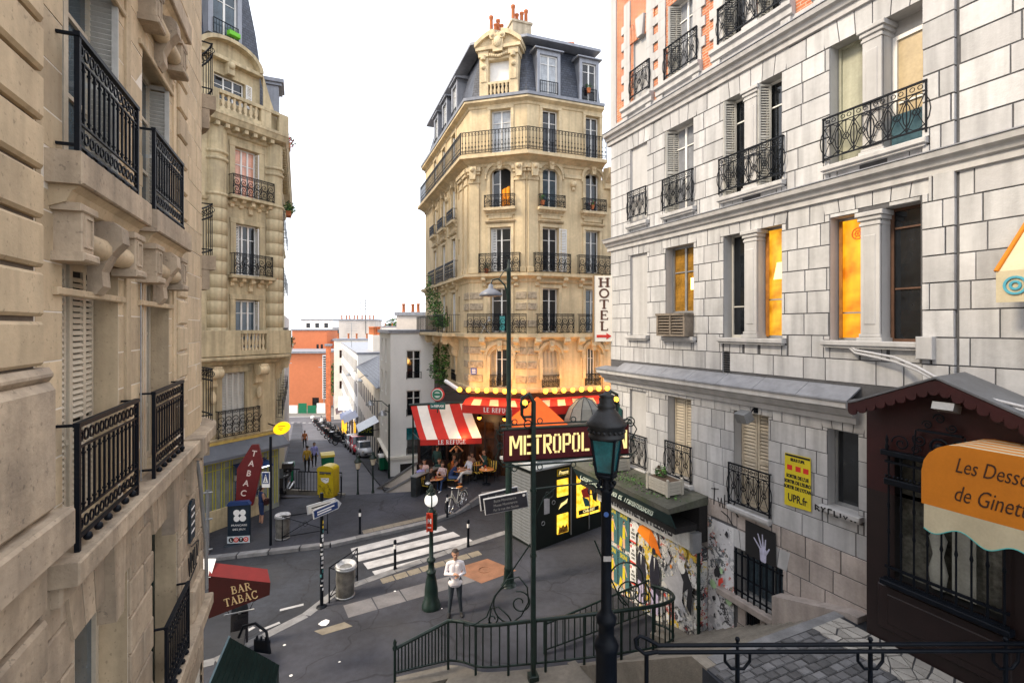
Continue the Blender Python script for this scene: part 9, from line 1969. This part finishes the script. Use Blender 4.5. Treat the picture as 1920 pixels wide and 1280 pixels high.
def person_mesh(kind, long_hair):
    key = (kind, long_hair)
    if key in PM: return PM[key]
    if kind not in PM:
        B, hd = pose_bones(kind); mb = MB()
        for p0, p1, r0, r1, s in B:
            d = p1-p0; L = max(d.length, 1e-4); u = d/L; prof = []; pts = []; rs = []
            for a in (80, 55, 25): pts.append(p0-u*r0*math.sin(R(a))); rs.append(r0*math.cos(R(a)))
            pts += [p0, p1]; rs += [r0, r1]
            for a in (25, 55, 80): pts.append(p1+u*r1*math.sin(R(a))); rs.append(r1*math.cos(R(a)))
            mb.tube(pts, rs, 10)
        me = mb.mesh('body'); t = bpy.data.objects.new('tmp', me); COL.objects.link(t)
        rm = t.modifiers.new('r', 'REMESH'); rm.mode = 'VOXEL'; rm.voxel_size = .0105; rm.use_smooth_shade = True
        sm = t.modifiers.new('s', 'SMOOTH'); sm.iterations = 4; sm.factor = .5
        ev = bpy.data.meshes.new_from_object(t.evaluated_get(bpy.context.evaluated_depsgraph_get())); bpy.data.objects.remove(t)
        n = len(ev.polygons); cen = np.empty(n*3); ev.polygons.foreach_get('center', cen); cen = cen.reshape(-1, 3); best = np.full(n, 1e9); idx = np.zeros(n, int)
        for p0, p1, r0, r1, s in B:
            a = np.array(p0); d = np.array(p1)-a; L2 = max(d@d, 1e-8); tt = np.clip(((cen-a)@d)/L2, 0, 1); dist = np.linalg.norm(cen-(a+tt[:, None]*d), axis=1)-(r0+(r1-r0)*tt); k = dist < best; best[k] = dist[k]; idx[k] = s
        ev.materials.clear()
        for m in (SKIN, WHITEP, BLACKP, RUBBER): ev.materials.append(m)
        ev.polygons.foreach_set('material_index', idx.astype(np.int32)); ev.polygons.foreach_set('use_smooth', np.ones(n, bool)); ev.name = 'body'
        PM[kind] = (ev, hd)
    ev, (c, u, f) = PM[kind]
    h = MB(HAIR); r = f.cross(u); N = 14; vs = []; fs = []
    for i in range(9):
        t = PI*i/8*.62 if not long_hair else PI*i/8*.72
        for k in range(N):
            a = 2*PI*k/N; rad = .106*math.sin(t)+.002; back = -math.cos(a)
            lim = max(0, math.cos(a)); dz = .100*math.cos(t)
            if lim > .2 and dz < .045: dz = .045; rad = min(rad, .100)
            if long_hair and back > -.1 and i == 8: dz -= .12*max(0, back+.1); 
            vs.append(tuple(c-f*.012+f*rad*1.05*math.cos(a)+r*rad*.95*math.sin(a)+u*(dz+.036)))
    fs = [(i*N+k, i*N+(k+1) % N, (i+1)*N+(k+1) % N, (i+1)*N+k) for i in range(8) for k in range(N)]
    h.add(vs, fs, True)
    e = MB(BLACKP)
    for s in (-1, 1): e.sphere(tuple(c+r*s*.031+f*.083+u*.005), .011, 6)
    PM[key] = (ev, h.mesh('hair'), e.mesh('eyes')); return PM[key]
def person(lab, kind, x, y, z, rot, top, bottom, shoes=None, long_hair=False, sc=1.0, skin=None, group=None):
    ev, hm, em = person_mesh(kind, long_hair); o = bpy.data.objects.new('person', ev); COL.objects.link(o); o.location = (x, y, z); o.rotation_euler = (0, 0, R(rot)); o.scale = (sc,)*3
    for i, m in enumerate((skin or SKIN, top, bottom, shoes or RUBBER)):
        o.material_slots[i].link = 'OBJECT'; o.material_slots[i].material = m
    tag(o, lab, 'person', group); obj('hair', hm, o); obj('eyes', em, o); return o
C_W = cloth('white_shirt_cloth', (.78, .73, .75)); C_DK = cloth('dark_trousers_cloth', (.03, .04, .05)); C_BK = cloth('black_cloth', (.015, .014, .016)); C_PK = cloth('pale_pink_cloth', (.72, .58, .60)); C_BL = cloth('navy_cloth', (.02, .04, .12)); C_LB = cloth('pale_blue_cloth', (.50, .55, .64)); C_LV = cloth('lavender_cloth', (.30, .30, .62)); C_TL = cloth('dark_teal_cloth', (.02, .06, .06)); C_ST = cloth('striped_grey_cloth', (.42, .36, .34)); C_JN = cloth('denim_cloth', (.05, .09, .20)); C_BE = cloth('off_white_cloth', (.66, .62, .58)); C_RS = cloth('rust_cloth', (.40, .14, .05)); C_WS = cloth('white_shoe', (.7, .7, .7))
person('man in a white shirt and dark trousers standing alone on the near pavement', 'stand', -1.58, 13.95, gz(-1.58), 8, C_W, C_DK, RUBBER, False, 1.03)
person('woman in a short dark dress standing at the tobacco shop window', 'slim', -10.95, 21.9, gz(-11.3)-.1, 140, C_BL, C_BL, C_BE, True, .98)
bg_ = thing('shoulder_bag', 'dark red bag on the shoulder of the woman by the tobacco shop', 'bag', (-10.68, 21.8, gz(-11.3)+.95)); q = MB(MAROON); q.box(-.07, .07, -.13, .13, -.12, .12, .02); obj('pouch', q, bg_); q = MB(IRON); q.tube([(0, -.1, .1), (-.08, 0, .38), (0, .1, .1)], .01, 4); obj('strap', q, bg_)
# tables and chairs
TT = mat('table_top_copper', (.52, .22, .07), .3, .2, 5, .05, 20); GL_ = mat('drink_glass', (.6, .5, .4), .1, .3, 6, 0); RD_ = mat('red_drink', (.5, .06, .02), .1, .3, 6, 0)
def table(x, y, lab, s=1.0):
    t = thing('bistro_table', lab, 'table', (x, y, tz(x, y)), 0, 'round cafe tables'); q = MB(TT); q.lathe([(.02, .70), (.36*s, .70), (.375*s, .715), (.36*s, .73), (.02, .73)], n=20); obj('table_top', q, t); q = MB(IRON); q.tube([(0, 0, .03), (0, 0, .7)], .025, 8); q.lathe([(.22, 0), (.2, .03), (.03, .06)], n=12); obj('pedestal', q, t)
    r6 = random.Random(int(x*100))
    for i in range(5):
        g = MB((GL_, RD_, WHITEP, GL_, RD_)[i]); a = r6.uniform(0, 6.28); d = r6.uniform(.05, .26); g.lathe([(.025, 0), (.035, .1), (.03, .1), (.02, .01)] if i % 2 else [(.03, 0), (.055, .03), (.05, .035), (.01, .01)], n=8)
        tag(obj('drinking_glass' if i % 2 else 'saucer', g, None, (x+d*math.cos(a), y+d*math.sin(a), tz(x, y)+.731)), ('pale dish', 'glass of red drink', 'white dish', 'clear glass', 'red dish')[i]+' on the '+' '.join(lab.split()[:10]), 'glass' if i % 2 else 'dish', 'glasses and dishes on the cafe tables')
    return t
YC = mat('chair_yellow_weave', (.50, .34, .04), .5, .15, 6, .1); 
def chair(x, y, rot, lab, grp='yellow slatted cafe chairs'):
    t = thing('bistro_chair', lab, 'chair', (x, y, tz(x, y)), R(rot), grp); q = MB(IRON)
    for s in (-1, 1): q.tube([(s*.19, -.19, 0), (s*.18, -.18, .44)], .014, 5); q.tube([(s*.2, .22, 0), (s*.18, .17, .44), (s*.19, .24, .88)], .014, 5)
    q.tube([(-.19, .24, .88), (-.1, .25, .93), (.1, .25, .93), (.19, .24, .88)], .014, 5); obj('frame', q, t)
    for k in range(6): q = MB(YC if k % 2 == 0 else BLACKP); q.box(-.19+k*.066, -.135+k*.066, -.2, .18, .44, .46); obj('seat_slat', q, t)
    for k in range(6): q = MB(YC if k % 2 == 0 else BLACKP); q.obox((-.163+k*.066, .215, .70), (.026, 0, 0), (0, .006, 0), (0, .03, .2)); obj('back_slat', q, t)
    return t
table(-3.72, 24.55, 'round copper topped table in front of the seated pair nearest the stairs'); table(-2.55, 24.75, 'round table before the man in pale blue'); table(-1.22, 24.15, 'empty round table beside the two yellow chairs'); table(-1.75, 24.85, 'round table at the back by the cafe wall', .9); table(-3.55, 25.6, 'round table behind the seated pair in the shade')
chair(-1.62, 24.45, 25, 'yellow slatted chair left of the empty table'); chair(-.95, 24.5, -20, 'yellow slatted chair behind the empty table')
def sitter(lab, kind, x, y, rot, top, bottom, shoes=None, lh=False, seat=True, sc=.98):
    z = tz(x, y); person(lab, kind, x, y, z, rot, top, bottom, shoes, lh, sc)
    if seat: chair(x, y, rot, 'cafe chair under the ' + ' '.join(lab.split()[:6]), None)
sitter('woman in a black top leaning on the left of the front table', 'lean', -4.15, 24.45, 62, C_BK, C_BK, C_BE, True); sitter('woman in a pale pink top with white shoes right of the front table', 'sit', -3.4, 24.95, -22, C_PK, C_JN, C_WS, True)
sitter('person in navy seated with their back turned left of the middle table', 'lean', -3.02, 24.7, 95, C_BL, C_JN); sitter('man in pale blue shirt and off white trousers right of the middle table', 'cross', -2.1, 24.6, -50, C_LB, C_BE, C_RS)
sitter('man in a grey striped shirt seated at the back by the cafe wall', 'sit', -2.1, 25.0, 55, C_ST, C_BK); sitter('woman in dark green seated at the back beside the doorway', 'chat', -1.35, 24.85, -60, C_TL, C_BK, None, True)
sitter('person in lavender seated beside the dark planter', 'chat', -4.55, 25.0, 30, C_LV, C_BK, None, True); sitter('woman in dark teal facing out at the shaded back table', 'sit', -3.75, 25.95, 0, C_TL, C_BK, None, True); sitter('woman in rust gesturing at the shaded back table', 'chat', -3.0, 25.6, 70, C_RS, C_JN, None, True); sitter('person in pink seated deep at the left of the terrace', 'sit', -4.55, 25.9, 20, C_PK, C_BK)
person('woman in black standing with both arms raised behind the seats', 'armsup', -2.85, 25.75, tz(-2.85, 25.7)-.05, 5, C_BK, C_BK, None, True, .95); person('waiter in dark clothes standing at the back of the terrace', 'back', -3.95, 26.4, 0.0, 160, C_TL, C_BK)
nb = thing('white_bag', 'white bag lying on the lap of the woman in black', 'bag', (-4.05, 24.25, tz(-4, 24.3)+.58)); q = MB(WHITEP); q.sphere((0, 0, 0), .12, 10, 1.3, .8, .6); obj('pouch', q, nb); q = MB(WHITEP); q.tube([(-.1, 0, .04), (0, 0, .14), (.1, 0, .04)], .01, 4); obj('strap', q, nb)
for lab, kind, x, y, rot, a, b in (('blurred walker in lavender on the left pavement of the lower street', 'back', -14.6, 37, 20, C_LV, C_BK), ('walker in ochre beside the one in lavender, lower street', 'back', -13.9, 34.0, 190, cloth('ochre_cloth', (.45, .28, .04)), C_BK), ('distant walker in maroon near the left wall downhill', 'back', -21.5, 52, 20, C_RS, C_BK), ('dark dressed walker passing the right hand shops downhill', 'back', -9.6, 37, 30, C_BK, C_DK)):
    person(lab, kind, x, y, sz(y)+.1, rot, a, b)
